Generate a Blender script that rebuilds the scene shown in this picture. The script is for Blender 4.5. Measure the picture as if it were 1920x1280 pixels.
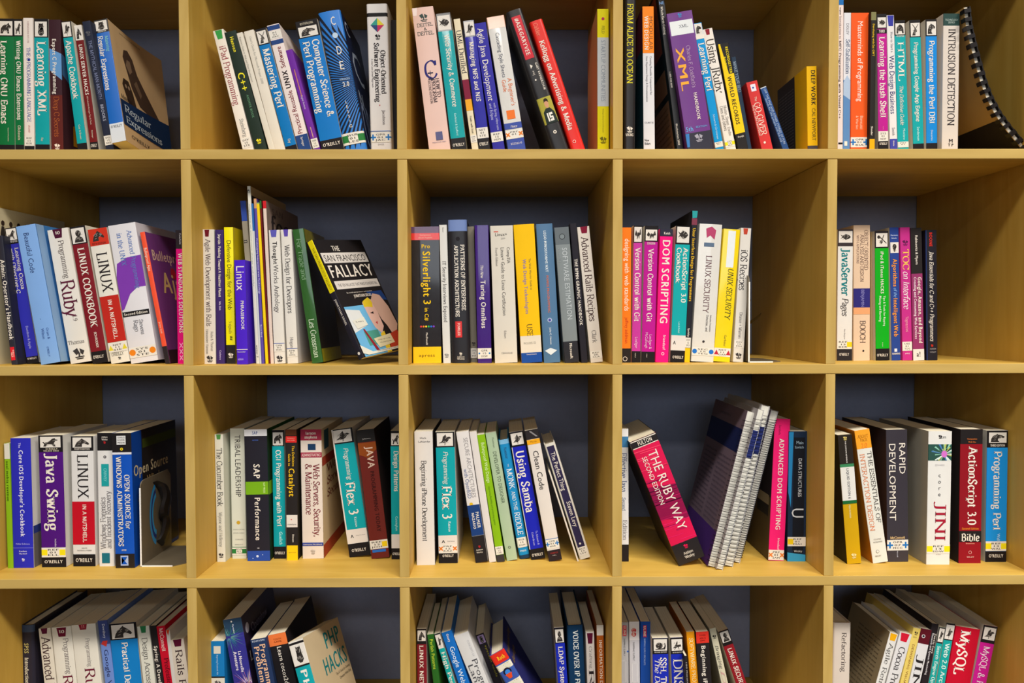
import bpy, bmesh, math, random
from mathutils import Vector, Matrix, Euler
random.seed(7)
for o in list(bpy.data.objects): bpy.data.objects.remove(o)
COL = bpy.context.scene.collection
SC = bpy.context.scene
PI = math.pi
R = math.radians
P, HT, DEP = .351, .008, .39          # cubby pitch, half board thickness, depth of the bookcase (metres)
ZC = 1.12                             # height of the middle shelf board above the floor

# ------------------------------------------------------------------ camera
cam = bpy.data.cameras.new('camera'); camo = bpy.data.objects.new('camera', cam); COL.objects.link(camo)
cam.sensor_width = 36; cam.lens = 1460.70 * 36 / 1920
cam.clip_start = .05
YAW, PITCH, ROLL = -0.006452, -0.028355, 0.002109
camo.matrix_world = (Matrix.Translation((0.87186, -1.27516, 0.08231 + ZC)) @ Matrix.Rotation(YAW, 4, 'Z') @ Matrix.Rotation(PITCH, 4, 'X')
                     @ Matrix.Rotation(ROLL, 4, 'Y') @ Matrix.Rotation(PI / 2, 4, 'X'))
SC.camera = camo
cam.dof.use_dof = False

# ------------------------------------------------------------------ light: ceiling panels of a library room
w = bpy.data.worlds.new('room_light'); SC.world = w; w.use_nodes = True
w.node_tree.nodes['Background'].inputs[0].default_value = (.95, .86, .78, 1)
w.node_tree.nodes['Background'].inputs[1].default_value = .008
def area(name, loc, size, power, col, target):
    l = bpy.data.lights.new(name, 'AREA'); l.shape = 'RECTANGLE'; l.size, l.size_y = size; l.energy = power; l.color = col
    o = bpy.data.objects.new(name, l); COL.objects.link(o); o.location = loc
    o.rotation_euler = (Vector(target) - Vector(loc)).to_track_quat('-Z', 'Y').to_euler()
    return o
for nm, x, pw in (('ceiling_light_right', 3.2, 135), ('ceiling_light_middle', 1.1, 90), ('ceiling_light_left', -1.2, 36)):
    area(nm, (x, -2.7, 4.3), (1.6, .45), pw, (1, .93, .84), (x - .1, -2.35, 0)).data.spread = R(125)
area('ceiling_light_far', (.3, -7.0, 4.3), (2.4, .5), 80, (1, .95, .88), (.3, -6.5, 0))
area('glare_fill_light', (1.2, -5.6, 1.95), (3.6, .8), 40, (.84, .92, 1), (1.2, 0, 1.3))  # added cool lamp behind the camera: gives glossy wraps their glare, plus low fill
vs = SC.view_settings
vs.view_transform = 'Standard'; vs.look = 'None'; vs.gamma = 1; vs.use_curve_mapping = False
vs.exposure = 0.2

# ------------------------------------------------------------------ materials (all procedural)
def s2l(c): return c / 12.92 if c <= .04045 else ((c + .055) / 1.055) ** 2.4
PAL = {'W': 'e6ded2', 'I': 'd9cfb8', 'K': '1d1a1c', 'T': '0e9aa0', 'T2': '159a9f', 'B': '0a72b8', 'N': '1c3f94', 'R': '7a1a20', 'P': 'c2188c', 'PK': 'e8116d', 'Y': 'f2c40c', 'G': '0c6b3a', 'O': 'ef5a14', 'PU': '5a2a86', 'GR': '8b8f94', 'BR': '5b2a22', 'NV': '1b2c4c', 'LB': '7fa6dc', 'CR': 'd9c296', 'KR': '9a8258', 'DK': '2b2629', 'LG': 'b9cda6', 'YG': '86b41c', 'RD': 'd41f26', 'PI': 'd8b6aa', 'DB': '1d2f8f', 'BB': '1f3fb4', 'CG': '3a3036', 'OR': 'f08c1c'}
def rgb(h):
    h = PAL.get(h, h)
    if len(h) == 3: h = ''.join(a + a for a in h)
    return tuple(min(.9, s2l(int(h[i:i + 2], 16) / 255) * 1.04) for i in (0, 2, 4))
MC = {}
def mat(kind, h, gl=0):
    key = (kind, PAL.get(h, h), gl)
    if key in MC: return MC[key]
    m = bpy.data.materials.new('%s_%s' % (kind, key[1])); m.use_nodes = True
    nt = m.node_tree; b = nt.nodes['Principled BSDF']; c = rgb(h)
    N = nt.nodes.new; L = nt.links.new
    tc = N('ShaderNodeTexCoord'); nz = N('ShaderNodeTexNoise'); mp = N('ShaderNodeMapping')
    L(tc.outputs['Object'], mp.inputs[0]); L(mp.outputs[0], nz.inputs['Vector'])
    ra = N('ShaderNodeMix'); ra.data_type = 'RGBA'
    L(nz.outputs[0], ra.inputs[0])
    k0, k1 = (.93, 1.05)
    if kind == 'paper':
        mp.inputs['Scale'].default_value = (1500, 3, 3); nz.inputs['Scale'].default_value = 1; k0, k1 = (.8, 1.15)
        b.inputs['Roughness'].default_value = .9; b.inputs['Specular IOR Level'].default_value = .1
    else:
        nz.inputs['Scale'].default_value = 30; nz.inputs['Detail'].default_value = 4
        b.inputs['Roughness'].default_value = (.52, .34, .4)[gl]
        b.inputs['Specular IOR Level'].default_value = (.13, .35, .2)[gl]
        if gl == 2: b.inputs['Coat Weight'].default_value = .55; b.inputs['Coat Roughness'].default_value = .07
        if kind == 'print': b.inputs['Roughness'].default_value = .5; b.inputs['Specular IOR Level'].default_value = .12
        if gl:
            bp = N('ShaderNodeBump'); n2 = N('ShaderNodeTexNoise'); n2.inputs['Scale'].default_value = (0, 25, 60)[gl]
            m2 = N('ShaderNodeMapping'); m2.inputs['Scale'].default_value = (1, 1, .4)
            L(tc.outputs['Object'], m2.inputs[0]); L(m2.outputs[0], n2.inputs['Vector'])
            bp.inputs['Strength'].default_value = (0, .12, .3)[gl]; bp.inputs['Distance'].default_value = .004
            L(n2.outputs[0], bp.inputs['Height']); L(bp.outputs[0], b.inputs['Normal'])
    if kind == 'metal':
        b.inputs['Metallic'].default_value = .85; b.inputs['Roughness'].default_value = .38
    ra.inputs[6].default_value = tuple(x * k0 for x in c) + (1,)
    ra.inputs[7].default_value = tuple(min(.93, x * k1) for x in c) + (1,)
    L(ra.outputs[2], b.inputs['Base Color'])
    MC[key] = m
    return m
def wood(name, axis, A=(.60, .365, .062), B=(.71, .47, .10)):
    m = bpy.data.materials.new(name); m.use_nodes = True
    nt = m.node_tree; b = nt.nodes['Principled BSDF']; N = nt.nodes.new; L = nt.links.new
    tc = N('ShaderNodeTexCoord'); mp = N('ShaderNodeMapping'); sc = [14, 14, 14]; sc[axis] = 1.6
    mp.inputs['Scale'].default_value = sc
    L(tc.outputs['Object'], mp.inputs[0])
    n1 = N('ShaderNodeTexNoise'); n1.inputs['Scale'].default_value = 2.2; n1.inputs['Detail'].default_value = 6; n1.inputs['Distortion'].default_value = .8
    L(mp.outputs[0], n1.inputs['Vector'])
    n2 = N('ShaderNodeTexNoise'); n2.inputs['Scale'].default_value = 5; n2.inputs['Detail'].default_value = 3
    L(tc.outputs['Object'], n2.inputs['Vector'])
    cr = N('ShaderNodeValToRGB'); cr.color_ramp.elements[0].position = .3; cr.color_ramp.elements[1].position = .72
    cr.color_ramp.elements[0].color = A + (1,); cr.color_ramp.elements[1].color = B + (1,)
    L(n1.outputs[0], cr.inputs[0])
    mx = N('ShaderNodeMix'); mx.data_type = 'RGBA'; mx.blend_type = 'MULTIPLY'; mx.inputs[0].default_value = .5
    c2 = N('ShaderNodeValToRGB'); c2.color_ramp.elements[0].position = .35; c2.color_ramp.elements[1].position = .65
    c2.color_ramp.elements[0].color = (.86, .84, .8, 1); c2.color_ramp.elements[1].color = (1.05, 1.04, 1.02, 1)
    L(n2.outputs[0], c2.inputs[0]); L(cr.outputs[0], mx.inputs[6]); L(c2.outputs[0], mx.inputs[7])
    L(mx.outputs[2], b.inputs['Base Color'])
    b.inputs['Roughness'].default_value = .5; b.inputs['Specular IOR Level'].default_value = .15
    bp = N('ShaderNodeBump'); bp.inputs['Strength'].default_value = .06; bp.inputs['Distance'].default_value = .001
    L(n1.outputs[0], bp.inputs['Height']); L(bp.outputs[0], b.inputs['Normal'])
    return m
WX, WZ = wood('birch_veneer_across', 0), wood('birch_veneer_upright', 2)
EDGE = {id(WX): wood('birch_edge_band_across', 0, (.49, .325, .09), (.60, .42, .135)), id(WZ): wood('birch_edge_band_upright', 2, (.49, .325, .09), (.60, .42, .135))}
def plain(name, c, rough, bump=0, scale=40):
    m = bpy.data.materials.new(name); m.use_nodes = True
    nt = m.node_tree; b = nt.nodes['Principled BSDF']; N = nt.nodes.new; L = nt.links.new
    nz = N('ShaderNodeTexNoise'); nz.inputs['Scale'].default_value = scale; nz.inputs['Detail'].default_value = 5
    tc = N('ShaderNodeTexCoord'); L(tc.outputs['Object'], nz.inputs['Vector'])
    mx = N('ShaderNodeMix'); mx.data_type = 'RGBA'; mx.inputs[6].default_value = tuple(x * .92 for x in c) + (1,)
    mx.inputs[7].default_value = tuple(x * 1.06 for x in c) + (1,); L(nz.outputs[0], mx.inputs[0]); L(mx.outputs[2], b.inputs['Base Color'])
    b.inputs['Roughness'].default_value = rough
    if bump:
        bp = N('ShaderNodeBump'); bp.inputs['Strength'].default_value = bump; bp.inputs['Distance'].default_value = .002
        L(nz.outputs[0], bp.inputs['Height']); L(bp.outputs[0], b.inputs['Normal'])
    return m

# ------------------------------------------------------------------ helpers
def link(name, me, parent=None, loc=None):
    o = bpy.data.objects.new(name, me); COL.objects.link(o)
    if parent is not None: o.parent = parent
    if loc is not None: o.location = loc
    return o
def mesh(name, vs, fs, mats, mi=None, smooth=False):
    me = bpy.data.meshes.new(name); me.from_pydata(vs, [], fs)
    for m in (mats if isinstance(mats, (list, tuple)) else [mats]): me.materials.append(m)
    if mi: me.polygons.foreach_set('material_index', mi)
    if smooth:
        me.polygons.foreach_set('use_smooth', [True] * len(fs)); me.set_sharp_from_angle(angle=R(35))
    me.update(); return me
def box_me(name, x0, x1, y0, y1, z0, z1, m, bev=0):
    bm = bmesh.new()
    v = [bm.verts.new(p) for p in ((x0,y0,z0),(x1,y0,z0),(x1,y1,z0),(x0,y1,z0),(x0,y0,z1),(x1,y0,z1),(x1,y1,z1),(x0,y1,z1))]
    for f in ((3,2,1,0),(4,5,6,7),(0,1,5,4),(1,2,6,5),(2,3,7,6),(3,0,4,7)): bm.faces.new([v[i] for i in f])
    if bev: bmesh.ops.bevel(bm, geom=bm.edges[:], offset=bev, segments=2, profile=.5, affect='EDGES')
    me = bpy.data.meshes.new(name); bm.to_mesh(me); bm.free(); me.materials.append(m); return me
def box(name, a, b, m, parent=None, bev=0):
    """box with its origin at its own centre"""
    c = [(a[i] + b[i]) / 2 for i in range(3)]; h = [(b[i] - a[i]) / 2 for i in range(3)]
    return link(name, box_me(name, -h[0], h[0], -h[1], h[1], -h[2], h[2], m, bev), parent, c)
def empty(name, loc, label, cat, group=None, rot=None):
    o = bpy.data.objects.new(name, None); COL.objects.link(o); o.location = loc; o.empty_display_size = .02
    if rot: o.rotation_euler = rot
    o['label'] = label; o['category'] = cat
    if group: o['group'] = group
    return o

# ------------------------------------------------------------------ lettering: a serif face drawn here, and Blender's own sans
SER = {
'A':(6.8,'.5,0 3.4,7;3.4,7 6.3,0;1.6,2.5 5,2.5'),'B':(6.2,'1.3,0 1.3,7;~1.3,7 3.8,7 5,5.4 3.6,3.8 1.3,3.8;~1.3,3.8 4.1,3.7 5.5,1.9 4,0 1.3,0'),
'C':(6.4,'~5.7,5.2 4.9,6.6 3.4,7.1 1.3,5.9 .7,3.5 1.3,1.1 3.5,-.1 5,.4 5.9,1.7;!5.7,7 5.7,5.2'),'D':(7,'1.3,0 1.3,7;~1.3,7 3.9,7 5.9,5.7 6.4,3.5 5.9,1.3 3.9,0 1.3,0'),
'E':(5.8,'1.3,0 1.3,7;1.3,7 5,7;1.3,3.6 4,3.6;1.3,0 5.3,0;!5,7 5,5.6;!5.3,0 5.3,1.5;!4,4.3 4,2.9'),'F':(5.4,'1.3,0 1.3,7;1.3,7 5,7;1.3,3.6 4,3.6;!5,7 5,5.6;!4,4.3 4,2.9'),
'G':(7,'~5.8,5.3 4.9,6.7 3.4,7.1 1.3,5.9 .7,3.5 1.3,1.1 3.5,-.1 5.9,.8;5.9,3 5.9,.8;4.9,3 6.6,3'),'H':(7.4,'1.3,0 1.3,7;6.1,0 6.1,7;1.3,3.6 6.1,3.6'),
'I':(3.2,'1.6,0 1.6,7'),'J':(3.8,'1.4,7 3.6,7;~2.6,7 2.6,2 2.3,-.3 1,-1 .1,-.5'),'K':(6.8,'1.3,0 1.3,7;5.9,7 1.4,3;2.7,4.2 6.2,0'),
'L':(5.6,'1.3,0 1.3,7;1.3,0 5.1,0;!5.1,0 5.1,1.7'),'M':(8.8,'1.3,0 1.3,7;1.3,7 4.4,.4;!4.4,.4 7.5,7;7.5,7 7.5,0'),'N':(7.4,'1.3,0 1.3,7;!1.3,7 6.1,0;6.1,.2 6.1,7'),
'O':(7,'~3.5,7.1 1.4,6 .7,3.5 1.4,1 3.5,-.1 5.6,1 6.3,3.5 5.6,6 3.5,7.1'),'P':(5.8,'1.3,0 1.3,7;~1.3,7 4.2,7 5.5,5.2 4.1,3.3 1.3,3.3'),
'Q':(7,'~3.5,7.1 1.4,6 .7,3.5 1.4,1 3.5,-.1 5.6,1 6.3,3.5 5.6,6 3.5,7.1;!3.8,.2 6.4,-1.6'),'R':(6.6,'1.3,0 1.3,7;~1.3,7 4.2,7 5.4,5.3 4.1,3.5 1.3,3.5;3,3.5 6,0'),
'S':(5,'~4.2,5.4 3.5,6.8 2.3,7.1 .9,5.6 1.5,4.3 3.4,3 4.3,1.6 2.7,-.1 1.4,.3 .6,1.7;!4.2,7 4.2,5.4;!.6,0 .6,1.7'),'T':(6.2,'3.1,0 3.1,7;.5,7 5.7,7;!.5,7 .5,5.5;!5.7,7 5.7,5.5'),
'U':(7,'1.2,7 1.2,6;~1.2,6 1.3,1.4 3.5,-.1 5.6,1.4 5.7,6;5.7,7 5.7,6'),'V':(6.6,'.5,7 3.3,0;!3.3,0 6.1,7;5,7 6.8,7'),'W':(9.2,'.5,7 2.8,0;!2.8,0 4.7,6.6;4.7,7 6.7,0;!6.7,0 8.8,7;7.8,7 9.4,7'),
'X':(6.6,'.8,7 5.8,0;5.6,7 .8,0'),'Y':(6.4,'.6,7 3.2,3.4;5.8,7 3.2,3.4;3.2,3.4 3.2,0'),'Z':(5.8,'.7,7 5.2,7;!5.2,7 .6,0;.6,0 5.2,0;!.7,7 .7,5.6;!5.2,0 5.2,1.5'),
'a':(4.6,'~.9,3.9 1.5,4.7 2.4,4.8 3.3,3.8 3.4,1 3.6,.1 4.4,.1;~3.4,2.8 1.5,2.4 .7,1.2 1.4,0 2.4,.1 3.4,1'),'b':(5.2,'1.1,0 1.1,7;~1.1,3.6 2.6,4.9 4.5,3.9 4.7,2.2 3.7,.2 2.3,-.1 1.1,.8'),
'c':(4.4,'~3.8,3.7 3.2,4.7 2.1,4.8 .8,3.6 .7,2 1.5,.2 2.7,-.1 3.9,1'),'d':(5.2,'4.1,0 4.1,7;~4.1,3.7 2.7,4.9 1.1,4 .6,2.2 1.4,.2 2.6,-.1 4.1,1'),
'e':(4.5,'~.8,2.7 3.8,2.8 3.6,4.2 2.4,4.9 1,4 .6,2.4 1.3,.4 2.7,-.1 3.9,.9'),'f':(3.2,'1.3,0 1.3,5.6;~1.3,5.4 1.6,6.8 2.6,7.2 3.5,6.6;.3,4.7 2.9,4.7'),
'g':(4.8,'~2.2,4.9 .9,4.2 .9,2.4 2.2,1.6 3.4,2.4 3.4,4.2 2.2,4.9;3.3,4.4 4.6,4.8;~1.4,1.7 .9,.9 1.6,.3 3.5,.2 4.2,-.7 3.4,-1.9 1.4,-2 .5,-1.1 1.5,.1'),
'h':(5.4,'1.1,0 1.1,7;~1.1,3.6 2.4,4.8 3.7,4.7 4.2,3.4 4.2,1;4.2,0 4.2,1.2'),'i':(2.6,'1.3,0 1.3,4.8;!1.3,6 1.3,6.9'),'j':(2.6,'~1.5,4.8 1.5,-.4 1,-1.8 0,-2;!1.5,6 1.5,6.9'),
'k':(5.2,'1.1,0 1.1,7;4.4,4.8 1.2,2;2.2,2.9 4.7,0'),'l':(2.6,'1.3,0 1.3,7'),'m':(8,'1.1,0 1.1,4.8;~1.1,3.6 2.3,4.8 3.5,4.6 3.9,3.4 3.9,1;3.9,0 3.9,1.4;~3.9,3.6 5.2,4.8 6.3,4.6 6.8,3.4 6.8,1;6.8,0 6.8,1.4'),
'n':(5.4,'1.1,0 1.1,4.8;~1.1,3.6 2.4,4.8 3.7,4.7 4.2,3.4 4.2,1;4.2,0 4.2,1.2'),'o':(4.9,'~2.4,4.9 1,4.1 .6,2.4 1,.7 2.4,-.1 3.9,.7 4.3,2.4 3.9,4.1 2.4,4.9'),
'p':(5.2,'1.1,-2 1.1,4.8;~1.1,3.6 2.6,4.9 4.4,4 4.7,2.4 3.8,.3 2.5,-.1 1.1,.9'),'q':(5.2,'4.1,-2 4.1,4.8;~4.1,3.8 2.7,4.9 1.1,4 .6,2.2 1.4,.2 2.6,-.1 4.1,1'),
'r':(3.7,'1.1,0 1.1,4.8;~1.1,3.2 1.9,4.6 2.9,4.9 3.5,4.2'),'s':(3.8,'~3.1,3.7 2.6,4.7 1.8,4.9 .8,3.8 1.2,2.9 2.6,2.1 3.2,1 2.2,-.1 1.2,0 .5,1.2'),
't':(3.1,'~1.4,6 1.4,1.2 1.8,0 2.9,.4;.3,4.7 2.8,4.7'),'u':(5.3,'~1.1,4.7 1.1,1.2 1.8,0 3,.1 4.1,1.2;4.1,0 4.1,4.7;.4,4.7 1.1,4.7'),'v':(4.8,'.5,4.8 2.4,0;!2.4,0 4.4,4.8;3.8,4.8 4.8,4.8'),
'w':(7,'.5,4.8 2.2,0;!2.2,0 3.5,4.6;3.5,4.8 5.1,0;!5.1,0 6.6,4.8;6,4.8 7,4.8'),'x':(4.8,'.7,4.8 4.1,0;4,4.8 .7,0'),'y':(4.8,'.5,4.8 2.5,0;!4.4,4.8 1.6,-1.8;~1.8,-1.4 1.2,-2 .5,-1.8;3.8,4.8 4.9,4.8'),'z':(4.4,'.6,4.7 3.7,4.7;!3.7,4.7 .6,0;.6,0 3.8,0'),
'0':(5,'~2.5,6.8 1,5.6 .7,3.4 1,1.2 2.5,0 4,1.2 4.3,3.4 4,5.6 2.5,6.8'),'1':(3.6,'2,0 2,6.8;!.8,5.8 2,6.8'),'2':(4.8,'~.7,5.2 1.4,6.6 2.6,6.8 3.9,5.4 3.2,3.2 .6,.1;.6,0 4.2,0'),
'3':(4.6,'~.8,5.9 2,6.8 3.5,5.8 3.2,4.2 1.9,3.6;~1.9,3.6 3.7,3.2 3.9,1.4 2.4,0 .8,.4'),'4':(5,'3.6,0 3.6,6.8;!3.6,6.8 .6,2;!.6,2 4.6,2'),'5':(4.6,'1.2,6.8 3.8,6.8;!1.2,6.8 1,3.8;~1,3.8 3.2,3.9 3.9,2.2 2.8,.1 .8,.3'),
'9':(5,'~4.1,5.2 2.5,6.8 .9,5.2 1.4,3.4 2.8,3 4.1,4.2;~4.1,5.2 4,2.4 2.8,.4 1.2,0'),'+':(5.6,'!2.8,1 2.8,5.6;.6,3.3 5,3.3'),'&':(7,'~6,2.8 4.6,.8 2.4,-.1 .8,1 1,2.8 3.4,4.6 3.6,6.2 2.6,7 1.6,6 2,4.6 4.4,1.6 6.4,0'),
'-':(3.4,'.5,2.6 2.9,2.6'),'.':(2.2,'!1.1,0 1.1,.8'),',':(2.2,'!1.3,.8 .8,-1'),':':(2.4,'!1.2,0 1.2,.8;!1.2,3.6 1.2,4.4'),"'":(2,'!1,7 1,5.4'),' ':(2.8,'')}
def catmull(p, n=4):
    out = []
    q = [p[0]] + p + [p[-1]]
    if p[0] == p[-1]: q[0] = p[-2]; q[-1] = p[1]
    for i in range(1, len(q) - 2):
        a, b, c, d = q[i - 1:i + 3]
        for k in range(n):
            t = k / n
            out.append(tuple(.5 * (2 * b[j] + (c[j] - a[j]) * t + (2 * a[j] - 5 * b[j] + 4 * c[j] - d[j]) * t * t + (3 * b[j] - a[j] - 3 * c[j] + d[j]) * t ** 3) for j in range(len(b))))
    out.append(p[-1]); return out
GC = {}
def serif_glyph(ch, bold):
    k = (ch, bold)
    if k in GC: return GC[k]
    adv, s = SER.get(ch, SER['-'])
    thick, thin = (1.45, .58) if bold else (1.0, .42)
    V, F, LY = [], [], []                          # LY lifts crossing strokes a hair apart so they never coincide
    for sn, st in enumerate(s.split(';')):
        LY += [.14 * (sn - 1)] * (len(V) - len(LY))
        if not st: continue
        sm = st[0] == '~'; no = st[0] == '!'
        pts = [tuple(float(v) for v in q.split(',')) for q in st.lstrip('~!').split()]
        if sm: pts = catmull(pts)
        base = len(V); closed = pts[0] == pts[-1]
        for i, pt in enumerate(pts):
            a = pts[i - 1] if i else (pts[-2] if closed else pts[0]); b = pts[i + 1] if i + 1 < len(pts) else (pts[1] if closed else pts[-1])
            dx, dy = b[0] - a[0], b[1] - a[1]; l = math.hypot(dx, dy) or 1; dx /= l; dy /= l
            ang = math.atan2(dy, dx) - .2
            w = thin + (thick - thin) * abs(math.sin(ang)) ** 1.3
            w *= .5
            V += [(pt[0] - dy * w, pt[1] + dx * w), (pt[0] + dy * w, pt[1] - dx * w)]
        for i in range(len(pts) - 1): F.append((base + 2 * i, base + 2 * i + 1, base + 2 * i + 3, base + 2 * i + 2))
        if not sm and not no and abs(pts[0][1] - pts[-1][1]) > 1:
            for x, y in (pts[0], pts[-1]):
                for lv in (0, 7, 4.8, -2):
                    if abs(y - lv) < .25:
                        h = thin * .9; wd = thick / 2 + .55; b0 = len(V); y0 = lv if lv <= 0 else lv - h
                        V += [(x - wd, y0), (x + wd, y0), (x + wd, y0 + h), (x - wd, y0 + h)]; F.append((b0, b0 + 1, b0 + 2, b0 + 3))
    LY += [.14 * 6] * (len(V) - len(LY))
    GC[k] = ((adv + (.5 if bold else 0)) / 7, [(q[0] / 7, q[1] / 7, LY[i]) for i, q in enumerate(V)], F)
    return GC[k]
SANS = {}
def make_sans():
    chars = sorted(set("ABCDEFGHIJKLMNOPQRSTUVWXYZabcdefghijklmnopqrstuvwxyz0123456789&'+-.,:#!>|"))
    obs = []
    for bold in (0, 1):
        for ch in chars + ['||', '|H|'] + ['|' + c + '|' for c in chars]:
            cu = bpy.data.curves.new('glyph', 'FONT'); cu.body = ch; cu.resolution_u = 2; cu.size = 1
            ob = bpy.data.objects.new('glyph', cu); COL.objects.link(ob); obs.append((bold, ch, ob, cu))
    dg = bpy.context.evaluated_depsgraph_get(); dg.update()
    raw = {}
    for bold, ch, ob, cu in obs:
        ev = ob.evaluated_get(dg); me = ev.to_mesh()
        V = [(v.co.x, v.co.y) for v in me.vertices]; F = [tuple(p.vertices) for p in me.polygons]
        raw[(bold, ch)] = (V, F); ev.to_mesh_clear()
    for bold, ch, ob, cu in obs:
        bpy.data.objects.remove(ob); bpy.data.curves.remove(cu)
    for bold in (0, 1):
        def wid(s): xs = [v[0] for v in raw[(bold, s)][0]]; return max(xs) - min(xs)
        H = raw[(bold, 'H')][0]; y0 = min(v[1] for v in H); cap = max(v[1] for v in H) - y0
        w0 = wid('||')
        for ch in chars:
            V, F = raw[(bold, ch)]; adv = wid('|' + ch + '|') - w0 + (.03 if bold else 0)
            g = [(x / cap, (y - y0) / cap) for x, y in V]
            if bold: n = len(g); g = [(x + d, y, l) for d, l in ((-.035, 0), (0, .3), (.035, .6)) for x, y in g]; F = [tuple(i + n * k for i in f) for k in range(3) for f in F]
            SANS[(ch, bold)] = ((adv + (.05 if bold else 0)) / cap, g, F)
        SANS[(' ', bold)] = (.42, [], [])
make_sans()
def text2d(s, font):
    """glyph outlines laid on a line: width in cap heights, points, faces"""
    x = 0; V, F = [], []
    for ch in s:
        if font in 'sSi': adv, gv, gf = serif_glyph(ch if ch in SER else '-', font == 'S')
        else: adv, gv, gf = SANS.get((ch, 1 if font == 'N' else 0), SANS[(' ', 0)])
        b = len(V); sh = .22 if font == 'i' else 0
        V += [(x + q[0] + sh * q[1], q[1], q[2] if len(q) > 2 else 0) for q in gv]; F += [tuple(b + i for i in f) for f in gf]
        x += adv
    return max(x, .1), V, F

# ------------------------------------------------------------------ small printed pictures: polygons in a unit square
def circ(cx, cy, r, n=14, a=0): return [(cx + r * math.cos(a + 2 * PI * k / n), cy + r * math.sin(a + 2 * PI * k / n)) for k in range(n)]
ANIM = {
'horse':[[(.05,.02),(.12,.35),(.25,.62),(.42,.85),(.5,.97),(.56,.86),(.72,.72),(.88,.5),(.95,.33),(.86,.24),(.72,.36),(.56,.42),(.5,.3),(.5,.02)]],
'camel':[[(.05,.05),(.08,.4),(.2,.7),(.4,.82),(.46,.92),(.52,.84),(.75,.78),(.95,.62),(.9,.48),(.7,.5),(.55,.45),(.5,.25),(.62,.05)]],
'bear':[[(.05,.1),(.08,.5),(.3,.75),(.6,.8),(.75,.95),(.8,.8),(.95,.65),(.9,.5),(.75,.5),(.8,.1),(.65,.1),(.6,.35),(.35,.3),(.25,.1)]],
'dog':[[(.1,.05),(.2,.45),(.45,.6),(.6,.85),(.75,.92),(.78,.8),(.95,.7),(.78,.62),(.7,.4),(.8,.05),(.68,.05),(.55,.3),(.35,.28),(.25,.05)],[(.05,.5),(.12,.55),(.22,.3),(.17,.28)]],
'owl':[circ(.5,.68,.24),[(.28,.6),(.2,.2),(.4,.02),(.62,.02),(.8,.2),(.72,.6)],[(.3,.8),(.3,.98),(.45,.85)],[(.7,.8),(.7,.98),(.55,.85)]],
'bird':[[(.05,.2),(.3,.4),(.35,.7),(.55,.95),(.6,.7),(.82,.75),(.97,.62),(.8,.55),(.7,.35),(.5,.2),(.3,.22)],[(.48,.2),(.46,.02),(.5,.02),(.54,.2)]],
'antelope':[[(.1,.02),(.3,.45),(.42,.55),(.35,.7),(.1,.95),(.14,.97),(.42,.75),(.52,.62),(.85,.97),(.89,.94),(.6,.6),(.72,.4),(.66,.28),(.55,.35),(.5,.02)]],
'gorilla':[[(.05,.05),(.1,.6),(.3,.85),(.5,.95),(.7,.85),(.9,.6),(.95,.05),(.75,.05),(.7,.3),(.3,.3),(.25,.05)]],
'fish':[[(.02,.3),(.2,.5),(.02,.75),(.25,.62),(.5,.8),(.8,.7),(.97,.5),(.8,.32),(.5,.22),(.25,.42)]],
'bat':[[(.02,.5),(.2,.85),(.35,.6),(.5,.7),(.65,.6),(.85,.95),(.97,.5),(.75,.45),(.7,.2),(.55,.4),(.42,.1),(.35,.4),(.2,.35)]],
'snail':[circ(.4,.45,.3),[(.05,.12),(.1,.05),(.9,.08),(.97,.4),(.9,.7),(.84,.7),(.86,.4),(.75,.2),(.4,.16)]],
'grasshopper':[[(.03,.2),(.3,.4),(.5,.85),(.58,.85),(.55,.5),(.9,.55),(.95,.35),(.6,.3),(.3,.22)],[(.6,.3),(.7,.05),(.74,.05),(.68,.32)],[(.35,.3),(.2,.05),(.25,.03),(.42,.28)]],
'face':[circ(.5,.66,.24),[(.1,.02),(.2,.32),(.42,.45),(.6,.45),(.82,.32),(.92,.02)]],
'mask':[circ(.5,.62,.3),[(.3,.5),(.38,.1),(.5,.02),(.62,.1),(.7,.5)]],
'scissors':[circ(.2,.75,.14),circ(.45,.35,.14),[(.3,.7),(.95,.2),(.97,.27),(.36,.78)],[(.4,.4),(.7,.95),(.76,.92),(.5,.38)]],
}

# ------------------------------------------------------------------ placing print on a surface
def clip(pts, u, sg):
    out = []
    for i, p in enumerate(pts):
        q = pts[i - 1]; ip, iq = (p[0] - u) * sg >= 0, (q[0] - u) * sg >= 0
        if ip != iq:
            t = (u - q[0]) / (p[0] - q[0]); out.append((u, q[1] + (p[1] - q[1]) * t))
        if ip: out.append(p)
    return out
class Sheet:
    """maps flat print coordinates (a across 0..1, b down from the top 0..1) onto a face of a book"""
    def __init__(s, f, W, H, breaks): s.f, s.W, s.H, s.br = f, W, H, breaks
    def poly(s, V, F, pts, lay):
        br = [0] + [u for u in s.br if 0 < u < 1] + [1]
        for a, c in zip(br, br[1:]):               # cut into strips so the print follows the curve of the spine
            q = clip(clip(pts, a, 1), c, -1)
            if len(q) > 2 and max(p[0] for p in q) - min(p[0] for p in q) > 1e-5:
                b = len(V); V += [s.f(min(1, max(0, p[0])), p[1], lay) for p in q]; F.append(tuple(range(b, b + len(q))))
    def rect(s, V, F, a0, a1, b0, b1, lay):
        xs = sorted(set([a0, a1] + [u for u in s.br if a0 < u < a1]))
        n = max(1, int((b1 - b0) * s.H / .03)) if len(s.br) > 12 or s.fl else 1
        base = len(V)
        for k in range(n + 1):
            for x in xs: V.append(s.f(x, b0 + (b1 - b0) * k / n, lay))
        m = len(xs)
        for k in range(n):
            for i in range(m - 1):
                q = base + k * m + i; F.append((q, q + m, q + m + 1, q + 1))
    fl = False
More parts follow.
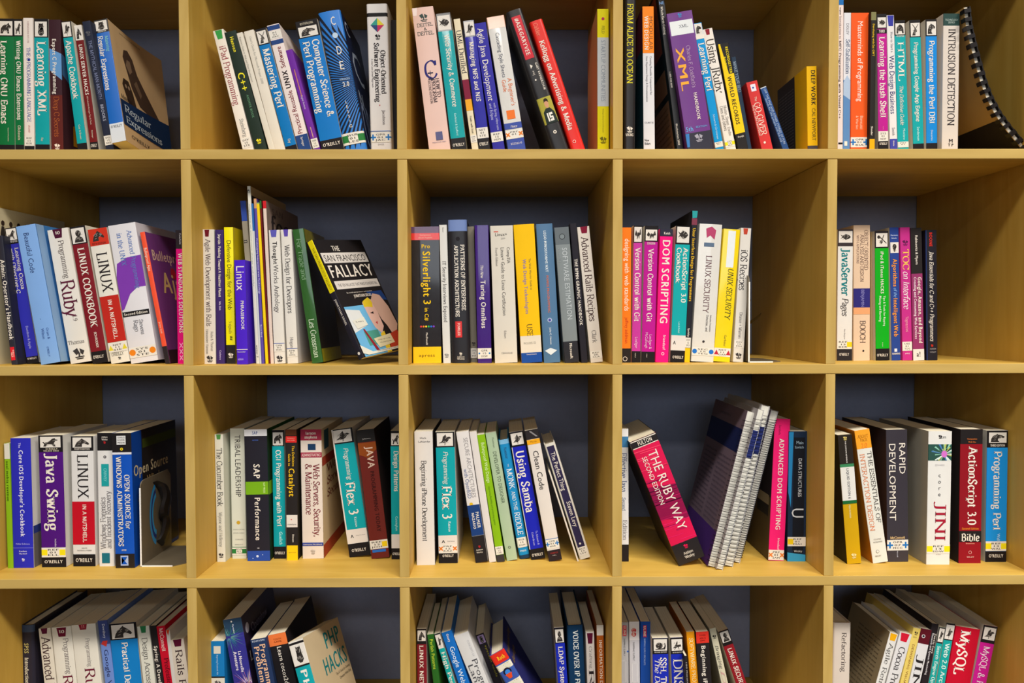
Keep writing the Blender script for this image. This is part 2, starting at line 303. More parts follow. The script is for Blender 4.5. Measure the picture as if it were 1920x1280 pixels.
def emit(sh, items, parent, prefix=''):
    W, H = sh.W, sh.H
    for n, it in enumerate(items):
        k = it[0]; lay = n + 1
        V, F = [], []
        if k in 'tur':
            _, y0, y1, s, col = it[:5]; font = it[5] if len(it) > 5 else 's'; uc = it[6] if len(it) > 6 else .5; hs = it[7] if len(it) > 7 else 1
            wn, tv, tf = text2d(s, font); Lm = (y1 - y0) * H
            h = Lm / wn * 1.0
            h = min(h * 1.12, hs * .8 * W, Lm / wn * 1.9)
            if abs(uc - .5) > .1: h = min(h, 2 * min(uc, 1 - uc) * W * .55)
            hu = h / W
            for x, y, l in tv:
                if k == 't': V.append(sh.f(uc - hu * .46 + y * hu, y0 + x / wn * (y1 - y0), lay + l))
                else: V.append(sh.f(uc + hu * .46 - y * hu, y1 - x / wn * (y1 - y0), lay + l))
            if not V: continue
            name = 'title' if (y1 - y0) > .3 else 'lettering'
            link(name, mesh(name, V, tf, mat('print', col)), parent)
        elif k == 'h':
            _, y0, y1, s, col, font, u0, u1 = it
            wn, tv, tf = text2d(s, font)
            for x, y, l in tv: V.append(sh.f(u0 + x / wn * (u1 - u0), y1 - y * (y1 - y0), lay + l))
            if V: link('lettering', mesh('lettering', V, tf, mat('print', col)), parent)
        elif k == 'v':
            _, y0, y1, s, col, font = it; m = len(s); st = (y1 - y0) / m
            for i, ch in enumerate(s):
                wn, tv, tf = text2d(ch, font); b = len(V); hh = st * .62
                for x, y, l in tv: V.append(sh.f(.5 + (x - wn / 2) * hh * H / W, y0 + st * i + hh * (1 - y) + st * .15, lay + l))
                F += [tuple(b + q for q in f) for f in tf]
            link('title', mesh('title', V, F, mat('print', col)), parent)
        elif k == 'b':
            _, y0, y1, col = it[:4]; u0, u1 = it[4:6] if len(it) > 4 else (0, 1)
            y0 = max(0, y0); y1 = min(1, y1)
            sh.rect(V, F, max(0, u0), min(1, u1), y0, y1, lay)
            link('colour_band', mesh('colour_band', V, F, mat('cover', col, GL)), parent)
        elif k == 'l':
            _, y0, y1, col, u = it; u0, u1 = (1 - u) / 2, (1 + u) / 2
            e = .0006
            for r in ((u0, u1, y0, y0 + e / H), (u0, u1, y1 - e / H, y1), (u0, u0 + e / W, y0, y1), (u1 - e / W, u1, y0, y1)): sh.rect(V, F, *r, lay)
            link('outline', mesh('outline', V, F, mat('print', col)), parent)
        elif k == 'l2':
            sh.rect(V, F, 0, 1, it[1] - .0005 / H, it[1] + .0005 / H, lay)
            link('rule_line', mesh('rule_line', V, F, mat('print', it[2])), parent)
        elif k == 'g':
            _, y0, y1, col, u0, u1 = it; d = (u1 - u0) * .14
            sh.poly(V, F, [(u0, y0), (u0 + d, y1), (u1 - d, y1), (u1, y0)], lay)
            link('corner_tag', mesh('corner_tag', V, F, mat('print', col)), parent)
        elif k == 'd':
            _, yc, r, col, uc = it
            if r < 0: r = -r * W
            sh.poly(V, F, [(uc + x * r / W, yc + y * r / H) for x, y in circ(0, 0, 1, 20)], lay)
            link('disc_mark', mesh('disc_mark', V, F, mat('print', col)), parent)
        elif k == 'p':
            sh.poly(V, F, it[1], lay)
            link('colour_shape', mesh('colour_shape', V, F, mat('print', it[2])), parent)
        elif k == 'e':
            _, y0, y1, col = it; yc = (y0 + y1) / 2; r = (y1 - y0) / 2 * H; r = min(r, .3 * W)
            for q in ([(-1,-.6),(-.2,-1),(.1,-.2),(-.5,.2)], [(.2,-.9),(1,-.4),(.6,.3),(.25,-.1)], [(-.8,.5),(.8,.45),(.9,.62),(-.7,.7)], [(-.6,.8),(.7,.76),(.6,.95),(-.5,.98)], [(-.1,-.2),(.2,-.1),(.1,.5),(-.15,.45)]):
                sh.poly(V, F, [(.5 + x * r / W, yc + y * r / H) for x, y in q], lay)
            link('publisher_mark', mesh('publisher_mark', V, F, mat('print', col)), parent)
        elif k == 'a':
            _, y0, y1, kind = it[:4]; u0, u1 = it[4:6] if len(it) > 4 else (.08, .92); bg = it[6] if len(it) > 6 else 'ded8d0'
            sh.rect(V, F, u0, u1, y0, y1, lay)
            eo = link('animal_emblem', mesh('animal_emblem', V, F, mat('print', bg)), parent)
            V, F = [], []
            w_, h_ = u1 - u0, y1 - y0
            asp = (w_ * W) / (h_ * H)
            for pl in ANIM[kind]:
                sh.poly(V, F, [(u0 + w_ * (.06 + x * .88), y1 - h_ * (.04 + y * .9)) for x, y in pl], lay + .5)
            link('engraving', mesh('engraving', V, F, mat('print', '35302e')), eo)
            V, F = [], []
            rnd = random.Random(len(kind) + n)
            for q in range(9):
                x0 = rnd.uniform(.22, .7); yy = rnd.uniform(.12, .7); dx = rnd.uniform(.06, .16); dy = rnd.uniform(.03, .14)
                sh.poly(V, F, [(u0 + w_ * a, y1 - h_ * b) for a, b in ((x0, yy), (x0 + dx, yy + dy), (x0 + dx - .02, yy + dy + .03), (x0 - .02, yy + .02))], lay + .8)
            link('engraving_highlight', mesh('engraving_highlight', V, F, mat('print', 'a09a92')), eo)
        elif k == 'k':
            _, y0, y1, s, mk = it; y1 = min(y1, 1)
            sh.rect(V, F, 0, 1, y0, y1, lay)
            eo = link('call_number_label', mesh('call_number_label', V, F, mat('print', 'dfdbd2')), parent)
            V, F = [], []; ls = s.split('|'); m = len(ls); hh = y1 - y0
            hw = .24 if mk not in ('', 'yr') else .3
            cx = .5 if mk not in ('yr', 'yl') else (.4 if mk == 'yr' else .55)
            for i, l in enumerate(ls):
                wn, tv, tf = text2d(l, 'N'); b = len(V); ww = hw * 2 * (len(l) / 3)
                t0 = y0 + hh * (.14 + i * .27); t1 = t0 + hh * .18
                V += [sh.f(cx - ww / 2 + x / wn * ww, t1 - y * (t1 - t0), lay + .5 + l) for x, y, l in tv]; F += [tuple(b + q for q in f) for f in tf]
            link('call_number', mesh('call_number', V, F, mat('print', '4a4644')), eo)
            if mk:
                col = {'yq':'e8d81c','yr':'e8c81c','yl':'e8c81c','ox':'d8782c','bp':'2470b8','bd':'2470b8','oc':'e0801c','gr':'2c7a3c','rt':'b82c3c','bc':'2470c8','yt':'d8c83c'}[mk]
                rr = min(.17 * W, hh * H * .3)
                for cx in ((.13, .87) if mk not in ('yr', 'yl') else ((.82,) if mk == 'yr' else (.16,))):
                    cy = (y0 + y1) / 2; a_, b_ = rr / W, rr / H
                    if mk[1] in 'qrl' or mk == 'gr': polys = [[(-1,-1),(1,-1),(1,1),(-1,1)]]
                    elif mk[1] == 'c': polys = [circ(0, 0, 1)]
                    elif mk == 'bd': polys = [circ(0, 0, .4)]
                    elif mk[1] == 't': polys = [[(0,-1),(1,1),(-1,1)]]
                    else:
                        q, e = .26, 1
                        pl = [(-e,-q),(-q,-q),(-q,-e),(q,-e),(q,-q),(e,-q),(e,q),(q,q),(q,e),(-q,e),(-q,q),(-e,q)]
                        polys = [pl if mk == 'bp' else [((x - y) * .72, (x + y) * .72) for x, y in pl]]
                    V, F = [], []
                    for q in polys: sh.poly(V, F, [(min(1, max(0, cx + x * a_)), cy + y * b_) for x, y in q], lay + .5)
                    link('label_mark', mesh('label_mark', V, F, mat('print', col)), eo)
        elif k == 'q':
            _, y0, y1, _z = it; yc = (y0 + y1) / 2; r = (y1 - y0) / 2 * H
            n4 = ['e0d040', 'c83060', '304878', '3a9a8a']; C4 = [(0,-1),(1,0),(0,1),(-1,0)]
            for i in range(4):
                V, F = [], []
                a, b = C4[i], C4[(i + 1) % 4]
                sh.poly(V, F, [(.5, yc)] + [(.5 + x * r * .95 / W, yc + y * r / H) for x, y in (a, b)], lay)
                link('diamond_panel', mesh('diamond_panel', V, F, mat('print', n4[i])), parent)
        elif k in ('rays', 'burst', 'rubylines', 'bits', 'jewel', 'dots', 'photo'): special(sh, it, parent, lay)
def special(sh, it, parent, lay):
    k = it[0]; W, H = sh.W, sh.H; rnd = random.Random(5)
    def P_(name, col, polys, l=lay):
        V, F = [], []
        for q in polys: sh.poly(V, F, [(min(1, max(0, a)), min(1, max(0, b))) for a, b in q], l)
        o = link(name, mesh(name, V, F, mat('print', col)), parent)
        if len(polys) > 1: o['kind'] = 'stuff'      # many tiny printed marks, too small to pick apart
    if k == 'rays':
        cx, cy = 1.6, .5; polys = []
        for i in range(44):
            a0 = PI * (.5 + (i + .0) / 44); a1 = a0 + PI / 44 * .5
            q = []
            def at(a, u): r = (u - cx) * W / math.cos(a); return (u, cy + r * math.sin(a) / H)
            if math.cos(a0) > -.02 or math.cos(a1) > -.02: continue
            for u0, u1 in ((0, .25), (.25, .5), (.5, .75), (.75, 1)):
                pts = [at(a0, u0), at(a1, u0), at(a1, u1), at(a0, u1)]
                if all(0 < p[1] < 1 for p in pts): polys.append(pts)
        P_('ray_pattern', it[3], polys)
    elif k == 'burst':
        for cx, cy, n, cols in ((.75, .45, 40, ('e8a060', 'b060b0', 'd8d0f0')), (.2, .12, 18, ('2c8a80', '4060b0', '6aa0a0'))):
            for j, col in enumerate(cols):
                polys = []
                for i in range(n):
                    a = rnd.uniform(0, 2 * PI); r0 = rnd.uniform(.002, .008); r1 = rnd.uniform(.012, .036); e = .0004
                    c_, s_ = math.cos(a), math.sin(a)
                    polys.append([(cx + (c_ * r0 - s_ * e) / W, cy + (s_ * r0 + c_ * e) / H), (cx + (c_ * r1) / W, cy + (s_ * r1) / H), (cx + (c_ * r0 + s_ * e) / W, cy + (s_ * r0 - c_ * e) / H)])
                P_('firework_streaks', col, polys, lay + j * .2)
    elif k == 'rubylines':
        y0, y1 = it[1], it[2]
        P_('dark_field', '8a1244', [[(0, y0 + (y1 - y0) * .38), (1, y0 + (y1 - y0) * .44), (1, y0 + (y1 - y0) * .8), (0, y0 + (y1 - y0) * .72)]], lay)
        for col, n, a, b in (('5c0e34', 9, .4, .62), ('b81858', 10, .3, .9), ('f04468', 8, .0, .3), ('e0246c', 6, .75, 1), ('9c1048', 8, .25, .95)):
            polys = []
            for i in range(n):
                y = y0 + (y1 - y0) * rnd.uniform(a, b); h = (y1 - y0) * rnd.uniform(.004, .012); sl = .012
                u = rnd.choice((0, 0, .2, .4)); v = rnd.choice((1, 1, .8, .6))
                polys.append([(u, y + u * sl), (v, y + v * sl + h * .3), (v, y + v * sl + h), (u, y + u * sl + h * .8)])
            P_('streak_pattern', col, polys, lay + .1 + .15 * n / 10)
    elif k == 'bits':
        P_('star_pattern', 'a8c040', [[(u + x * .02, y + z * .002) for x, z in ((0,-2),(1,0),(0,2),(-1,0))] for u, y in ((rnd.uniform(.05,.95), rnd.uniform(it[1] + .003, it[2] - .003)) for _ in range(14))])
    elif k == 'jewel':
        y0, y1 = it[1], it[2]; h = y1 - y0
        P_('cover_picture', '2c5048', [[(0, y0), (1, y0), (1, y1), (0, y1)]])
        c = (.68, y0 + h * .6)
        for j, (col, n) in enumerate((('8cc8b0', 14), ('4a7ab8', 10), ('b8c060', 8), ('d8e8e0', 6))):
            polys = []
            for i in range(n):
                a = rnd.uniform(0, 2 * PI); r = rnd.uniform(.3, .7)
                polys.append([c, (c[0] + r * math.cos(a), c[1] + r * h * math.sin(a)), (c[0] + r * math.cos(a + .14), c[1] + r * h * math.sin(a + .14))])
            polys = [[(min(1, max(0, x)), min(y1, max(y0, y))) for x, y in q] for q in polys]
            P_('picture_facets', col, polys, lay + .2 + j * .15)
        P_('picture_gem', 'd070c8', [[(c[0] + x * .13, c[1] + y * h * .22) for x, y in circ(0, 0, 1, 8)]], lay + .95)
    elif k == 'dots':
        for i, col in enumerate(('d84040', 'e88030', 'e8d030', '30b060', '3070d0', '8040c0')):
            P_('colour_dot', col, [[(.3 + i * .09 + x * .0017 / W, it[1] + y * .0017 / H) for x, y in circ(0, 0, 1, 12)]])
    elif k == 'photo':
        y0, y1 = it[1], it[2]; h = y1 - y0
        def q(pts): return [(.05 + .9 * a, y0 + h * b) for a, b in pts]
        P_('portrait_photo', 'a8a040', [q([(0,0),(1,0),(1,1),(0,1)])])
        P_('portrait_shirt', '26302c', [q([(.12,1),(.18,.55),(.4,.42),(.7,.42),(.92,.6),(.98,1)])], lay + .2)
        P_('portrait_face', 'c89470', [q(circ(.56, .27, .15, 12))], lay + .4)
        P_('portrait_hair', '2c221c', [q([(.4,.22),(.44,.08),(.6,.04),(.72,.1),(.72,.22),(.6,.16),(.46,.17)])], lay + .6)
        P_('portrait_number', 'e8e4dc', [q([(.35,.6),(.45,.6),(.45,.92),(.35,.92)]), q([(.5,.6),(.75,.6),(.75,.68),(.6,.68),(.6,.74),(.75,.74),(.75,.92),(.5,.92),(.5,.84),(.66,.84),(.66,.8),(.5,.8)])], lay + .6)

# ------------------------------------------------------------------ a book
GL = 0
def make_book(name, loc, rot, t, H, D, col, items, label, group, o):
    global GL
    GL = o.get('gl', 0) if o.get('gl', 0) < 2 else 2
    hc = o.get('hc'); flat = o.get('hcflat'); cov = o.get('cov', col); flare = o.get('flare', 0)
    root = empty(name, loc, label, 'book', group, rot)
    ct = .0022 if hc else .0005; ct = min(ct, t * .2)
    rc = min(.0035 if hc else .0009, t * .3); bulge = (.06 * t if hc and not flat else 0)
    def prof(x):
        a = t / 2 - abs(x)
        y = bulge * (2 * x / t) ** 2
        if a < rc: y += rc - math.sqrt(max(0, rc * rc - (rc - a) ** 2))
        return y
    us = [0, .25, .6, 1]
    ks = [-t / 2 + rc * (1 - math.cos(q * PI / 2)) for q in us]
    nmid = 7 if bulge else 1
    xs = ks + [-t / 2 + rc + (t - 2 * rc) * i / (nmid + 1) for i in range(1, nmid + 1)] + [-k for k in ks[::-1]]
    prf = [(x, prof(x)) for x in xs]
    nd = 8 if flare else 2
    def fl(x, y, z):
        if flare and y > 0: x += flare * (y / D) ** 2.2 * (x / t + .5) * (.35 + .65 * z / H)
        return (x, y, z)
    ys = [D * (nd - i) / nd for i in range(nd)]
    y_sp = prf[0][1]
    outer = [(-t / 2, max(y, y_sp)) for y in ys] + prf + [(t / 2, max(y, y_sp)) for y in ys[::-1]]
    nb = len(ys)
    inner = [(-t / 2 + ct, max(y, y_sp)) for y in ys]
    inner += [(max(-t / 2 + ct, min(t / 2 - ct, x)), max(y, 0) + ct) for x, y in prf]
    inner += [(t / 2 - ct, max(y, y_sp)) for y in ys[::-1]]
    n = len(outer); V = []; F = []; MI = []
    zs = [0, H] if not flare else [H * i / 6 for i in range(7)]
    for z in zs: V += [fl(x, y, z) for x, y in outer]
    for z in zs: V += [fl(x, y, z) for x, y in inner]
    nz = len(zs); off = n * nz
    for k in range(nz - 1):
        for i in range(n - 1):
            sp = nb <= i < nb + len(prf) - 1 or i == nb - 1 and False
            F.append((k * n + i, k * n + i + 1, (k + 1) * n + i + 1, (k + 1) * n + i)); MI.append(0 if sp else 1)
            F.append((off + k * n + i, off + (k + 1) * n + i, off + (k + 1) * n + i + 1, off + k * n + i + 1)); MI.append(1)
    for i in range(n - 1):
        F.append((i, off + i, off + i + 1, i + 1)); MI.append(1)
        a = (nz - 1) * n; F.append((a + i, a + i + 1, off + a + i + 1, off + a + i)); MI.append(0 if nb <= i < nb + len(prf) - 1 else 1)
    for k in range(nz - 1):
        for i in (0, n - 1):
            F.append((k * n + i, (k + 1) * n + i, off + (k + 1) * n + i, off + k * n + i)); MI.append(1)
    ge = min(GL, 1) if GL < 2 else 2
    c = link('cover', mesh('cover', V, F, [mat('cover', col, ge), mat('cover', cov, min(ge, 1))], MI, True), root)
    # pages
    ins = .003 if hc else .0006
    V, F = [], []
    px0, px1 = -t / 2 + ct * 1.02, t / 2 - ct * 1.02
    py0, py1 = max(p[1] for p in prf if abs(p[0]) < t * .4) + ct * 1.2 if not hc else max(0, y_sp) * .5 + .003, D - (.003 if hc else .0008)
    yy = [py0 + (py1 - py0) * i / nd for i in range(nd + 1)]
    zz = [ins + (H - 2 * ins) * i / (nz - 1) for i in range(nz)]
    for z in zz:
        V += [fl(px0, y, z) for y in yy] + [fl(px1, y, z) for y in yy[::-1]]
    m = 2 * (nd + 1)
    for k in range(nz - 1):
        for i in range(m):
            j = (i + 1) % m; F.append((k * m + i, k * m + j, (k + 1) * m + j, (k + 1) * m + i))
    for k, fw in ((0, 0), (nz - 1, 1)):
        for i in range(nd):
            q = (k * m + i, k * m + m - 1 - i, k * m + m - 2 - i, k * m + i + 1)
            F.append(q if not fw else q[::-1])
    link('page_block', mesh('page_block', V, F, mat('paper', o.get('pg', 'ece0c8'))), root)
    E0, E1 = (.0003 if bulge else .00008), .00006
    def fs(a, b, lay):
        x = -t / 2 + a * t
        return (x if 0 < a < 1 else x * (1 + (E0) / t), prof(x) - E0 - E1 * lay, H * (1 - b))
    brk = [(x + t / 2) / t for x in xs]
    sh = Sheet(fs, t, H, brk); emit(sh, items, root)
    if o.get('R'):
        sh = Sheet(lambda a, b, lay: (lambda p: (p[0] + E0 + E1 * lay, p[1], p[2]))(fl(t / 2, .002 + a * (D - .003), H * (1 - b))), D, H, [i / 16 for i in range(17)] if flare else [])
        sh.fl = bool(flare); emit(sh, o['R'], root)
    if o.get('L'):
        emit(Sheet(lambda a, b, lay: (-t / 2 - E0 - E1 * lay, .002 + (1 - a) * (D - .003), H * (1 - b)), D, H, []), o['L'], root)
    return root

# ------------------------------------------------------------------ every book: (row, column), label, place, lean in degrees,
# thickness, height, depth, colour, print on the spine (fractions down from the top), options
BOOKS = [
((0, 0), 'dark green computing paperback, half cut by the frame edge, top row, first cubby', (0.0318, 0.048, 0.3592), 0.75, 0.0265, 0.2275, 0.15, 'G', [('b', 0.0, 0.1291, 'K'), ('a', 0.0182, 0.1218, 'bear'), ('t', 0.1609, 0.7697, 'Learning GNU Emacs', 'W', 'S', 0.36, 0.95), ('b', 0.9217, 1.0, 'K'), ('t', 0.7953, 0.8961, 'Cameron & Rosenblatt', 'I', 'n', 0.62, 0.7)], {'cov': 'd0cabc'}),
((0, 0), 'slim green paperback with white serif title, top row, first cubby', (0.0534, 0.048, 0.3591), 0.49, 0.0144, 0.2269, 0.15, 'G', [('b', 0.0, 0.1258, 'K'), ('a', 0.0146, 0.1185, 'dog'), ('t', 0.1577, 0.7388, 'Writing GNU Emacs Extensions', 'W', 'S', 0.5, 1.1), ('b', 0.9206, 1.0, 'K'), ('t', 0.7755, 0.8857, 'Glickstein', 'I', 'n', 0.5, 0.8)], {'cov': 'd0cabc'}),
((0, 0), 'pinkish white paperback with blue lettering, top row, first cubby', (0.07, 0.048, 0.3591), 0.43, 0.0162, 0.2288, 0.15, 'e2d8d0', [('t', 0.0244, 0.1827, 'KERNIGHAN RITCHIE', 'a88', 'n', 0.5, 0.7), ('t', 0.2144, 0.7546, 'THE C PROGRAMMING LANGUAGE', '4456a0', 's', 0.5, 1), ('d', 0.3031, 0.00212, '1a2f8a', 0.55), ('t', 0.7773, 0.832, 'SECOND', 'c88', 's'), ('k', 0.8575, 0.9277, 'REF|11|KER', ''), ('b', 0.9304, 1.0, 'K')], {}),
((0, 0), 'wide teal paperback with large white serif title, top row, first cubby', (0.0917, 0.048, 0.3591), 0.4, 0.0237, 0.2273, 0.15, 'T', [('b', 0.0, 0.1365, 'K'), ('a', 0.02, 0.1292, 'owl'), ('t', 0.1657, 0.7074, 'Learning XML', 'W', 'S', 0.5, 0.8), ('b', 0.9183, 1.0, 'K'), ('t', 0.8678, 0.8953, 'Ray', 'I', 's')], {'cov': 'd0cabc'}),
((0, 0), 'dark maroon paperback with a light blue diagonal patch, top row, first cubby', (0.1169, 0.048, 0.359), -0.25, 0.0198, 0.226, 0.15, '3a2028', [('p', [(0, 0.2088), (1, 0.2501), (1, 0.4428), (0, 0.3694)], '5f93c8'), ('b', 0.5532, 1.0, '5d2420'), ('t', 0.1401, 0.5486, 'Expert C Programming', 'W', 'N', 0.42, 1.1), ('t', 0.5624, 0.8618, 'Deep C Secrets', 'a0542c', 's'), ('e', 0.9107, 0.9541, 'f0e0d0')], {'R': [('p', [(0, 0.25), (0.3, 0.3), (0.3, 0.5), (0, 0.4)], '3e6a96'), ('p', [(0.2, 0.75), (0.6, 0.72), (0.6, 0.9), (0.2, 0.9)], 'c08a1c')]}),
((0, 0), 'leaning teal cookbook paperback, top row, first cubby', (0.16, 0.048, 0.3599), -6.52, 0.0162, 0.2238, 0.15, 'T', [('b', 0.0, 0.121, 'K'), ('a', 0.0065, 0.1136, 'bird'), ('t', 0.1443, 0.5785, 'Apache Cookbook', 'W', 'S', 0.5, 0.9), ('b', 0.9112, 1.0, 'K'), ('t', 0.7705, 0.8831, 'Coar & Bowen', 'I', 'n', 0.5, 0.7)], {'cov': 'd0cabc'}),
((0, 0), 'leaning dark red paperback with white top, top row, first cubby', (0.1784, 0.052, 0.3598), -6.88, 0.0129, 0.2192, 0.15, '6d1a1c', [('b', 0.0, 0.1145, 'W'), ('a', 0.0095, 0.1116, 'horse'), ('t', 0.1479, 0.5355, 'LINUX SERVER HACKS', 'W', 'N', 0.5, 1), ('t', 0.5403, 0.761, '100 Industrial-Strength Tips & Tools', 'd9c0b0', 'n', 0.5, 0.9), ('t', 0.8043, 0.8668, 'Flickenger', 'I', 'N'), ('b', 0.8956, 1.0, 'K'), ('h', 0.9101, 0.9341, "O'REILLY", 'W', 'N', 0.1, 0.9)], {'cov': 'd0cabc'}),
((0, 0), 'leaning black paperback with dim silvery lettering, top row, first cubby', (0.2066, 0.048, 0.3602), -9.76, 0.0136, 0.2256, 0.15, '252a3c', [('e', 0.0652, 0.1164, '5a5a60'), ('t', 0.1443, 0.5832, 'THE MYTHICAL MAN-MONTH', '7e86a8', 's', 0.5, 0.9), ('t', 0.6207, 0.7472, 'BROOKS', 'a0a4b8', 'N'), ('k', 0.855, 0.9254, 'SPD|13|BRO', '')], {}),
((0, 0), 'blue regular expressions paperback with its tan cover fanned open, top row, first cubby', (0.2244, 0.0396, 0.38), -7.57, 0.0241, 0.2175, 0.165, '1a62b8', [('b', 0.0, 0.1058, 'K'), ('a', 0.0094, 0.0869, 'owl'), ('h', 0.0897, 0.102, 'THIRD EDITION', 'W', 'N', 0.2, 0.8), ('t', 0.1322, 0.5774, 'Regular Expressions', 'W', 'S', 0.3, 1), ('t', 0.1369, 0.2646, 'Mastering', '8cc', 'i', 0.75, 0.9), ('b', 0.8483, 1.0, 'cfd4da'), ('h', 0.8625, 0.8835, "O'REILLY", 'K', 'N', 0.1, 0.9)], {'cov': 'c4a67c', 'flare': 0.014, 'gl': 1, 'R': [('h', 0.03, 0.045, 'powerful techniques for perl and other tools', '5a4a38', 'n', 0.2, 0.6), ('p', [(0.2, 0.24), (0.24, 0.17), (0.32, 0.15), (0.4, 0.2), (0.46, 0.32), (0.6, 0.44), (0.82, 0.62), (0.9, 0.7), (0.75, 0.7), (0.55, 0.62), (0.42, 0.6), (0.3, 0.48)], '44342a'), ('p', [(0.24, 0.3), (0.28, 0.24), (0.34, 0.24), (0.36, 0.32), (0.3, 0.36)], '7a6450'), ('p', [(0.36, 0.42), (0.42, 0.38), (0.5, 0.48), (0.46, 0.52)], '6a5644'), ('p', [(0.1, 0.5), (0.14, 0.44), (0.24, 0.44), (0.3, 0.52), (0.34, 0.64), (0.3, 0.7), (0.2, 0.68)], '36281f'), ('d', 0.5, -0.022, '8a7460', 0.17), ('d', 0.5, -0.022, '8a7460', 0.23), ('h', 0.6, 0.635, 'Mastering', 'K', 'i', 0.03, 0.24), ('p', [(0, 0.65), (1, 0.6), (1, 0.86), (0, 0.86)], '152c50'), ('h', 0.68, 0.74, 'Regular', 'b8c8d4', 's', 0.06, 0.6), ('h', 0.775, 0.83, 'Expressions', 'b8c8d4', 's', 0.06, 0.8), ('h', 0.915, 0.945, "O'REILLY", 'K', 'n', 0.12, 0.5)], 'rot': (-6.97, -11.16, -0.43)}),
((0, 1), 'leaning white paperback with a green tag, top row, second cubby', (0.4353, 0.06, 0.3611), -13.62, 0.0182, 0.2173, 0.15, 'W', [('g', 0.002, 0.0713, '3a9a4a', 0.2, 0.85), ('t', 0.1238, 0.5958, 'iPad Programming', '9a4a50', 's', 0.5, 0.9), ('t', 0.7054, 0.85, 'Steinberg', '8a8a88', 's', 0.55, 0.9), ('k', 0.857, 0.9369, 'DEV|15|STE', '')], {}),
((0, 1), 'dark green leaning paperback with yellow lettering, top row, second cubby', (0.4575, 0.06, 0.3614), -14.29, 0.0198, 0.2154, 0.15, '223028', [('t', 0.0431, 0.1685, 'Hansen', 'e8dc28', 'N', 0.5, 0.8), ('t', 0.3292, 0.4822, 'C++', 'e8dc28', 'N', 0.45, 0.7), ('t', 0.5104, 0.6968, 'ANSWER BOOK', '5c8a6a', 'N', 0.55, 0.8), ('e', 0.8634, 0.9039, 'e8dc28')], {}),
((0, 1), 'thin plain white leaning booklet, top row, second cubby', (0.4763, 0.06, 0.3603), -15.12, 0.0102, 0.2149, 0.15, 'd8d2c4', [('t', 0.0323, 0.396, 'Beginners Guide to Web and Client Development', '8a867c', 'n', 0.4, 0.8)], {}),
((0, 1), 'white leaning manual with faint grey print, top row, second cubby', (0.4896, 0.06, 0.3611), -14.34, 0.017, 0.217, 0.15, 'ddd6c8', [('t', 0.0448, 0.4239, "User's Guide for Microsoft Project 2000", '9a9890', 'n', 0.5, 0.8)], {}),
((0, 1), 'leaning mid blue paperback with serif title, top row, second cubby', (0.5093, 0.06, 0.3613), -14.14, 0.0189, 0.22, 0.15, 'B', [('b', 0.0, 0.1256, 'K'), ('a', 0.0177, 0.1177, 'antelope'), ('t', 0.157, 0.6216, 'Mastering Perl', 'W', 'S', 0.5, 0.95), ('b', 0.921, 1.0, 'K'), ('t', 0.8666, 0.9012, 'foy', 'I', 's')], {'cov': 'd0cabc'}),
((0, 1), 'white leaning paperback with navy bands and upward lettering, top row, second cubby', (0.5315, 0.06, 0.3615), -13.98, 0.021, 0.2268, 0.15, 'e2d6d2', [('b', 0.0067, 0.0399, '24427c'), ('k', 0.0475, 0.1046, '01|21|ABC', ''), ('b', 0.116, 0.1484, '24427c'), ('u', 0.5022, 0.8342, 'Practical Reusable', '7a2030', 'n', 0.5, 0.75), ('u', 0.3466, 0.486, 'UNIX', '1c1018', 'N', 0.5, 0.9), ('u', 0.1684, 0.3304, 'Software', '7a2030', 'n', 0.5, 0.75), ('b', 0.8419, 1.0, '24427c'), ('t', 0.8563, 0.9282, 'Springer', 'W', 'n', 0.5, 0.8)], {}),
((0, 1), 'short purple leaning paperback, top row, second cubby', (0.5521, 0.06, 0.3605), -15.23, 0.0115, 0.1853, 0.13, '6a2a9a', [('t', 0.4286, 0.558, 'Digital Fortune', 'd8c8e8', 'n', 0.5, 0.8), ('l', 0.1818, 0.4403, 'd08a5c', 0.12), ('l', 0.723, 0.8291, 'd8a88c', 0.12), ('k', 0.835, 0.9236, 'WEB|15|SCH', '')], {}),
((0, 1), 'thick leaning blue paperback with camel engraving and two title lines, top row, second cubby', (0.5784, 0.06, 0.3627), -11.41, 0.0376, 0.2305, 0.178, '1573c0', [('b', 0.0, 0.1251, 'K'), ('a', 0.0444, 0.1177, 'camel'), ('t', 0.1482, 0.7248, 'Computer Science &', 'W', 'S', 0.72, 0.72), ('b', 0.8835, 1.0, 'K'), ('t', 0.1529, 0.6828, 'Perl Programming', 'W', 'S', 0.28, 0.72), ('h', 0.0139, 0.0296, 'BEST OF THE PERL JOURNAL', 'I', 'n', 0.2, 0.8), ('h', 0.9068, 0.9302, "O'REILLY", 'W', 'N', 0.1, 0.9)], {'cov': 'd0cabc'}),
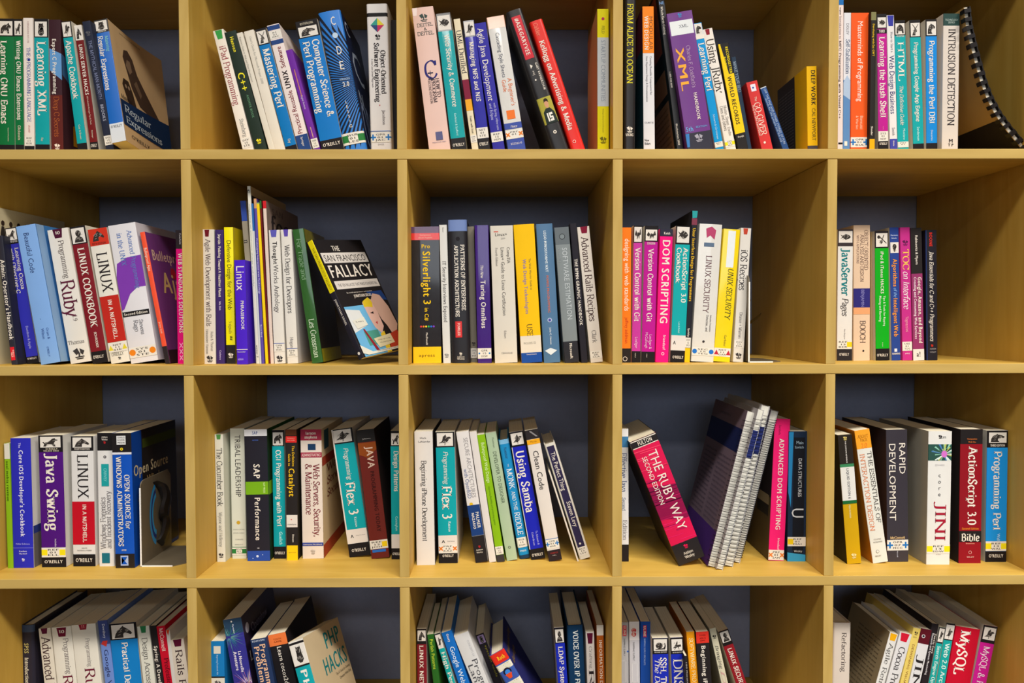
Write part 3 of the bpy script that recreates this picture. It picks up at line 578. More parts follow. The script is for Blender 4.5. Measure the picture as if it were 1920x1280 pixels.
((0, 1), 'tall blue hardcover with black sunburst rays, top row, second cubby', (0.6168, 0.06, 0.3625), -10.66, 0.0384, 0.2459, 0.178, '2a78cc', [('rays', 0.0, 1.0, '1a2030'), ('h', 0.0433, 0.0996, 'C', 'W', 'n', 0.5, 0.72), ('d', 0.1706, 0.00471, 'b8cce0', 0.58), ('h', 0.2469, 0.3033, 'D', 'W', 'n', 0.5, 0.75), ('h', 0.3511, 0.4076, 'E', 'W', 'n', 0.5, 0.72), ('h', 0.4684, 0.4815, 'VERSION', 'b8cce0', 'n', 0.4, 0.85), ('h', 0.4945, 0.5267, '2.0', 'W', 'N', 0.5, 0.8), ('v', 0.6164, 0.8169, 'LESSIG', 'W', 'n'), ('k', 0.8431, 0.9244, 'WUR|01|LES', 'gr')], {'hc': 1, 'cov': '152244', 'gl': 1, 'R': [('h', 0.03, 0.12, 'C', 'c8d4e8', 'n', 0.1, 0.35), ('h', 0.2, 0.42, 'C', 'c8d4e8', 'n', 0.15, 0.75), ('h', 0.52, 0.62, 'N', 'c8d4e8', 'n', 0.15, 0.4), ('h', 0.6, 0.95, 'ORSE', 'a8b8d8', 'n', 0.1, 0.95)]}),
((0, 1), 'tall white hardcover with a multicoloured diamond, top row, second cubby', (0.659, 0.06, 0.3594), -1.43, 0.0352, 0.257, 0.178, 'dcd8d6', [('b', 0.0594, 0.0838, 'K'), ('q', 0.092, 0.1857, 0), ('e', 0.1979, 0.2346, 'K'), ('t', 0.255, 0.6434, 'Software Engineering', '2a2428', 'S', 0.42, 0.8), ('t', 0.304, 0.5901, 'Object-Oriented', '2a2428', 'S', 0.72, 0.9), ('t', 0.3571, 0.5451, 'A Use Case Driven Approach', '6a6468', 'n', 0.2, 0.9), ('d', 0.6622, 0.00086, 'c02020', 0.5), ('t', 0.6967, 0.791, 'Jacobson', '7a7478', 'n', 0.68, 0.8), ('l2', 0.832, '2a62b0'), ('k', 0.8403, 0.906, 'GPR|01|JAC', 'bp'), ('h', 0.9142, 0.9241, '54435', '8a8488', 'n', 0.35, 0.65)], {'hc': 1, 'hcflat': 1}),
((0, 1), 'narrow black book against the cubby right side, top row, second cubby', (0.6771, 0.09, 0.359), 0.04, 0.0091, 0.2415, 0.178, '1f1b1d', [], {}),
((0, 2), 'large pale pink leaning textbook, top row, third cubby', (0.7608, 0.035, 0.3611), -6.76, 0.0356, 0.2413, 0.178, 'dcbcb2', [('p', [(0.03, 0.0), (0.25, 0.0), (0.2, 0.0531), (0.03, 0.0531)], 'e8d8d4'), ('e', 0.0428, 0.1003, '3a4a48'), ('h', 0.1089, 0.132, 'DEITEL', '3a4a48', 's', 0.15, 0.9), ('h', 0.1406, 0.1578, '&', '3a4a48', 's', 0.45, 0.6), ('h', 0.1663, 0.1904, 'DEITEL', '3a4a48', 's', 0.12, 0.9), ('h', 0.3708, 0.487, 'C', '2a2a70', 's', 0.22, 0.85), ('t', 0.4311, 0.5129, '++', '2a2a48', 's', 0.5, 0.6), ('t', 0.4913, 0.6206, 'HOW TO', '4a4048', 's', 0.78, 0.7), ('t', 0.4956, 0.6551, 'PROGRAM', '4a4048', 's', 0.58, 0.8), ('t', 0.4999, 0.6594, 'SECOND EDITION', '4a4048', 's', 0.4, 0.8), ('b', 0.8581, 0.9143, '5a5c84', 0.4, 0.72), ('h', 0.9247, 0.9316, 'PRENTICE HALL', '5a5c84', 'n', 0.2, 0.85)], {'gl': 0}),
((0, 2), 'leaning teal paperback in glossy wrap beside the pink textbook, top row, third cubby', (0.7937, 0.035, 0.3604), -6.67, 0.0246, 0.2321, 0.178, 'T', [('b', 0.0, 0.1275, 'K'), ('a', 0.016, 0.1185, 'fish'), ('t', 0.1542, 0.6704, 'Web Security & Commerce', 'W', 'S', 0.55, 0.75), ('t', 0.7134, 0.8751, 'Garfinkel & Spafford', 'bfe', 'n', 0.5, 0.6), ('b', 0.8931, 1.0, 'K'), ('h', 0.9308, 0.9515, "O'REILLY", 'W', 'N', 0.1, 0.9)], {'gl': 2, 'cov': 'd0cabc'}),
((0, 2), 'slim cream leaning paperback with maroon and orange bands, top row, third cubby', (0.8204, 0.035, 0.3598), -7.94, 0.0109, 0.2239, 0.15, 'ded2b4', [('t', 0.0834, 0.4058, 'UML Distilled', '2a2a38', 's', 0.5, 0.9), ('b', 0.4504, 0.5976, '7c1f3a'), ('b', 0.5976, 0.6816, 'e8a42c'), ('t', 0.7208, 0.8515, 'Fowler with Scott', '6a6458', 's', 0.5, 0.7), ('k', 0.8655, 0.9216, 'OPR|01|FOW', '')], {}),
((0, 2), 'deep blue leaning paperback in glossy wrap, top row, third cubby', (0.836, 0.035, 0.3602), -7.07, 0.0188, 0.2203, 0.15, '2a2a9c', [('b', 0.0, 0.1223, '3a3a48'), ('a', 0.0094, 0.1129, 'bird'), ('t', 0.1599, 0.6109, 'Managing NFS and NIS', 'W', 'S', 0.5, 0.85), ('k', 0.8068, 0.8874, 'NET|01|STE', ''), ('b', 0.8893, 1.0, 'K'), ('h', 0.9177, 0.9424, "O'REILLY", 'W', 'N', 0.1, 0.9)], {'gl': 2, 'cov': 'd0cabc'}),
((0, 2), 'violet blue leaning paperback with thin white title, top row, third cubby', (0.86, 0.035, 0.3605), -8.5, 0.0197, 0.2169, 0.15, '33309a', [('t', 0.0402, 0.5977, 'Agile Java Development', 'W', 'n', 0.45, 0.8), ('t', 0.617, 0.8273, 'with Spring, Hibernate', 'b8b8e0', 'n', 0.7, 0.6), ('t', 0.617, 0.7452, 'and Eclipse', 'b8b8e0', 'n', 0.35, 0.7), ('k', 0.8389, 0.9143, 'REF|15|HEM', '')], {}),
((0, 2), 'white leaning paperback with orange square and glossy top, top row, third cubby', (0.8899, 0.035, 0.3613), -9.22, 0.0293, 0.2274, 0.15, 'd4d2ce', [('b', 0.0, 0.0852, 'd8a088'), ('t', 0.1173, 0.4479, 'Cascading Style Sheets', '3a4258', 'n', 0.45, 0.7), ('t', 0.4571, 0.6597, "A Beginner's", 'd8703c', 'n', 0.72, 0.8), ('t', 0.4617, 0.5537, 'Guide', 'd8703c', 'n', 0.38, 0.8), ('b', 0.6892, 0.7537, 'e87428', 0.25, 0.72), ('b', 0.7814, 0.8257, '3a4ea0'), ('h', 0.7999, 0.8183, 'Pence', 'W', 'i', 0.35, 0.72), ('k', 0.835, 0.8978, 'PRF|01', 'ox'), ('b', 0.8996, 1.0, '3a4ea0'), ('h', 0.9274, 0.9412, '222222-0', 'W', 'n', 0.2, 0.85)], {'gl': 2}),
((0, 2), 'black leaning hardcover with red title box and photo of a man, top row, third cubby', (0.9636, 0.035, 0.3633), -18.82, 0.0267, 0.2462, 0.178, '242224', [('b', 0.0441, 0.3444, 'c4142a', 0.2, 0.78), ('t', 0.06, 0.3196, '#ASKGARYVEE', 'W', 'N', 0.48, 0.75), ('p', [(0.35, 0.3798), (0.5, 0.3957), (0.35, 0.4117)], 'W'), ('t', 0.3798, 0.5748, 'GARY VAYNERCHUK', 'W', 'N', 0.75, 0.55), ('t', 0.4285, 0.4595, '>>|', 'W', 'N', 0.42, 0.5), ('d', 0.4923, 0.00147, 'W', 0.4), ('photo', 0.6191, 0.8012, 0), ('d', 0.8635, 0.00294, 'W', 0.5), ('d', 0.8635, 0.00126, 'K', 0.5)], {'hc': 1, 'gl': 1}),
((0, 2), 'bright red leaning hardcover, last of the leaning row, top row, third cubby', (0.9932, 0.035, 0.3627), -18.5, 0.0231, 0.2284, 0.15, 'd8261c', [('t', 0.0171, 0.114, 'Calder', 'f08a70', 's', 0.38, 0.8), ('t', 0.152, 0.8341, 'Kellogg on Advertising & Media', 'W', 'S', 0.42, 0.85), ('d', 0.9203, 0.00273, 'W', 0.4), ('d', 0.9203, 0.002, 'd8261c', 0.4)], {'hc': 1, 'gl': 1}),
((0, 2), 'yellow and silver hardcover standing alone at right, top row, third cubby', (1.0335, 0.035, 0.359), -0.16, 0.019, 0.2389, 0.155, 'dcd00c', [('b', 0.1964, 0.6718, 'b9bfc2'), ('d', 0.0671, 0.00252, 'b02a58', 0.5), ('t', 0.1145, 0.1705, 'FELD', '8a8420', 'n'), ('t', 0.2136, 0.6389, 'STARTUP COMMUNITIES', '8a94a0', 'n', 0.5, 1.3), ('t', 0.6892, 0.854, 'Building an Entrepreneurial Ecosystem', '8a8420', 'n', 0.5, 0.7), ('e', 0.88, 0.9322, '6a6410')], {'cov': 'b8a070', 'L': [('b', 0, 1, 'c8a468')]}),
((0, 3), 'tall black hardcover with yellow vertical title by the divider, top row, fourth cubby', (1.0791, 0.045, 0.3591), 0.33, 0.0189, 0.2804, 0.178, '201d1e', [('t', 0.1019, 0.5759, 'FROM ALICE TO OCEAN', 'e8dc2c', 's', 0.45, 1), ('e', 0.8304, 0.8676, 'W'), ('h', 0.8736, 0.8885, 'VIKING', 'W', 'S', 0.15, 0.85)], {'hc': 1, 'gl': 1}),
((0, 3), 'white paperback with an orange upper half, top row, fourth cubby', (1.1153, 0.06, 0.3591), -0.67, 0.0193, 0.253, 0.178, 'd8d8dc', [('b', 0.0, 0.3095, 'f08420'), ('t', 0.0646, 0.2887, 'MODULAR', '7a4a28', 'n', 0.72, 0.6), ('t', 0.0646, 0.2904, 'WEB DESIGN', 'W', 'N', 0.32, 0.7), ('t', 0.3303, 0.5883, 'Creating Reusable Components for', '7a7a80', 'n', 0.7, 0.6), ('t', 0.3303, 0.6342, 'User Experience Design & Documentation', '7a7a80', 'n', 0.35, 0.6), ('h', 0.7678, 0.7786, 'CURTIS', '6a6a70', 'n', 0.1, 0.9), ('h', 0.8823, 0.8973, 'New', 'K', 'N', 0.1, 0.5), ('h', 0.904, 0.9207, 'Riders', 'K', 'N', 0.1, 0.62)], {'cov': '2c6a72', 'L': [('b', 0, 0.27, '8c3a4c'), ('b', 0.27, 1, '2c5a68'), ('h', 0.32, 0.335, 'lorem ipsum dolor sit amet', '1c3a44', 'n', 0.3, 0.85), ('h', 0.35, 0.365, 'lorem ipsum dolor sit amet', '1c3a44', 'n', 0.3, 0.85), ('h', 0.38, 0.395, 'lorem ipsum dolor sit amet', '1c3a44', 'n', 0.3, 0.85), ('h', 0.41000000000000003, 0.42500000000000004, 'lorem ipsum dolor sit amet', '1c3a44', 'n', 0.3, 0.85), ('h', 0.44, 0.455, 'lorem ipsum dolor sit amet', '1c3a44', 'n', 0.3, 0.85), ('h', 0.47, 0.485, 'lorem ipsum dolor sit amet', '1c3a44', 'n', 0.3, 0.85), ('h', 0.5, 0.515, 'lorem ipsum dolor sit amet', '1c3a44', 'n', 0.3, 0.85), ('h', 0.53, 0.545, 'lorem ipsum dolor sit amet', '1c3a44', 'n', 0.3, 0.85), ('h', 0.56, 0.575, 'lorem ipsum dolor sit amet', '1c3a44', 'n', 0.3, 0.85), ('h', 0.5900000000000001, 0.605, 'lorem ipsum dolor sit amet', '1c3a44', 'n', 0.3, 0.85), ('h', 0.62, 0.635, 'lorem ipsum dolor sit amet', '1c3a44', 'n', 0.3, 0.85), ('h', 0.6499999999999999, 0.665, 'lorem ipsum dolor sit amet', '1c3a44', 'n', 0.3, 0.85), ('h', 0.6799999999999999, 0.6950000000000001, 'lorem ipsum dolor sit amet', '1c3a44', 'n', 0.3, 0.85), ('h', 0.71, 0.7250000000000001, 'lorem ipsum dolor sit amet', '1c3a44', 'n', 0.3, 0.85), ('h', 0.74, 0.755, 'lorem ipsum dolor sit amet', '1c3a44', 'n', 0.3, 0.85), ('h', 0.77, 0.7849999999999999, 'lorem ipsum dolor sit amet', '1c3a44', 'n', 0.3, 0.85), ('h', 0.8, 0.815, 'lorem ipsum dolor sit amet', '1c3a44', 'n', 0.3, 0.85), ('h', 0.8300000000000001, 0.845, 'lorem ipsum dolor sit amet', '1c3a44', 'n', 0.3, 0.85)]}),
((0, 3), 'black leaning catalog with orange panels on its back cover, top row, fourth cubby', (1.1734, 0.075, 0.3597), -7.55, 0.0111, 0.2915, 0.178, '201f22', [('h', 0.0769, 0.0938, 'NE', '8ab4e8', 'N', 0.1, 0.9), ('t', 0.1063, 0.2714, 'Whole Earth Catalog', 'W', 'N', 0.4, 0.9), ('t', 0.4885, 0.5843, '1-800-938-8600', 'W', 'N', 0.4, 0.8), ('t', 0.7949, 0.9244, 'Workstation 2000', 'W', 'N', 0.4, 0.9)], {'cov': '1c1a20', 'gl': 1, 'L': [('b', 0.02, 0.36, 'b04a34', 0.1, 0.92), ('b', 0.46, 0.6, 'a8684c', 0.1, 0.92), ('b', 0.64, 0.97, 'a06a50', 0.1, 0.92), ('h', 0.67, 0.683, 'item description and price', '3a2420', 'n', 0.2, 0.85), ('h', 0.7030000000000001, 0.7160000000000001, 'item description and price', '3a2420', 'n', 0.2, 0.85), ('h', 0.736, 0.7490000000000001, 'item description and price', '3a2420', 'n', 0.2, 0.85), ('h', 0.769, 0.782, 'item description and price', '3a2420', 'n', 0.2, 0.85), ('h', 0.802, 0.8150000000000001, 'item description and price', '3a2420', 'n', 0.2, 0.85), ('h', 0.8350000000000001, 0.8480000000000001, 'item description and price', '3a2420', 'n', 0.2, 0.85), ('h', 0.8680000000000001, 0.881, 'item description and price', '3a2420', 'n', 0.2, 0.85), ('h', 0.901, 0.914, 'item description and price', '3a2420', 'n', 0.2, 0.85), ('h', 0.934, 0.9470000000000001, 'item description and price', '3a2420', 'n', 0.2, 0.85)]}),
((0, 3), 'thick purple leaning handbook with orange letters, top row, fourth cubby', (1.2042, 0.06, 0.3625), -9.2, 0.0437, 0.2435, 0.178, '6a3484', [('e', 0.007, 0.0375, '3a8ac0'), ('b', 0.0593, 0.1571, 'dfe4e6', 0.06, 0.95), ('h', 0.0899, 0.11, 'XML', '5a5a68', 's', 0.4, 0.75), ('t', 0.2472, 0.5537, 'XML', 'f0a83c', 'N', 0.28, 0.6), ('t', 0.2384, 0.5318, "Charles F. Goldfarb's", 'b898c0', 's', 0.62, 0.55), ('t', 0.5669, 0.7584, 'HANDBOOK', 'W', 'N', 0.62, 0.7), ('h', 0.7971, 0.8288, '5th', '6aa8e0', 'N', 0.05, 0.35), ('h', 0.7997, 0.8129, 'EDITION', '6aa8e0', 'n', 0.45, 0.9), ('b', 0.8411, 1.0, '2a2838'), ('e', 0.8525, 0.9098, 'a0a0b0'), ('p', [(0, 0.8437), (0.15, 0.8437), (0.1, 0.9362), (0, 0.9362)], '3a7ac0')], {'gl': 1}),
((0, 3), 'bright cyan leaning paperback beside the purple handbook, top row, fourth cubby', (1.2375, 0.06, 0.3603), -10.4, 0.0142, 0.2278, 0.15, '0a8fd0', [('b', 0.0, 0.0, 'K'), ('b', 0.0047, 0.089, 'e0dcd8', 0.05, 0.95), ('a', 0.0075, 0.0843, 'camel'), ('b', 0.089, 0.12, 'W'), ('t', 0.15, 0.5118, 'Learning Perl', 'W', 'S', 0.5, 1), ('t', 0.6862, 0.875, 'Schwartz & Christiansen', 'bde', 'n', 0.5, 0.6), ('k', 0.8939, 0.9336, 'REF|01', '')], {'cov': 'd0cabc'}),
((0, 3), 'off white leaning paperback with a maroon tag, top row, fourth cubby', (1.257, 0.06, 0.3607), -11.57, 0.0171, 0.2184, 0.15, 'e4ddd4', [('g', 0.002, 0.0461, '8a1c2c', 0.25, 0.7), ('t', 0.0785, 0.5036, 'Using JRuby', '3a3432', 's', 0.5, 0.95), ('t', 0.6072, 0.8444, 'Nutter, Sieger, Enebo', '8a8680', 's', 0.7, 0.6), ('t', 0.6072, 0.7999, 'Dees and others', '8a8680', 's', 0.35, 0.6), ('k', 0.8741, 0.9305, 'LEV|15|NUT', 'yq')], {}),
((0, 3), 'leaning black and yellow records book, top row, fourth cubby', (1.2778, 0.06, 0.3607), -11.2, 0.0175, 0.1931, 0.13, '242222', [('p', [(-0.02, 0.0), (0.18, 0.0), (0.5, 0.2723), (1.0, 0.2723), (1.0, 0.7963), (0.0, 0.8019)], 'f0c818'), ('t', 0.0333, 0.27, 'RECORDSETTER', 'f0d818', 'N', 0.72, 0.55), ('t', 0.1166, 0.2723, 'BOOK OF', 'f0d818', 'N', 0.32, 0.6), ('t', 0.2923, 0.7237, 'WORLD RECORDS', '2a2420', 'N', 0.45, 0.62), ('h', 0.8187, 0.8354, 'the people', 'W', 'N', 0.2, 0.8)], {}),
((0, 3), 'slim dark blue leaning book, top row, fourth cubby', (1.292, 0.07, 0.3597), -10.34, 0.0081, 0.1739, 0.13, '26384c', [('t', 0.0459, 0.35, 'MAKE YOUR BED', '9ab', 's', 0.5, 0.9)], {}),
((0, 3), 'small red leaning hardcover, top row, fourth cubby', (1.3194, 0.06, 0.3613), -13.64, 0.0192, 0.1284, 0.13, 'cc3838', [('b', 0.0389, 0.1319, 'e0dce8', 0.3, 0.75), ('d', 0.0845, 0.00171, '3a5aa0', 0.5), ('t', 0.2842, 0.7249, 'GO-GIVER', 'f0dccc', 's', 0.5, 0.7), ('t', 0.208, 0.2673, 'The', 'f0dccc', 's', 0.5, 0.5), ('t', 0.3096, 0.7249, 'Burg and John David Mann', 'f0dccc', 's', 0.15, 0.5), ('d', 0.8234, 0.00193, 'W', 0.4)], {}),
((0, 3), 'small slim blue leaning book, top row, fourth cubby', (1.3528, 0.06, 0.3609), -20.77, 0.0106, 0.1237, 0.13, '2c4f88', [('b', 0.0, 0.0128, 'c8d0d8'), ('t', 0.0274, 0.8317, 'OFF THE MAP AND OTHER STORIES OF FUN', 'a8bcd8', 'n', 0.6, 0.7), ('t', 0.1551, 0.7951, 'words for the people and the city', 'a8bcd8', 'n', 0.25, 0.6)], {}),
((0, 3), 'small bright yellow book alone by the right wall, top row, fourth cubby', (1.3822, 0.028, 0.3592), -1.39, 0.0167, 0.1423, 0.14, 'e8b40c', [('t', 0.0434, 0.456, 'DEEP WORK', '2a2420', 'N', 0.62, 0.8), ('t', 0.485, 0.8624, 'CAL NEWPORT', '5a4a20', 'n', 0.62, 0.8), ('b', 0.9205, 1.0, '4a4448')], {'L': [('b', 0, 1, '3a3430', 0, 0.62), ('h', 0.13, 0.145, 'lorem ipsum dolor sit amet elit', '8a8078', 'n', 0.05, 0.58), ('h', 0.168, 0.183, 'lorem ipsum dolor sit amet elit', '8a8078', 'n', 0.05, 0.58), ('h', 0.20600000000000002, 0.22099999999999997, 'lorem ipsum dolor sit amet elit', '8a8078', 'n', 0.05, 0.58), ('h', 0.244, 0.259, 'lorem ipsum dolor sit amet elit', '8a8078', 'n', 0.05, 0.58), ('h', 0.28200000000000003, 0.297, 'lorem ipsum dolor sit amet elit', '8a8078', 'n', 0.05, 0.58), ('h', 0.32, 0.33499999999999996, 'lorem ipsum dolor sit amet elit', '8a8078', 'n', 0.05, 0.58), ('h', 0.358, 0.373, 'lorem ipsum dolor sit amet elit', '8a8078', 'n', 0.05, 0.58), ('h', 0.396, 0.41100000000000003, 'lorem ipsum dolor sit amet elit', '8a8078', 'n', 0.05, 0.58), ('h', 0.434, 0.44899999999999995, 'lorem ipsum dolor sit amet elit', '8a8078', 'n', 0.05, 0.58), ('h', 0.472, 0.487, 'lorem ipsum dolor sit amet elit', '8a8078', 'n', 0.05, 0.58), ('h', 0.51, 0.525, 'lorem ipsum dolor sit amet elit', '8a8078', 'n', 0.05, 0.58), ('h', 0.548, 0.563, 'lorem ipsum dolor sit amet elit', '8a8078', 'n', 0.05, 0.58), ('h', 0.586, 0.601, 'lorem ipsum dolor sit amet elit', '8a8078', 'n', 0.05, 0.58), ('h', 0.624, 0.639, 'lorem ipsum dolor sit amet elit', '8a8078', 'n', 0.05, 0.58), ('h', 0.662, 0.677, 'lorem ipsum dolor sit amet elit', '8a8078', 'n', 0.05, 0.58), ('h', 0.7, 0.715, 'lorem ipsum dolor sit amet elit', '8a8078', 'n', 0.05, 0.58), ('h', 0.738, 0.753, 'lorem ipsum dolor sit amet elit', '8a8078', 'n', 0.05, 0.58), ('h', 0.776, 0.791, 'lorem ipsum dolor sit amet elit', '8a8078', 'n', 0.05, 0.58), ('h', 0.814, 0.829, 'lorem ipsum dolor sit amet elit', '8a8078', 'n', 0.05, 0.58), ('h', 0.852, 0.867, 'lorem ipsum dolor sit amet elit', '8a8078', 'n', 0.05, 0.58)]}),
((0, 4), 'tall off white paperback against the divider, top row, fifth cubby', (1.421, 0.012, 0.359), -0.19, 0.0086, 0.2597, 0.178, 'e2d2cc', [('b', 0.0, 0.0895, '1a6ab0'), ('t', 0.1051, 0.1519, 'Kruglinski', 'K', 'S', 0.35, 0.9), ('t', 0.1596, 0.3001, 'Introduction to', '8a7a78', 's', 0.35, 0.6), ('t', 0.3118, 0.8012, 'MFC Programming with Visual C++', '6a5a58', 'S', 0.35, 0.8), ('t', 0.9466, 0.9702, 'I', 'K', 'N')], {}),
((0, 4), 'slim white paperback fading to blue, top row, fifth cubby', (1.4434, 0.04, 0.359), -0.03, 0.0119, 0.2348, 0.178, 'd8d8dc', [('b', 0.475, 1.0, '5a86b8'), ('p', [(0, 0.4927), (0.5, 0.4396), (1, 0.4838), (1, 0.6167), (0, 0.5812)], 'a8bcd4'), ('t', 0.0731, 0.1525, 'DOLEV', '8a8a90', 'n', 0.5, 0.5), ('t', 0.1878, 0.4307, 'Self-Stabilization', '5a6a88', 's', 0.55, 0.8), ('b', 0.9096, 0.9407, 'W', 0.2, 0.6)], {}),
((0, 4), 'wide bright orange paperback, top row, fifth cubby', (1.4747, 0.06, 0.3591), -0.32, 0.0303, 0.2424, 0.178, 'e8581c', [('t', 0.0563, 0.6161, 'Masterminds of Programming', 'f0e4d8', 'n', 0.5, 0.6), ('t', 0.7147, 0.8108, 'Biancuzzi', 'f8c8a8', 'n', 0.6, 0.7), ('t', 0.7147, 0.8108, '& Warden', 'f8c8a8', 'n', 0.35, 0.7), ('k', 0.8658, 0.9358, 'OPR|01|BIA', 'bp')], {'gl': 0}),
((0, 4), 'thin black paperback with yellow lettering, top row, fifth cubby', (1.4914, 0.05, 0.359), 0.12, 0.0089, 0.2402, 0.178, '262220', [('b', 0.0, 0.0582, '7c7a50'), ('t', 0.0825, 0.3086, 'Developing with Ext GWT', 'e8c01c', 'N', 0.5, 0.8), ('t', 0.7973, 0.863, 'Slender', 'W', 'N', 0.4, 0.7), ('b', 0.8866, 1.0, 'e8a80c')], {}),
((0, 4), 'magenta paperback with an engraved shell at the top, top row, fifth cubby', (1.5158, 0.06, 0.3592), -1.4, 0.0169, 0.2406, 0.178, 'b81c8c', [('b', 0.0, 0.1031, 'K'), ('a', 0.0245, 0.0961, 'fish'), ('t', 0.1599, 0.7275, 'Learning the bash Shell', 'W', 'S', 0.5, 0.95), ('b', 0.1083, 0.1363, 'K'), ('h', 0.1118, 0.1311, 'THIRD', 'W', 'N', 0.2, 0.8), ('t', 0.7874, 0.8138, 'Newham', 'e8b', 'n', 0.5, 0.6), ('k', 0.8226, 0.8931, 'SYS|01|NEW', ''), ('b', 0.8931, 1.0, 'K'), ('h', 0.9019, 0.9195, "O'REILLY", 'W', 'N', 0.1, 0.9)], {'cov': 'd0cabc'}),
((0, 4), 'white paperback with a dark blue tag, top row, fifth cubby', (1.5338, 0.06, 0.3592), -2.2, 0.0126, 0.2386, 0.178, 'e0dcdc', [('g', 0.0018, 0.0776, '34389a', 0.1, 0.95), ('t', 0.1173, 0.2629, 'How to Start a', '6a6a78', 'n', 0.6, 0.6), ('t', 0.285, 0.6985, 'Web Design Business', '3a3a70', 'n', 0.5, 0.85), ('t', 0.7944, 0.8522, 'Smith', '6a6a78', 'n', 0.5, 0.6), ('b', 0.8762, 1.0, '4044a0'), ('t', 0.8877, 0.9278, 'Globe', 'W', 'N', 0.5, 0.8)], {}),
((0, 4), 'teal definitive guide paperback, widest letters, top row, fifth cubby', (1.5528, 0.065, 0.3594), -2.34, 0.0188, 0.2315, 0.178, '12a0a4', [('b', 0.0, 0.1095, 'K'), ('a', 0.021, 0.1022, 'gorilla'), ('t', 0.1552, 0.4433, 'HTML', 'W', 's', 0.5, 0.7), ('h', 0.1095, 0.1214, '4TH EDITION', 'W', 'N', 0.15, 0.85), ('t', 0.4754, 0.7645, 'The Definitive Guide', 'W', 'i', 0.45, 0.9), ('t', 0.792, 0.8748, 'Musciano', 'bee', 'n', 0.6, 0.6), ('k', 0.8886, 0.93, 'PRF|01', '')], {'cov': 'd0cabc'}),
((0, 4), 'teal paperback with an antelope engraving, top row, fifth cubby', (1.5808, 0.068, 0.3594), -2.42, 0.0186, 0.2333, 0.178, '12a0a4', [('b', 0.0, 0.1253, 'K'), ('a', 0.0209, 0.118, 'antelope'), ('t', 0.1616, 0.7403, 'Programming Google App Engine', 'W', 'S', 0.5, 0.95), ('b', 0.9004, 1.0, 'K'), ('t', 0.7768, 0.882, 'Sanderson', 'bee', 'n', 0.5, 0.7)], {'cov': 'd0cabc'}),
((0, 4), 'clear blue paperback with an engraved animal head, top row, fifth cubby', (1.6032, 0.068, 0.3592), -1.03, 0.019, 0.2346, 0.178, '1484d4', [('b', 0.0, 0.1218, 'K'), ('a', 0.0153, 0.1146, 'camel'), ('t', 0.1534, 0.7556, 'Programming the Perl DBI', 'W', 'S', 0.5, 0.95), ('b', 0.8965, 1.0, 'K'), ('t', 0.801, 0.8783, 'Descartes', 'cde', 'n', 0.5, 0.6)], {'cov': 'd0cabc'}),
((0, 4), 'thick cream paperback with a dark green top, top row, fifth cubby', (1.6294, 0.06, 0.359), -0.02, 0.0278, 0.2414, 0.178, 'd4cac0', [('b', 0.0, 0.0845, '2a4642'), ('h', 0.0383, 0.0505, 'TECHNOLOGY', 'b8c8c0', 's', 0.1, 0.9), ('h', 0.0557, 0.0679, 'SERIES', 'b8c8c0', 's', 0.3, 0.7), ('t', 0.1045, 0.784, 'INTRUSION DETECTION', '3a3436', 's', 0.52, 0.75), ('h', 0.8779, 0.9025, 'M', 'K', 'N', 0.42, 0.7), ('h', 0.9096, 0.9289, 'T P', 'K', 'N', 0.38, 0.72)], {}),
((1, 0), 'dark leaning handbook with a red badge, leftmost, second row, first cubby', (0.0461, 0.035, 0.0085), -5.67, 0.0104, 0.2162, 0.15, '2a2a36', [('t', 0.1864, 0.8085, "Admin: Operator's Handbook", 'W', 'N', 0.5, 0.85), ('b', 0.8637, 0.9665, 'd8202c', 0.1, 0.75), ('h', 0.8858, 0.9411, 'eff', 'e8b0a8', 'N', 0.15, 0.7)], {'gl': 1}),
((1, 0), 'leaning royal blue paperback with two title lines, second row, first cubby', (0.0649, 0.055, 0.0095), -8.39, 0.02, 0.2322, 0.178, '3434b4', [('b', 0.0, 0.1188, 'K'), ('a', 0.0073, 0.0906, 'dog'), ('h', 0.0959, 0.1084, 'SECOND EDITION', 'W', 'N', 0.1, 0.9), ('t', 0.148, 0.4562, 'Learning Cocoa', 'W', 'S', 0.72, 0.8), ('t', 0.1532, 0.4823, 'with Objective-C', 'W', 'S', 0.28, 0.8), ('t', 0.7233, 0.8914, 'Davidson & Apple', 'b8b8f0', 'n', 0.5, 0.6), ('b', 0.9492, 1.0, 'K'), ('h', 0.9565, 0.9702, "O'REILLY", 'W', 'N', 0.1, 0.9)], {'cov': 'd0cabc'}),
((1, 0), 'thick sky blue leaning paperback, second row, first cubby', (0.1092, 0.03, 0.0106), -9.28, 0.0326, 0.2328, 0.178, '7ea8e0', [('t', 0.0511, 0.3448, 'Beautiful Code', '2a3a68', 'n', 0.45, 0.55), ('d', 0.6765, 0.00059, '2a4a88', 0.4), ('t', 0.7434, 0.8258, 'Oram &', '3a5a98', 'n', 0.65, 0.6), ('t', 0.7434, 0.8206, 'Wilson', '3a5a98', 'n', 0.4, 0.6), ('t', 0.8773, 0.9495, "O'REILLY", '3a5a98', 'n', 0.5, 0.5)], {'cov': '3a74b4', 'gl': 0, 'R': [('b', 0, 1, '8ab0dc', 0, 0.12), ('b', 0.62, 0.95, '3070b0', 0.3, 1)]}),
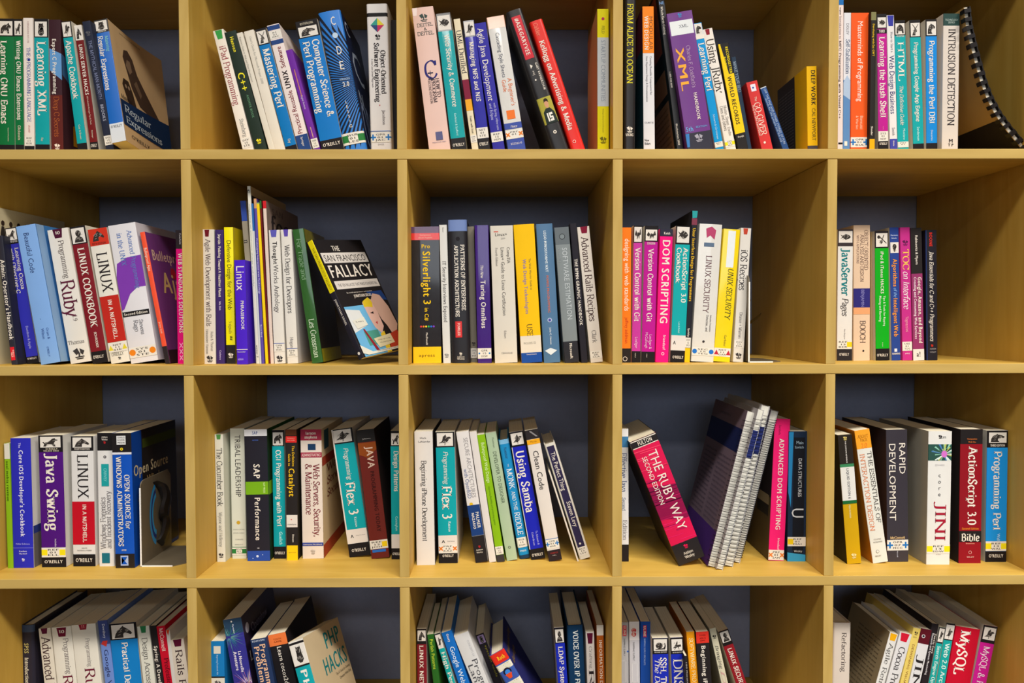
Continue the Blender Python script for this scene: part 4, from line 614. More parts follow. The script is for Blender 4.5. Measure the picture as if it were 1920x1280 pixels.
((1, 0), 'white leaning paperback with a large maroon R word, second row, first cubby', (0.1487, 0.05, 0.0107), -8.99, 0.0349, 0.2285, 0.15, 'ddd8cf', [('g', 0.0, 0.0666, '4a1430', 0.25, 0.72), ('h', 0.0169, 0.038, '10', 'W', 'S', 0.36, 0.6), ('t', 0.0846, 0.3684, 'Programming', '6a6260', 's', 0.55, 0.55), ('t', 0.379, 0.6551, 'Ruby', '5a1a34', 's', 0.5, 0.9), ('t', 0.6445, 0.6891, '1.9', '7a7270', 's', 0.6, 0.35), ('h', 0.8307, 0.8574, 'Thomas', '7a7674', 's', 0.05, 0.85), ('e', 0.8894, 0.9747, '3a3638')], {}),
((1, 0), 'dark red leaning cookbook with a portrait at top, second row, first cubby', (0.1817, 0.05, 0.01), -8.8, 0.0262, 0.2336, 0.178, '7a1a24', [('b', 0.0, 0.1292, 'K'), ('a', 0.0124, 0.1219, 'face'), ('t', 0.1571, 0.736, 'LINUX COOKBOOK', 'W', 'S', 0.5, 0.85), ('t', 0.7724, 0.887, 'SCHRODER', 'W', 'S', 0.5, 0.5), ('b', 0.9131, 1.0, 'K'), ('h', 0.9423, 0.9631, "O'REILLY", 'W', 'S', 0.12, 0.8)], {'cov': 'd0cabc'}),
((1, 0), 'white leaning nutshell paperback with an orange red block, second row, first cubby', (0.2158, 0.05, 0.0105), -9.08, 0.0321, 0.2294, 0.178, 'e0dcd0', [('b', 0.0, 0.1233, 'c83420'), ('a', 0.0074, 0.0969, 'horse', 0.1, 0.9, 'c83420'), ('h', 0.1022, 0.118, 'FIFTH EDITION', 'K', 'N', 0.12, 0.85), ('t', 0.176, 0.4686, 'LINUX', '2a2628', 's', 0.5, 0.78), ('b', 0.5003, 0.8427, 'b8281e'), ('t', 0.5278, 0.8215, 'IN A NUTSHELL', 'W', 'S', 0.5, 0.55), ('k', 0.8501, 0.9171, 'NET|11|SIE', 'yt'), ('h', 0.9202, 0.9436, "O'REILLY", '5a5850', 's', 0.12, 0.75), ('e', 0.9543, 0.9755, 'K')], {'cov': 'cfcabc'}),
((1, 0), 'very thick white leaning paperback with a purple swoosh, second row, first cubby', (0.2565, 0.05, 0.0115), -8.67, 0.0464, 0.2358, 0.178, 'dcdade', [('p', [(0, 0.3792), (0.1, 0.2765), (0.5, 0.2407), (1, 0.2355), (1, 0.4614), (0.7, 0.4614), (0.4, 0.5025), (0.1, 0.6053), (0, 0.6156)], '7a3aa8'), ('t', 0.0512, 0.4716, 'Advanced Programming', '5a78b8', 's', 0.72, 0.55), ('t', 0.0614, 0.2971, 'in the UNIX', '5a78b8', 's', 0.35, 0.6), ('b', 0.6259, 0.662, 'K', 0, 0.98), ('h', 0.6342, 0.6527, 'Second Edition', 'W', 'N', 0.05, 0.93), ('t', 0.6929, 0.8011, 'Stevens', '7a7a80', 's', 0.62, 0.45), ('t', 0.6929, 0.7753, 'Rago', '7a7a80', 's', 0.42, 0.45), ('k', 0.8836, 0.9611, 'SYS|01|STE', 'oc')], {'cov': 'd0ccd4', 'gl': 1}),
((1, 0), 'thin orange leaning paperback with a purple front cover, second row, first cubby', (0.2956, 0.05, 0.0087), -10.15, 0.0082, 0.2259, 0.15, 'ee5434', [('t', 0.1181, 0.2956, 'Bulletproof Ajax', 'f8d8c8', 'n', 0.5, 0.8), ('t', 0.6839, 0.7704, 'Jeremy Keith', 'f8d8c8', 'n', 0.5, 0.7), ('b', 0.8678, 1.0, '2a2226')], {'cov': '6e3a78', 'gl': 1, 'R': [('h', 0.13, 0.21, 'Bulletproof', 'd8bca0', 'N', 0.06, 0.95), ('d', 0.3, -0.07, 'a8242c', 0.55), ('h', 0.3, 0.46, 'Ajax', 'd8c078', 'N', 0.2, 0.95), ('b', 0.9, 1, '2a2226')]}),
((1, 0), 'hot pink and black paperback half behind the divider, second row, first cubby', (0.3203, 0.05, 0.008), -0.2, 0.0152, 0.2263, 0.15, 'e0127a', [('b', 0.0, 0.1393, '2a2226'), ('t', 0.0232, 0.1076, 'Cederholm', 'c8c4c8', 'N', 0.5, 0.5), ('t', 0.1709, 0.7694, 'WEB STANDARDS SOLUTIONS', 'W', 'N', 0.45, 0.6), ('t', 0.8385, 0.9767, 'xxx', 'f8a8d0', 'n', 0.5, 0.7)], {}),
((1, 1), 'white paperback with a maroon tag, leftmost here, second row, second cubby', (0.3679, 0.048, 0.008), -0.06, 0.0201, 0.2271, 0.15, 'dcd6cc', [('g', 0.0022, 0.0533, '6a1424', 0.2, 0.6), ('t', 0.0722, 0.7191, 'Agile Web Development with Rails', '5a4a4c', 's', 0.45, 0.95), ('t', 0.7583, 0.9039, 'Ruby & Thomas', '8a8682', 's', 0.7, 0.5), ('t', 0.7415, 0.9263, 'Heinemeier Hansson', '8a8682', 's', 0.3, 0.5), ('e', 0.9376, 0.988, '3a3638')], {}),
((1, 1), 'slim dark purple paperback, second row, second cubby', (0.3858, 0.048, 0.008), 0.16, 0.0142, 0.2265, 0.15, '3c2a66', [('t', 0.0312, 0.5003, 'Joyride: Pedaling Toward A Healthier Planet', 'W', 'S', 0.5, 0.8), ('t', 0.5339, 0.6011, 'Mia Birk', 'd8c8e8', 'S', 0.5, 0.6), ('t', 0.8985, 0.9715, 'Cadence', 'c8b8e0', 'N', 0.5, 0.7)], {}),
((1, 1), 'bright yellow paperback with a black foot, second row, second cubby', (0.4035, 0.048, 0.0081), -0.41, 0.0152, 0.2308, 0.178, 'f4e40a', [('t', 0.0951, 0.603, 'Defensive Design for the Web', '3a3a18', 'n', 0.5, 0.8), ('t', 0.6855, 0.7791, '37signals', '8a8438', 's', 0.5, 0.6), ('t', 0.7956, 0.8287, '##', '3a3a18', 'N', 0.6, 0.5), ('b', 0.8618, 1.0, '252120'), ('e', 0.9169, 0.961, 'W')], {'cov': 'b8a40a', 'gl': 1}),
((1, 1), 'tall grey book with a blue top behind the short one, second row, second cubby', (0.4391, 0.07, 0.0083), -4.05, 0.0095, 0.2789, 0.178, '9a9284', [('b', 0.0, 0.1243, '3450a8'), ('t', 0.2396, 0.2627, 'n', '3a3a40', 'S'), ('b', 0.6746, 0.7488, '3a62b8')], {}),
((1, 1), 'short violet phrasebook, second row, second cubby', (0.4291, 0.03, 0.0082), -0.95, 0.0183, 0.1739, 0.12, '4a22c4', [('t', 0.0502, 0.2917, 'Linux', 'W', 'n', 0.5, 0.9), ('t', 0.3881, 0.669, 'PHRASEBOOK', 'W', 'N', 0.62, 0.4), ('b', 0.8538, 0.8596, 'W'), ('h', 0.874, 0.8856, 'Essential', 'W', 'N', 0.1, 0.8), ('h', 0.9434, 0.9607, 'ADDISON', 'c8b8f8', 'n', 0.1, 0.6)], {}),
((1, 1), 'tallest thin white magazine, second row, second cubby', (0.4489, 0.048, 0.0081), -2.28, 0.0054, 0.2998, 0.21, 'd8d6ca', [('t', 0.0193, 0.0403, 'c', '3a3a40', 'S'), ('t', 0.0992, 0.5632, 'magazine of electronic things and crafts', '9aa8a0', 'n', 0.5, 0.5), ('t', 0.8939, 0.965, 'winter 7', '3a3a40', 'n', 0.5, 0.7)], {'R': [('b', 0, 0.05, 'b8a078'), ('b', 0.05, 1, '2a2426')]}),
((1, 1), 'very thin blue topped magazine, second row, second cubby', (0.4534, 0.048, 0.0081), -2.34, 0.0033, 0.2706, 0.2, '2c6ab0', [('b', 0.1698, 1.0, 'c8ccd0')], {}),
((1, 1), 'thin violet and tan booklet, second row, second cubby', (0.4577, 0.048, 0.0081), -2.15, 0.0047, 0.2789, 0.178, '5a4aa0', [('b', 0.0, 0.0588, 'c89468'), ('t', 0.2399, 0.5759, 'Prototyping Interaction with Technology', 'd0cce8', 'N', 0.5, 0.6), ('t', 0.7627, 0.8403, 'Bonnie Nardi', 'd0cce8', 'N', 0.5, 0.6)], {}),
((1, 1), 'thin yellow booklet, second row, second cubby', (0.4643, 0.048, 0.0081), -2.6, 0.0048, 0.2721, 0.178, 'f0cc14', [('b', 0.0, 0.0074, '9ab868')], {}),
((1, 1), 'very thin dark red booklet with a green top, second row, second cubby', (0.469, 0.048, 0.0081), -2.67, 0.0029, 0.2757, 0.178, '6a1c1e', [('b', 0.0, 0.0476, '2c6a34')], {}),
((1, 1), 'thin pale magazine with a red top and lettered cover, second row, second cubby', (0.4734, 0.048, 0.0081), -2.21, 0.0056, 0.2751, 0.2, 'dcc8bc', [('b', 0.0, 0.0458, 'c8202a')], {'cov': '7a6a64', 'R': [('h', 0.08, 0.2, 'foo', '2a2426', 'S', 0.1, 0.7), ('h', 0.03, 0.07, 'SAN', '5a4a48', 'N', 0.15, 0.5), ('b', 0.24, 1, '8a7a74')]}),
((1, 1), 'white anthology paperback with a violet tag, second row, second cubby', (0.4864, 0.048, 0.0083), -1.94, 0.0184, 0.2258, 0.15, 'dcd8d0', [('g', 0.0, 0.0526, '5a58b0', 0.15, 0.75), ('t', 0.0862, 0.2576, 'Thought', '2a2628', 'N', 0.5, 0.55), ('t', 0.261, 0.6172, 'Works Anthology', '5a5658', 'n', 0.5, 0.55), ('l2', 0.8481, '5a6aa8'), ('k', 0.8504, 0.9102, 'OPR|01|INC', ''), ('e', 0.9384, 0.9893, '3a3638')], {}),
((1, 1), 'white paperback with a violet tag and serif title, second row, second cubby', (0.5082, 0.048, 0.0084), -2.34, 0.0183, 0.2266, 0.15, 'dcd8d0', [('g', 0.0, 0.0513, '5a48a8', 0.25, 0.7), ('t', 0.1149, 0.6242, 'Web Design for Developers', '4a4648', 's', 0.5, 0.75), ('t', 0.8039, 0.8826, 'Hogan', '6a6668', 's', 0.5, 0.5), ('l2', 0.8882, '5a6aa8'), ('k', 0.8916, 0.9501, 'APR|01|HOG', '')], {'cov': 'c8c4c0'}),
((1, 1), 'green glossy leaning paperback with a black front cover, second row, second cubby', (0.5503, 0.048, 0.0093), -7.88, 0.019, 0.2285, 0.15, '2f5c28', [('t', 0.0703, 0.3778, 'For Trade and', '7a9a78', 's', 0.4, 0.5), ('t', 0.6694, 0.9596, 'Les Grossman', 'c8d8c0', 's', 0.5, 0.75)], {'cov': '211e1c', 'gl': 2, 'R': [('b', 0, 0.1, '7c7414'), ('b', 0.9, 1, '9a9410')]}),
((1, 2), 'very thick black paperback with yellow title and yellow foot, second row, third cubby', (0.7363, 0.05, 0.0083), -0.7, 0.0478, 0.2313, 0.178, '221f22', [('b', 0.0, 0.0471, '5a3a58'), ('b', 0.0471, 0.0971, 'd8302a'), ('h', 0.0547, 0.066, 'Companion', 'f8c0b0', 'n', 0.3, 0.7), ('h', 0.0754, 0.0858, 'eBook Available', 'f8c0b0', 'n', 0.25, 0.75), ('h', 0.1292, 0.1575, 'Pro', 'f0c41c', 'N', 0.36, 0.68), ('t', 0.1792, 0.5764, 'Silverlight 3', 'f0c41c', 'N', 0.52, 0.42), ('t', 0.5926, 0.6902, 'in C#', 'f0c41c', 'N', 0.5, 0.7), ('dots', 0.731, 0, 0), ('t', 0.7757, 0.8678, 'MacDonald', 'W', 'N', 0.5, 0.45), ('b', 0.8802, 1.0, 'f0c414'), ('h', 0.9306, 0.9534, 'apress', '5a4410', 'n', 0.2, 0.78)], {'gl': 2}),
((1, 2), 'slim white paperback beside the thick black one, second row, third cubby', (0.7696, 0.05, 0.0082), -1.44, 0.0126, 0.2345, 0.178, 'd4d4d0', [('t', 0.0186, 0.0558, 'Butler', '8a8a88', 'n', 0.5, 0.5), ('t', 0.2625, 0.7043, 'IT Security Interviews Exposed', '4a484a', 'n', 0.5, 0.8), ('e', 0.9245, 0.9667, '8a8a88')], {}),
((1, 2), 'tall black hardcover with two white title lines, second row, third cubby', (0.7936, 0.05, 0.0084), -1.3, 0.0319, 0.2428, 0.178, '211f23', [('b', 0.0, 0.079, '6a80b4'), ('d', 0.1329, 0.00439, '3c3a42', 0.5), ('d', 0.1329, 0.00362, '211f23', 0.5), ('t', 0.1734, 0.6331, 'PATTERNS OF ENTERPRISE', 'W', 'S', 0.72, 0.75), ('t', 0.1779, 0.6783, 'APPLICATION ARCHITECTURE', 'W', 'S', 0.38, 0.75), ('b', 0.7081, 0.8212, 'cc2c2c', 0.25, 0.6), ('t', 0.719, 0.8095, 'FOWLER', 'f0c8c0', 'S', 0.43, 0.55), ('e', 0.9254, 0.9472, 'W'), ('h', 0.9526, 0.9617, 'Addison', 'W', 's', 0.3, 0.7), ('h', 0.9653, 0.9762, 'Wesley', 'W', 's', 0.3, 0.7)], {'hc': 1, 'gl': 1}),
((1, 2), 'dull grey brown book set back in shadow, second row, third cubby', (0.8149, 0.075, 0.0081), -1.31, 0.0111, 0.2346, 0.178, '7a7468', [('e', 0.8484, 0.877, '2a2626'), ('k', 0.8961, 0.9678, 'OPR|01|BAR', '')], {}),
((1, 2), 'deep purple glossy paperback with white bold italics, second row, third cubby', (0.8339, 0.05, 0.0082), -1.2, 0.0234, 0.2338, 0.178, '3c1c74', [('t', 0.2868, 0.3803, 'The New', 'W', 'i', 0.45, 0.55), ('t', 0.3991, 0.7509, 'Turing Omnibus', 'W', 'N', 0.5, 0.65), ('k', 0.8919, 0.9673, 'GPR|15|DEW', 'bd')], {'gl': 2}),
((1, 2), 'very thick off white certification guide, second row, third cubby', (0.8705, 0.05, 0.0086), -1.88, 0.0385, 0.2327, 0.178, 'd4cec2', [('b', 0.0413, 0.0469, 'c83a28', 0.15, 0.35), ('h', 0.0534, 0.075, 'Linux+', '5a5654', 'N', 0.2, 0.75), ('h', 0.0882, 0.0994, '2009', '8a8684', 'n', 0.45, 0.65), ('t', 0.1567, 0.6555, 'Linux+ Guide to Linux Certification', '6a6662', 'n', 0.5, 0.42), ('t', 0.1567, 0.2741, 'CompTIA', '6a6662', 'n', 0.76, 0.4), ('t', 0.1595, 0.2929, 'Fourth Edition', '8a8682', 'n', 0.24, 0.32), ('t', 0.7641, 0.8208, 'Eckert', '8a8682', 'n', 0.5, 0.35), ('h', 0.9229, 0.9343, 'CENGAGE', '8a8682', 'n', 0.3, 0.8)], {}),
((1, 2), 'thick golden yellow paperback with a blue foot, second row, third cubby', (0.9144, 0.05, 0.009), -3.37, 0.0352, 0.2347, 0.178, 'eebc10', [('t', 0.247, 0.4758, 'The Web Warrior Guide to', '6a5a38', 'n', 0.68, 0.5), ('t', 0.2516, 0.649, 'Web Design Technologies', '8a7aa0', 'N', 0.42, 0.5), ('t', 0.7193, 0.8084, 'USE', '6a5428', 's', 0.48, 0.6), ('b', 0.8056, 1.0, 'ddd4c4'), ('h', 0.8507, 0.8657, 'INCLUDES CD', '6a6458', 'n', 0.15, 0.75), ('b', 0.9277, 1.0, '1c4a9c'), ('h', 0.9371, 0.9446, 'THOMSON', 'W', 'n', 0.25, 0.75)], {}),
((1, 2), 'steel blue paperback with white and orange lettering, second row, third cubby', (0.9488, 0.05, 0.0088), -3.3, 0.0278, 0.2357, 0.178, '4a7094', [('t', 0.0491, 0.3482, 'LEGO MINDSTORMS NXT', 'e8eef4', 'N', 0.5, 0.5), ('t', 0.3714, 0.6416, 'POWER PROGRAMMING', 'c86a48', 'N', 0.5, 0.55), ('d', 0.6929, 0.00373, 'b8c4dc', 0.5), ('d', 0.6929, 0.00242, '4a4a98', 0.5), ('t', 0.7489, 0.8704, 'John C. Hansen', 'dce4ec', 'N', 0.5, 0.4), ('p', [(0.1, 0.9125), (0.45, 0.8938), (0.85, 0.9125), (0.45, 0.9452)], 'd8e0e4')], {'gl': 1}),
((1, 2), 'grey leaning paperback with silver lettering, second row, third cubby', (0.9826, 0.05, 0.009), -4.52, 0.025, 0.2301, 0.178, '7c8486', [('b', 0.0, 0.1266, '5c6468'), ('d', 0.0695, 0.00494, '2a2c30', 0.5), ('d', 0.0695, 0.00395, '7a8488', 0.5), ('t', 0.1504, 0.6853, 'SOFTWARE ESTIMATION', 'bcc4c8', 'n', 0.58, 0.6), ('t', 0.1523, 0.2552, 'Demystifying', '9ca4a8', 'n', 0.25, 0.4), ('b', 0.8434, 1.0, '1f1c20'), ('t', 0.8578, 0.973, 'Microsoft', 'W', 'N', 0.5, 0.45)], {'gl': 1}),
((1, 2), 'thin black leaning handbook, second row, third cubby', (1.0042, 0.05, 0.0085), -4.85, 0.011, 0.2372, 0.178, '26242c', [('t', 0.2542, 0.732, 'THE BPMN GRAPHIC HANDBOOK', 'W', 'N', 0.45, 0.85)], {}),
((1, 2), 'white leaning recipes paperback, last in its row, second row, third cubby', (1.0249, 0.05, 0.0091), -5.86, 0.0207, 0.2314, 0.178, 'd9d1c6', [('g', 0.0, 0.0493, '7c1430', 0.25, 0.85), ('t', 0.0759, 0.6963, 'Advanced Rails Recipes', '4a3434', 's', 0.5, 0.95), ('t', 0.7632, 0.854, 'Clark', '7a7470', 's', 0.5, 0.6), ('k', 0.9162, 0.9717, 'REF|20|CLA', '')], {}),
((1, 3), 'orange paperback partly hidden by the divider, second row, fourth cubby', (1.0739, 0.056, 0.008), 0.18, 0.0194, 0.2304, 0.178, 'ee7a1c', [('t', 0.0816, 0.6178, 'designing with web standards', 'f4e8d8', 'n', 0.62, 0.75), ('t', 0.6653, 0.8583, 'jeffrey zeldman', 'b83a1c', 'n', 0.62, 0.6), ('b', 0.895, 1.0, '252120'), ('d', 0.9723, 0.00387, 'W', 0.5), ('d', 0.9723, 0.00308, '252120', 0.5)], {}),
((1, 3), 'slimmer mauve version control paperback, second row, fourth cubby', (1.0927, 0.056, 0.0081), 0.77, 0.015, 0.2336, 0.178, 'c03a9c', [('b', 0.0, 0.126, 'K'), ('a', 0.0097, 0.1183, 'bat'), ('t', 0.1629, 0.7, 'Version Control with Git', 'W', 'S', 0.5, 0.95), ('t', 0.8122, 0.8953, 'Loeliger', 'e8b8dc', 'n', 0.5, 0.6), ('b', 0.9168, 1.0, 'K'), ('t', 0.9295, 0.965, "O'REILLY", 'W', 'N', 0.4, 0.5)], {'gl': 0, 'cov': 'd0cabc'}),
((1, 3), 'thicker magenta version control paperback, second row, fourth cubby', (1.1129, 0.056, 0.0083), 1.48, 0.0229, 0.2328, 0.178, 'b3188e', [('b', 0.0, 0.1148, 'K'), ('a', 0.0272, 0.107, 'bat'), ('t', 0.1684, 0.7036, 'Version Control with Git', 'W', 'S', 0.5, 0.85), ('h', 0.1197, 0.1362, 'SECOND EDITION', 'W', 'N', 0.2, 0.8), ('t', 0.7938, 0.9016, 'Loeliger &', 'e8b8dc', 'n', 0.65, 0.6), ('t', 0.7791, 0.8967, 'McCullough', 'e8b8dc', 'n', 0.35, 0.6), ('b', 0.9213, 1.0, 'K'), ('t', 0.936, 0.965, "O'REILLY", 'W', 'N', 0.4, 0.4)], {'cov': 'd0cabc'}),
((1, 3), 'hot pink scripting paperback, second row, fourth cubby', (1.1369, 0.056, 0.0084), 1.93, 0.022, 0.2275, 0.15, 'e8137c', [('b', 0.0, 0.0548, '2c2c3c'), ('h', 0.0229, 0.0408, 'Keith', 'W', 'N', 0.3, 0.8), ('t', 0.0797, 0.7145, 'DOM SCRIPTING', 'W', 'N', 0.5, 0.72), ('t', 0.7948, 0.9053, 'friendsof', 'f8c8dc', 'N', 0.62, 0.5), ('d', 0.9354, 0.00251, 'f8d8e4', 0.55), ('d', 0.9354, 0.00171, 'e8137c', 0.55)], {}),
((1, 3), 'wide teal cookbook with two title lines, second row, fourth cubby', (1.1635, 0.056, 0.0085), 2.42, 0.025, 0.2324, 0.178, '12a2a6', [('b', 0.0, 0.1346, 'K'), ('a', 0.0059, 0.1229, 'fish'), ('t', 0.159, 0.5632, 'ActionScript 3.0', 'W', 'S', 0.71, 0.75), ('t', 0.159, 0.4182, 'Cookbook', 'W', 'S', 0.27, 0.8), ('t', 0.7025, 0.7859, 'Lott & Schall', 'bee', 'n', 0.5, 0.6), ('b', 0.8027, 1.0, 'd8d4d0'), ('h', 0.8449, 0.8695, 'A', 'K', 'N', 0.15, 0.35), ('b', 0.9138, 1.0, 'K'), ('h', 0.9531, 0.9728, "O'REILLY", 'W', 'N', 0.15, 0.9)], {'cov': 'd0cabc'}),
((1, 3), 'tall thin black paperback sticking out above the others, second row, fourth cubby', (1.1801, 0.056, 0.0082), 2.85, 0.0094, 0.2589, 0.178, '23242c', [('p', [(0, 0.0017), (1, 0.0017), (0.9, 0.0455), (0.1, 0.0499)], '2c9a9c'), ('b', 0.0499, 0.0936, '7c3a4c'), ('t', 0.1155, 0.5985, 'User Interface Design for Programmers', 'e8b820', 'N', 0.5, 0.7), ('t', 0.7748, 0.8322, 'Spolsky', 'W', 'N', 0.5, 0.7), ('k', 0.8366, 0.9028, 'DES|12|SPO', ''), ('b', 0.9055, 1.0, 'f0bc14')], {}),
((1, 3), 'thick white leaning security paperback, second row, fourth cubby', (1.2062, 0.056, 0.0091), 3.41, 0.0385, 0.2352, 0.178, 'd8d6d0', [('p', [(0.3, 0.0338), (0.55, 0.0164), (0.75, 0.0434), (0.7, 0.111), (0.5, 0.082), (0.35, 0.1013)], 'b0446a'), ('b', 0.1351, 0.1641, '2c4a68', 0.25, 0.7), ('t', 0.2269, 0.6433, 'LINUX SECURITY', '6a4a50', 's', 0.5, 0.5), ('t', 0.6579, 0.7793, 'Intrusion Prevention', '6a6668', 's', 0.75, 0.5), ('t', 0.6579, 0.7793, 'Detection, and', '6a6668', 's', 0.6, 0.4), ('d', 0.8522, 0.00205, '3a3638', 0.5), ('k', 0.896, 0.9544, 'SEC|15|TEG', 'bc')], {'gl': 2}),
((1, 3), 'yellow leaning security paperback in glossy wrap, second row, fourth cubby', (1.2395, 0.056, 0.009), 4.2, 0.0283, 0.2269, 0.15, 'ecd014', [('b', 0.012, 0.2877, 'd8dcdc', 0.3, 0.75), ('t', 0.2927, 0.6748, 'UNIX SECURITY', '4a4a28', 'i', 0.62, 0.6), ('t', 0.7957, 0.8815, 'Garfinkel', '7a7430', 'n', 0.6, 0.4), ('k', 0.8966, 0.9602, 'NET|11|GAR', 'rt')], {'gl': 2}),
((1, 3), 'white leaning recipes paperback beside the metal bookend, second row, fourth cubby', (1.2678, 0.056, 0.0085), 3.11, 0.0178, 0.2289, 0.15, 'd6d2ca', [('g', 0.002, 0.0466, 'b8402c', 0.25, 0.7), ('t', 0.1607, 0.464, 'iOS Recipes', '3a3638', 's', 0.45, 0.8), ('t', 0.6284, 0.8231, 'Drance + Warren', '6a6668', 's', 0.5, 0.6), ('k', 0.8381, 0.8931, 'DEV|15|DRA', ''), ('e', 0.9281, 0.9781, '3a3638')], {}),
((1, 4), 'white paperback with teal title beside the divider, second row, fifth cubby', (1.4696, 0.1, 0.008), 0.01, 0.0267, 0.2316, 0.178, 'dcdad6', [('b', 0.0, 0.1275, '3a3234'), ('b', 0.0127, 0.101, 'e4e0dc', 0.05, 0.95), ('a', 0.0147, 0.099, 'fish'), ('t', 0.1441, 0.5059, 'JavaServer', '127a80', 'S', 0.5, 0.75), ('t', 0.5206, 0.6556, 'Pages', '3a3638', 'i', 0.5, 0.65), ('t', 0.7573, 0.8363, 'Hans Bergsten', '8a8688', 'n', 0.5, 0.4), ('k', 0.8412, 0.9104, 'REF|13|BER', 'yr'), ('b', 0.9123, 1.0, '2a2628'), ('h', 0.942, 0.9618, "O'REILLY", 'W', 'N', 0.15, 0.8)], {'cov': 'd0cabc'}),
((1, 4), 'peach textbook with an indigo band, second row, fifth cubby', (1.5003, 0.1, 0.0081), -0.48, 0.0292, 0.2391, 0.178, 'dcc0a4', [('t', 0.0361, 0.3309, 'OBJECT-ORIENTED', '6a5048', 's', 0.75, 0.6), ('t', 0.0693, 0.4166, 'ANALYSIS AND DESIGN', '6a5048', 's', 0.5, 0.6), ('t', 0.0741, 0.2833, 'WITH APPLICATIONS', '8a7068', 's', 0.25, 0.5), ('b', 0.4662, 0.6074, '2e2a74'), ('t', 0.4738, 0.6026, 'BENJAMIN', '8a88c0', 'n', 0.55, 0.4), ('b', 0.6074, 0.6571, 'e0a070'), ('t', 0.7029, 0.8703, 'BOOCH', '5a4a48', 's', 0.55, 0.6), ('d', 0.9278, 0.00171, '2a2628', 0.6)], {}),
((1, 4), 'thin tan book without markings, second row, fifth cubby', (1.5233, 0.11, 0.008), -0.4, 0.0058, 0.2288, 0.15, 'a89068', [], {}),
((1, 4), 'vivid green paperback with a scissors emblem, second row, fifth cubby', (1.5377, 0.1, 0.0082), -1.1, 0.0242, 0.2286, 0.15, '10a41c', [('b', 0.0, 0.1312, '241f24'), ('a', 0.0169, 0.1213, 'scissors'), ('t', 0.1561, 0.4849, 'iPod & iTunes HACKS', 'W', 'N', 0.5, 0.6), ('t', 0.4999, 0.7347, 'Tips & Tools for Ripping', 'd8f0d0', 'N', 0.65, 0.45), ('t', 0.4999, 0.6997, 'Mixing and Burning', 'd8f0d0', 'N', 0.35, 0.4), ('t', 0.8598, 0.8948, 'Biersdorfer', 'W', 'N', 0.5, 0.4), ('b', 0.9079, 1.0, 'K'), ('h', 0.9479, 0.968, "O'REILLY", 'W', 'N', 0.08, 0.9)], {'cov': 'd0cabc'}),
((1, 4), 'navy paperback with orange title, second row, fifth cubby', (1.5619, 0.1, 0.0082), -1.62, 0.016, 0.235, 0.178, '28428c', [('h', 0.0532, 0.0638, 'Marmanis', 'c8d4f0', 'N', 0.1, 0.9), ('h', 0.0754, 0.0851, 'Babenko', 'c8d4f0', 'N', 0.2, 0.8), ('b', 0.1112, 0.1916, 'dcd8d4', 0.05, 0.95), ('a', 0.1141, 0.1886, 'mask'), ('t', 0.2371, 0.4475, 'Algorithms', 'f0962c', 'N', 0.5, 0.75), ('t', 0.4533, 0.5233, 'of the', '8ab0e8', 'i', 0.5, 0.5), ('t', 0.531, 0.8229, 'Intelligent Web', 'f0962c', 'N', 0.5, 0.7), ('b', 0.9106, 0.934, 'd8dce8', 0.3, 0.6), ('h', 0.9418, 0.9555, 'MANNING', 'W', 'N', 0.05, 0.95)], {'cov': 'd0cabc'}),
((1, 4), 'magenta paperback with yellow and white title, second row, fifth cubby', (1.582, 0.1, 0.0083), -1.87, 0.0173, 0.235, 0.178, 'bc2f84', [('e', 0.087, 0.1451, '5a1a4c'), ('t', 0.1645, 0.3195, 'TOC', 'f8c84c', 's', 0.5, 0.75), ('t', 0.3292, 0.6108, 'on Interface', 'f4dce4', 'i', 0.5, 0.85), ('t', 0.6692, 0.786, 'Tognazzini', 'f0a0b8', 's', 0.5, 0.6), ('k', 0.8591, 0.9274, 'USE|01|TOG', ''), ('h', 0.944, 0.9537, 'APPLE', 'f8d8e8', 'N', 0.25, 0.75)], {}),
((1, 4), 'black over plum paperback with a white foot, second row, fifth cubby', (1.6021, 0.1, 0.0083), -1.95, 0.0198, 0.2339, 0.178, '8c3464', [('b', 0.0, 0.3436, '262222'), ('t', 0.0554, 0.2773, 'Rabinovitz & Myers', 'W', 'N', 0.5, 0.45), ('t', 0.3699, 0.8733, 'Google, Amazon, and Beyond', 'W', 'N', 0.7, 0.5), ('t', 0.3699, 0.839, 'Creating and Consuming Web Services', 'f0d8e4', 'N', 0.3, 0.4), ('b', 0.9145, 1.0, 'd8d4d0'), ('h', 0.9341, 0.9714, 'a!', '2a2226', 'N', 0.3, 0.7)], {}),
((1, 4), 'black paperback with red author name, last here, second row, fifth cubby', (1.6258, 0.1, 0.0082), -1.26, 0.0197, 0.2303, 0.178, '201e26', [('b', 0.0, 1.0, '22305c', 0, 0.1), ('t', 0.0178, 0.1283, 'BOONE', 'e03020', 'N', 0.45, 0.6), ('t', 0.1629, 0.8518, 'Java Essentials for C and C++ Programmers', 'W', 'i', 0.5, 0.7), ('e', 0.8766, 0.8965, 'c83020'), ('h', 0.9065, 0.9164, 'ADDISON', 'a8a4a8', 'n', 0.3, 0.85), ('h', 0.9314, 0.9413, 'WESLEY', 'a8a4a8', 'n', 0.3, 0.85)], {}),
((2, 0), 'thin lime green and white book against the left wall, third row, first cubby', (0.0181, 0.0571, -0.3429), -0.65, 0.0093, 0.215, 0.15, '86b41c', [('b', 0.0, 0.1225, 'd8d8cc'), ('t', 0.1385, 0.4641, 'neel mehta revenue', '3a5410', 'N', 0.5, 0.6)], {'cov': '86b41c'}),
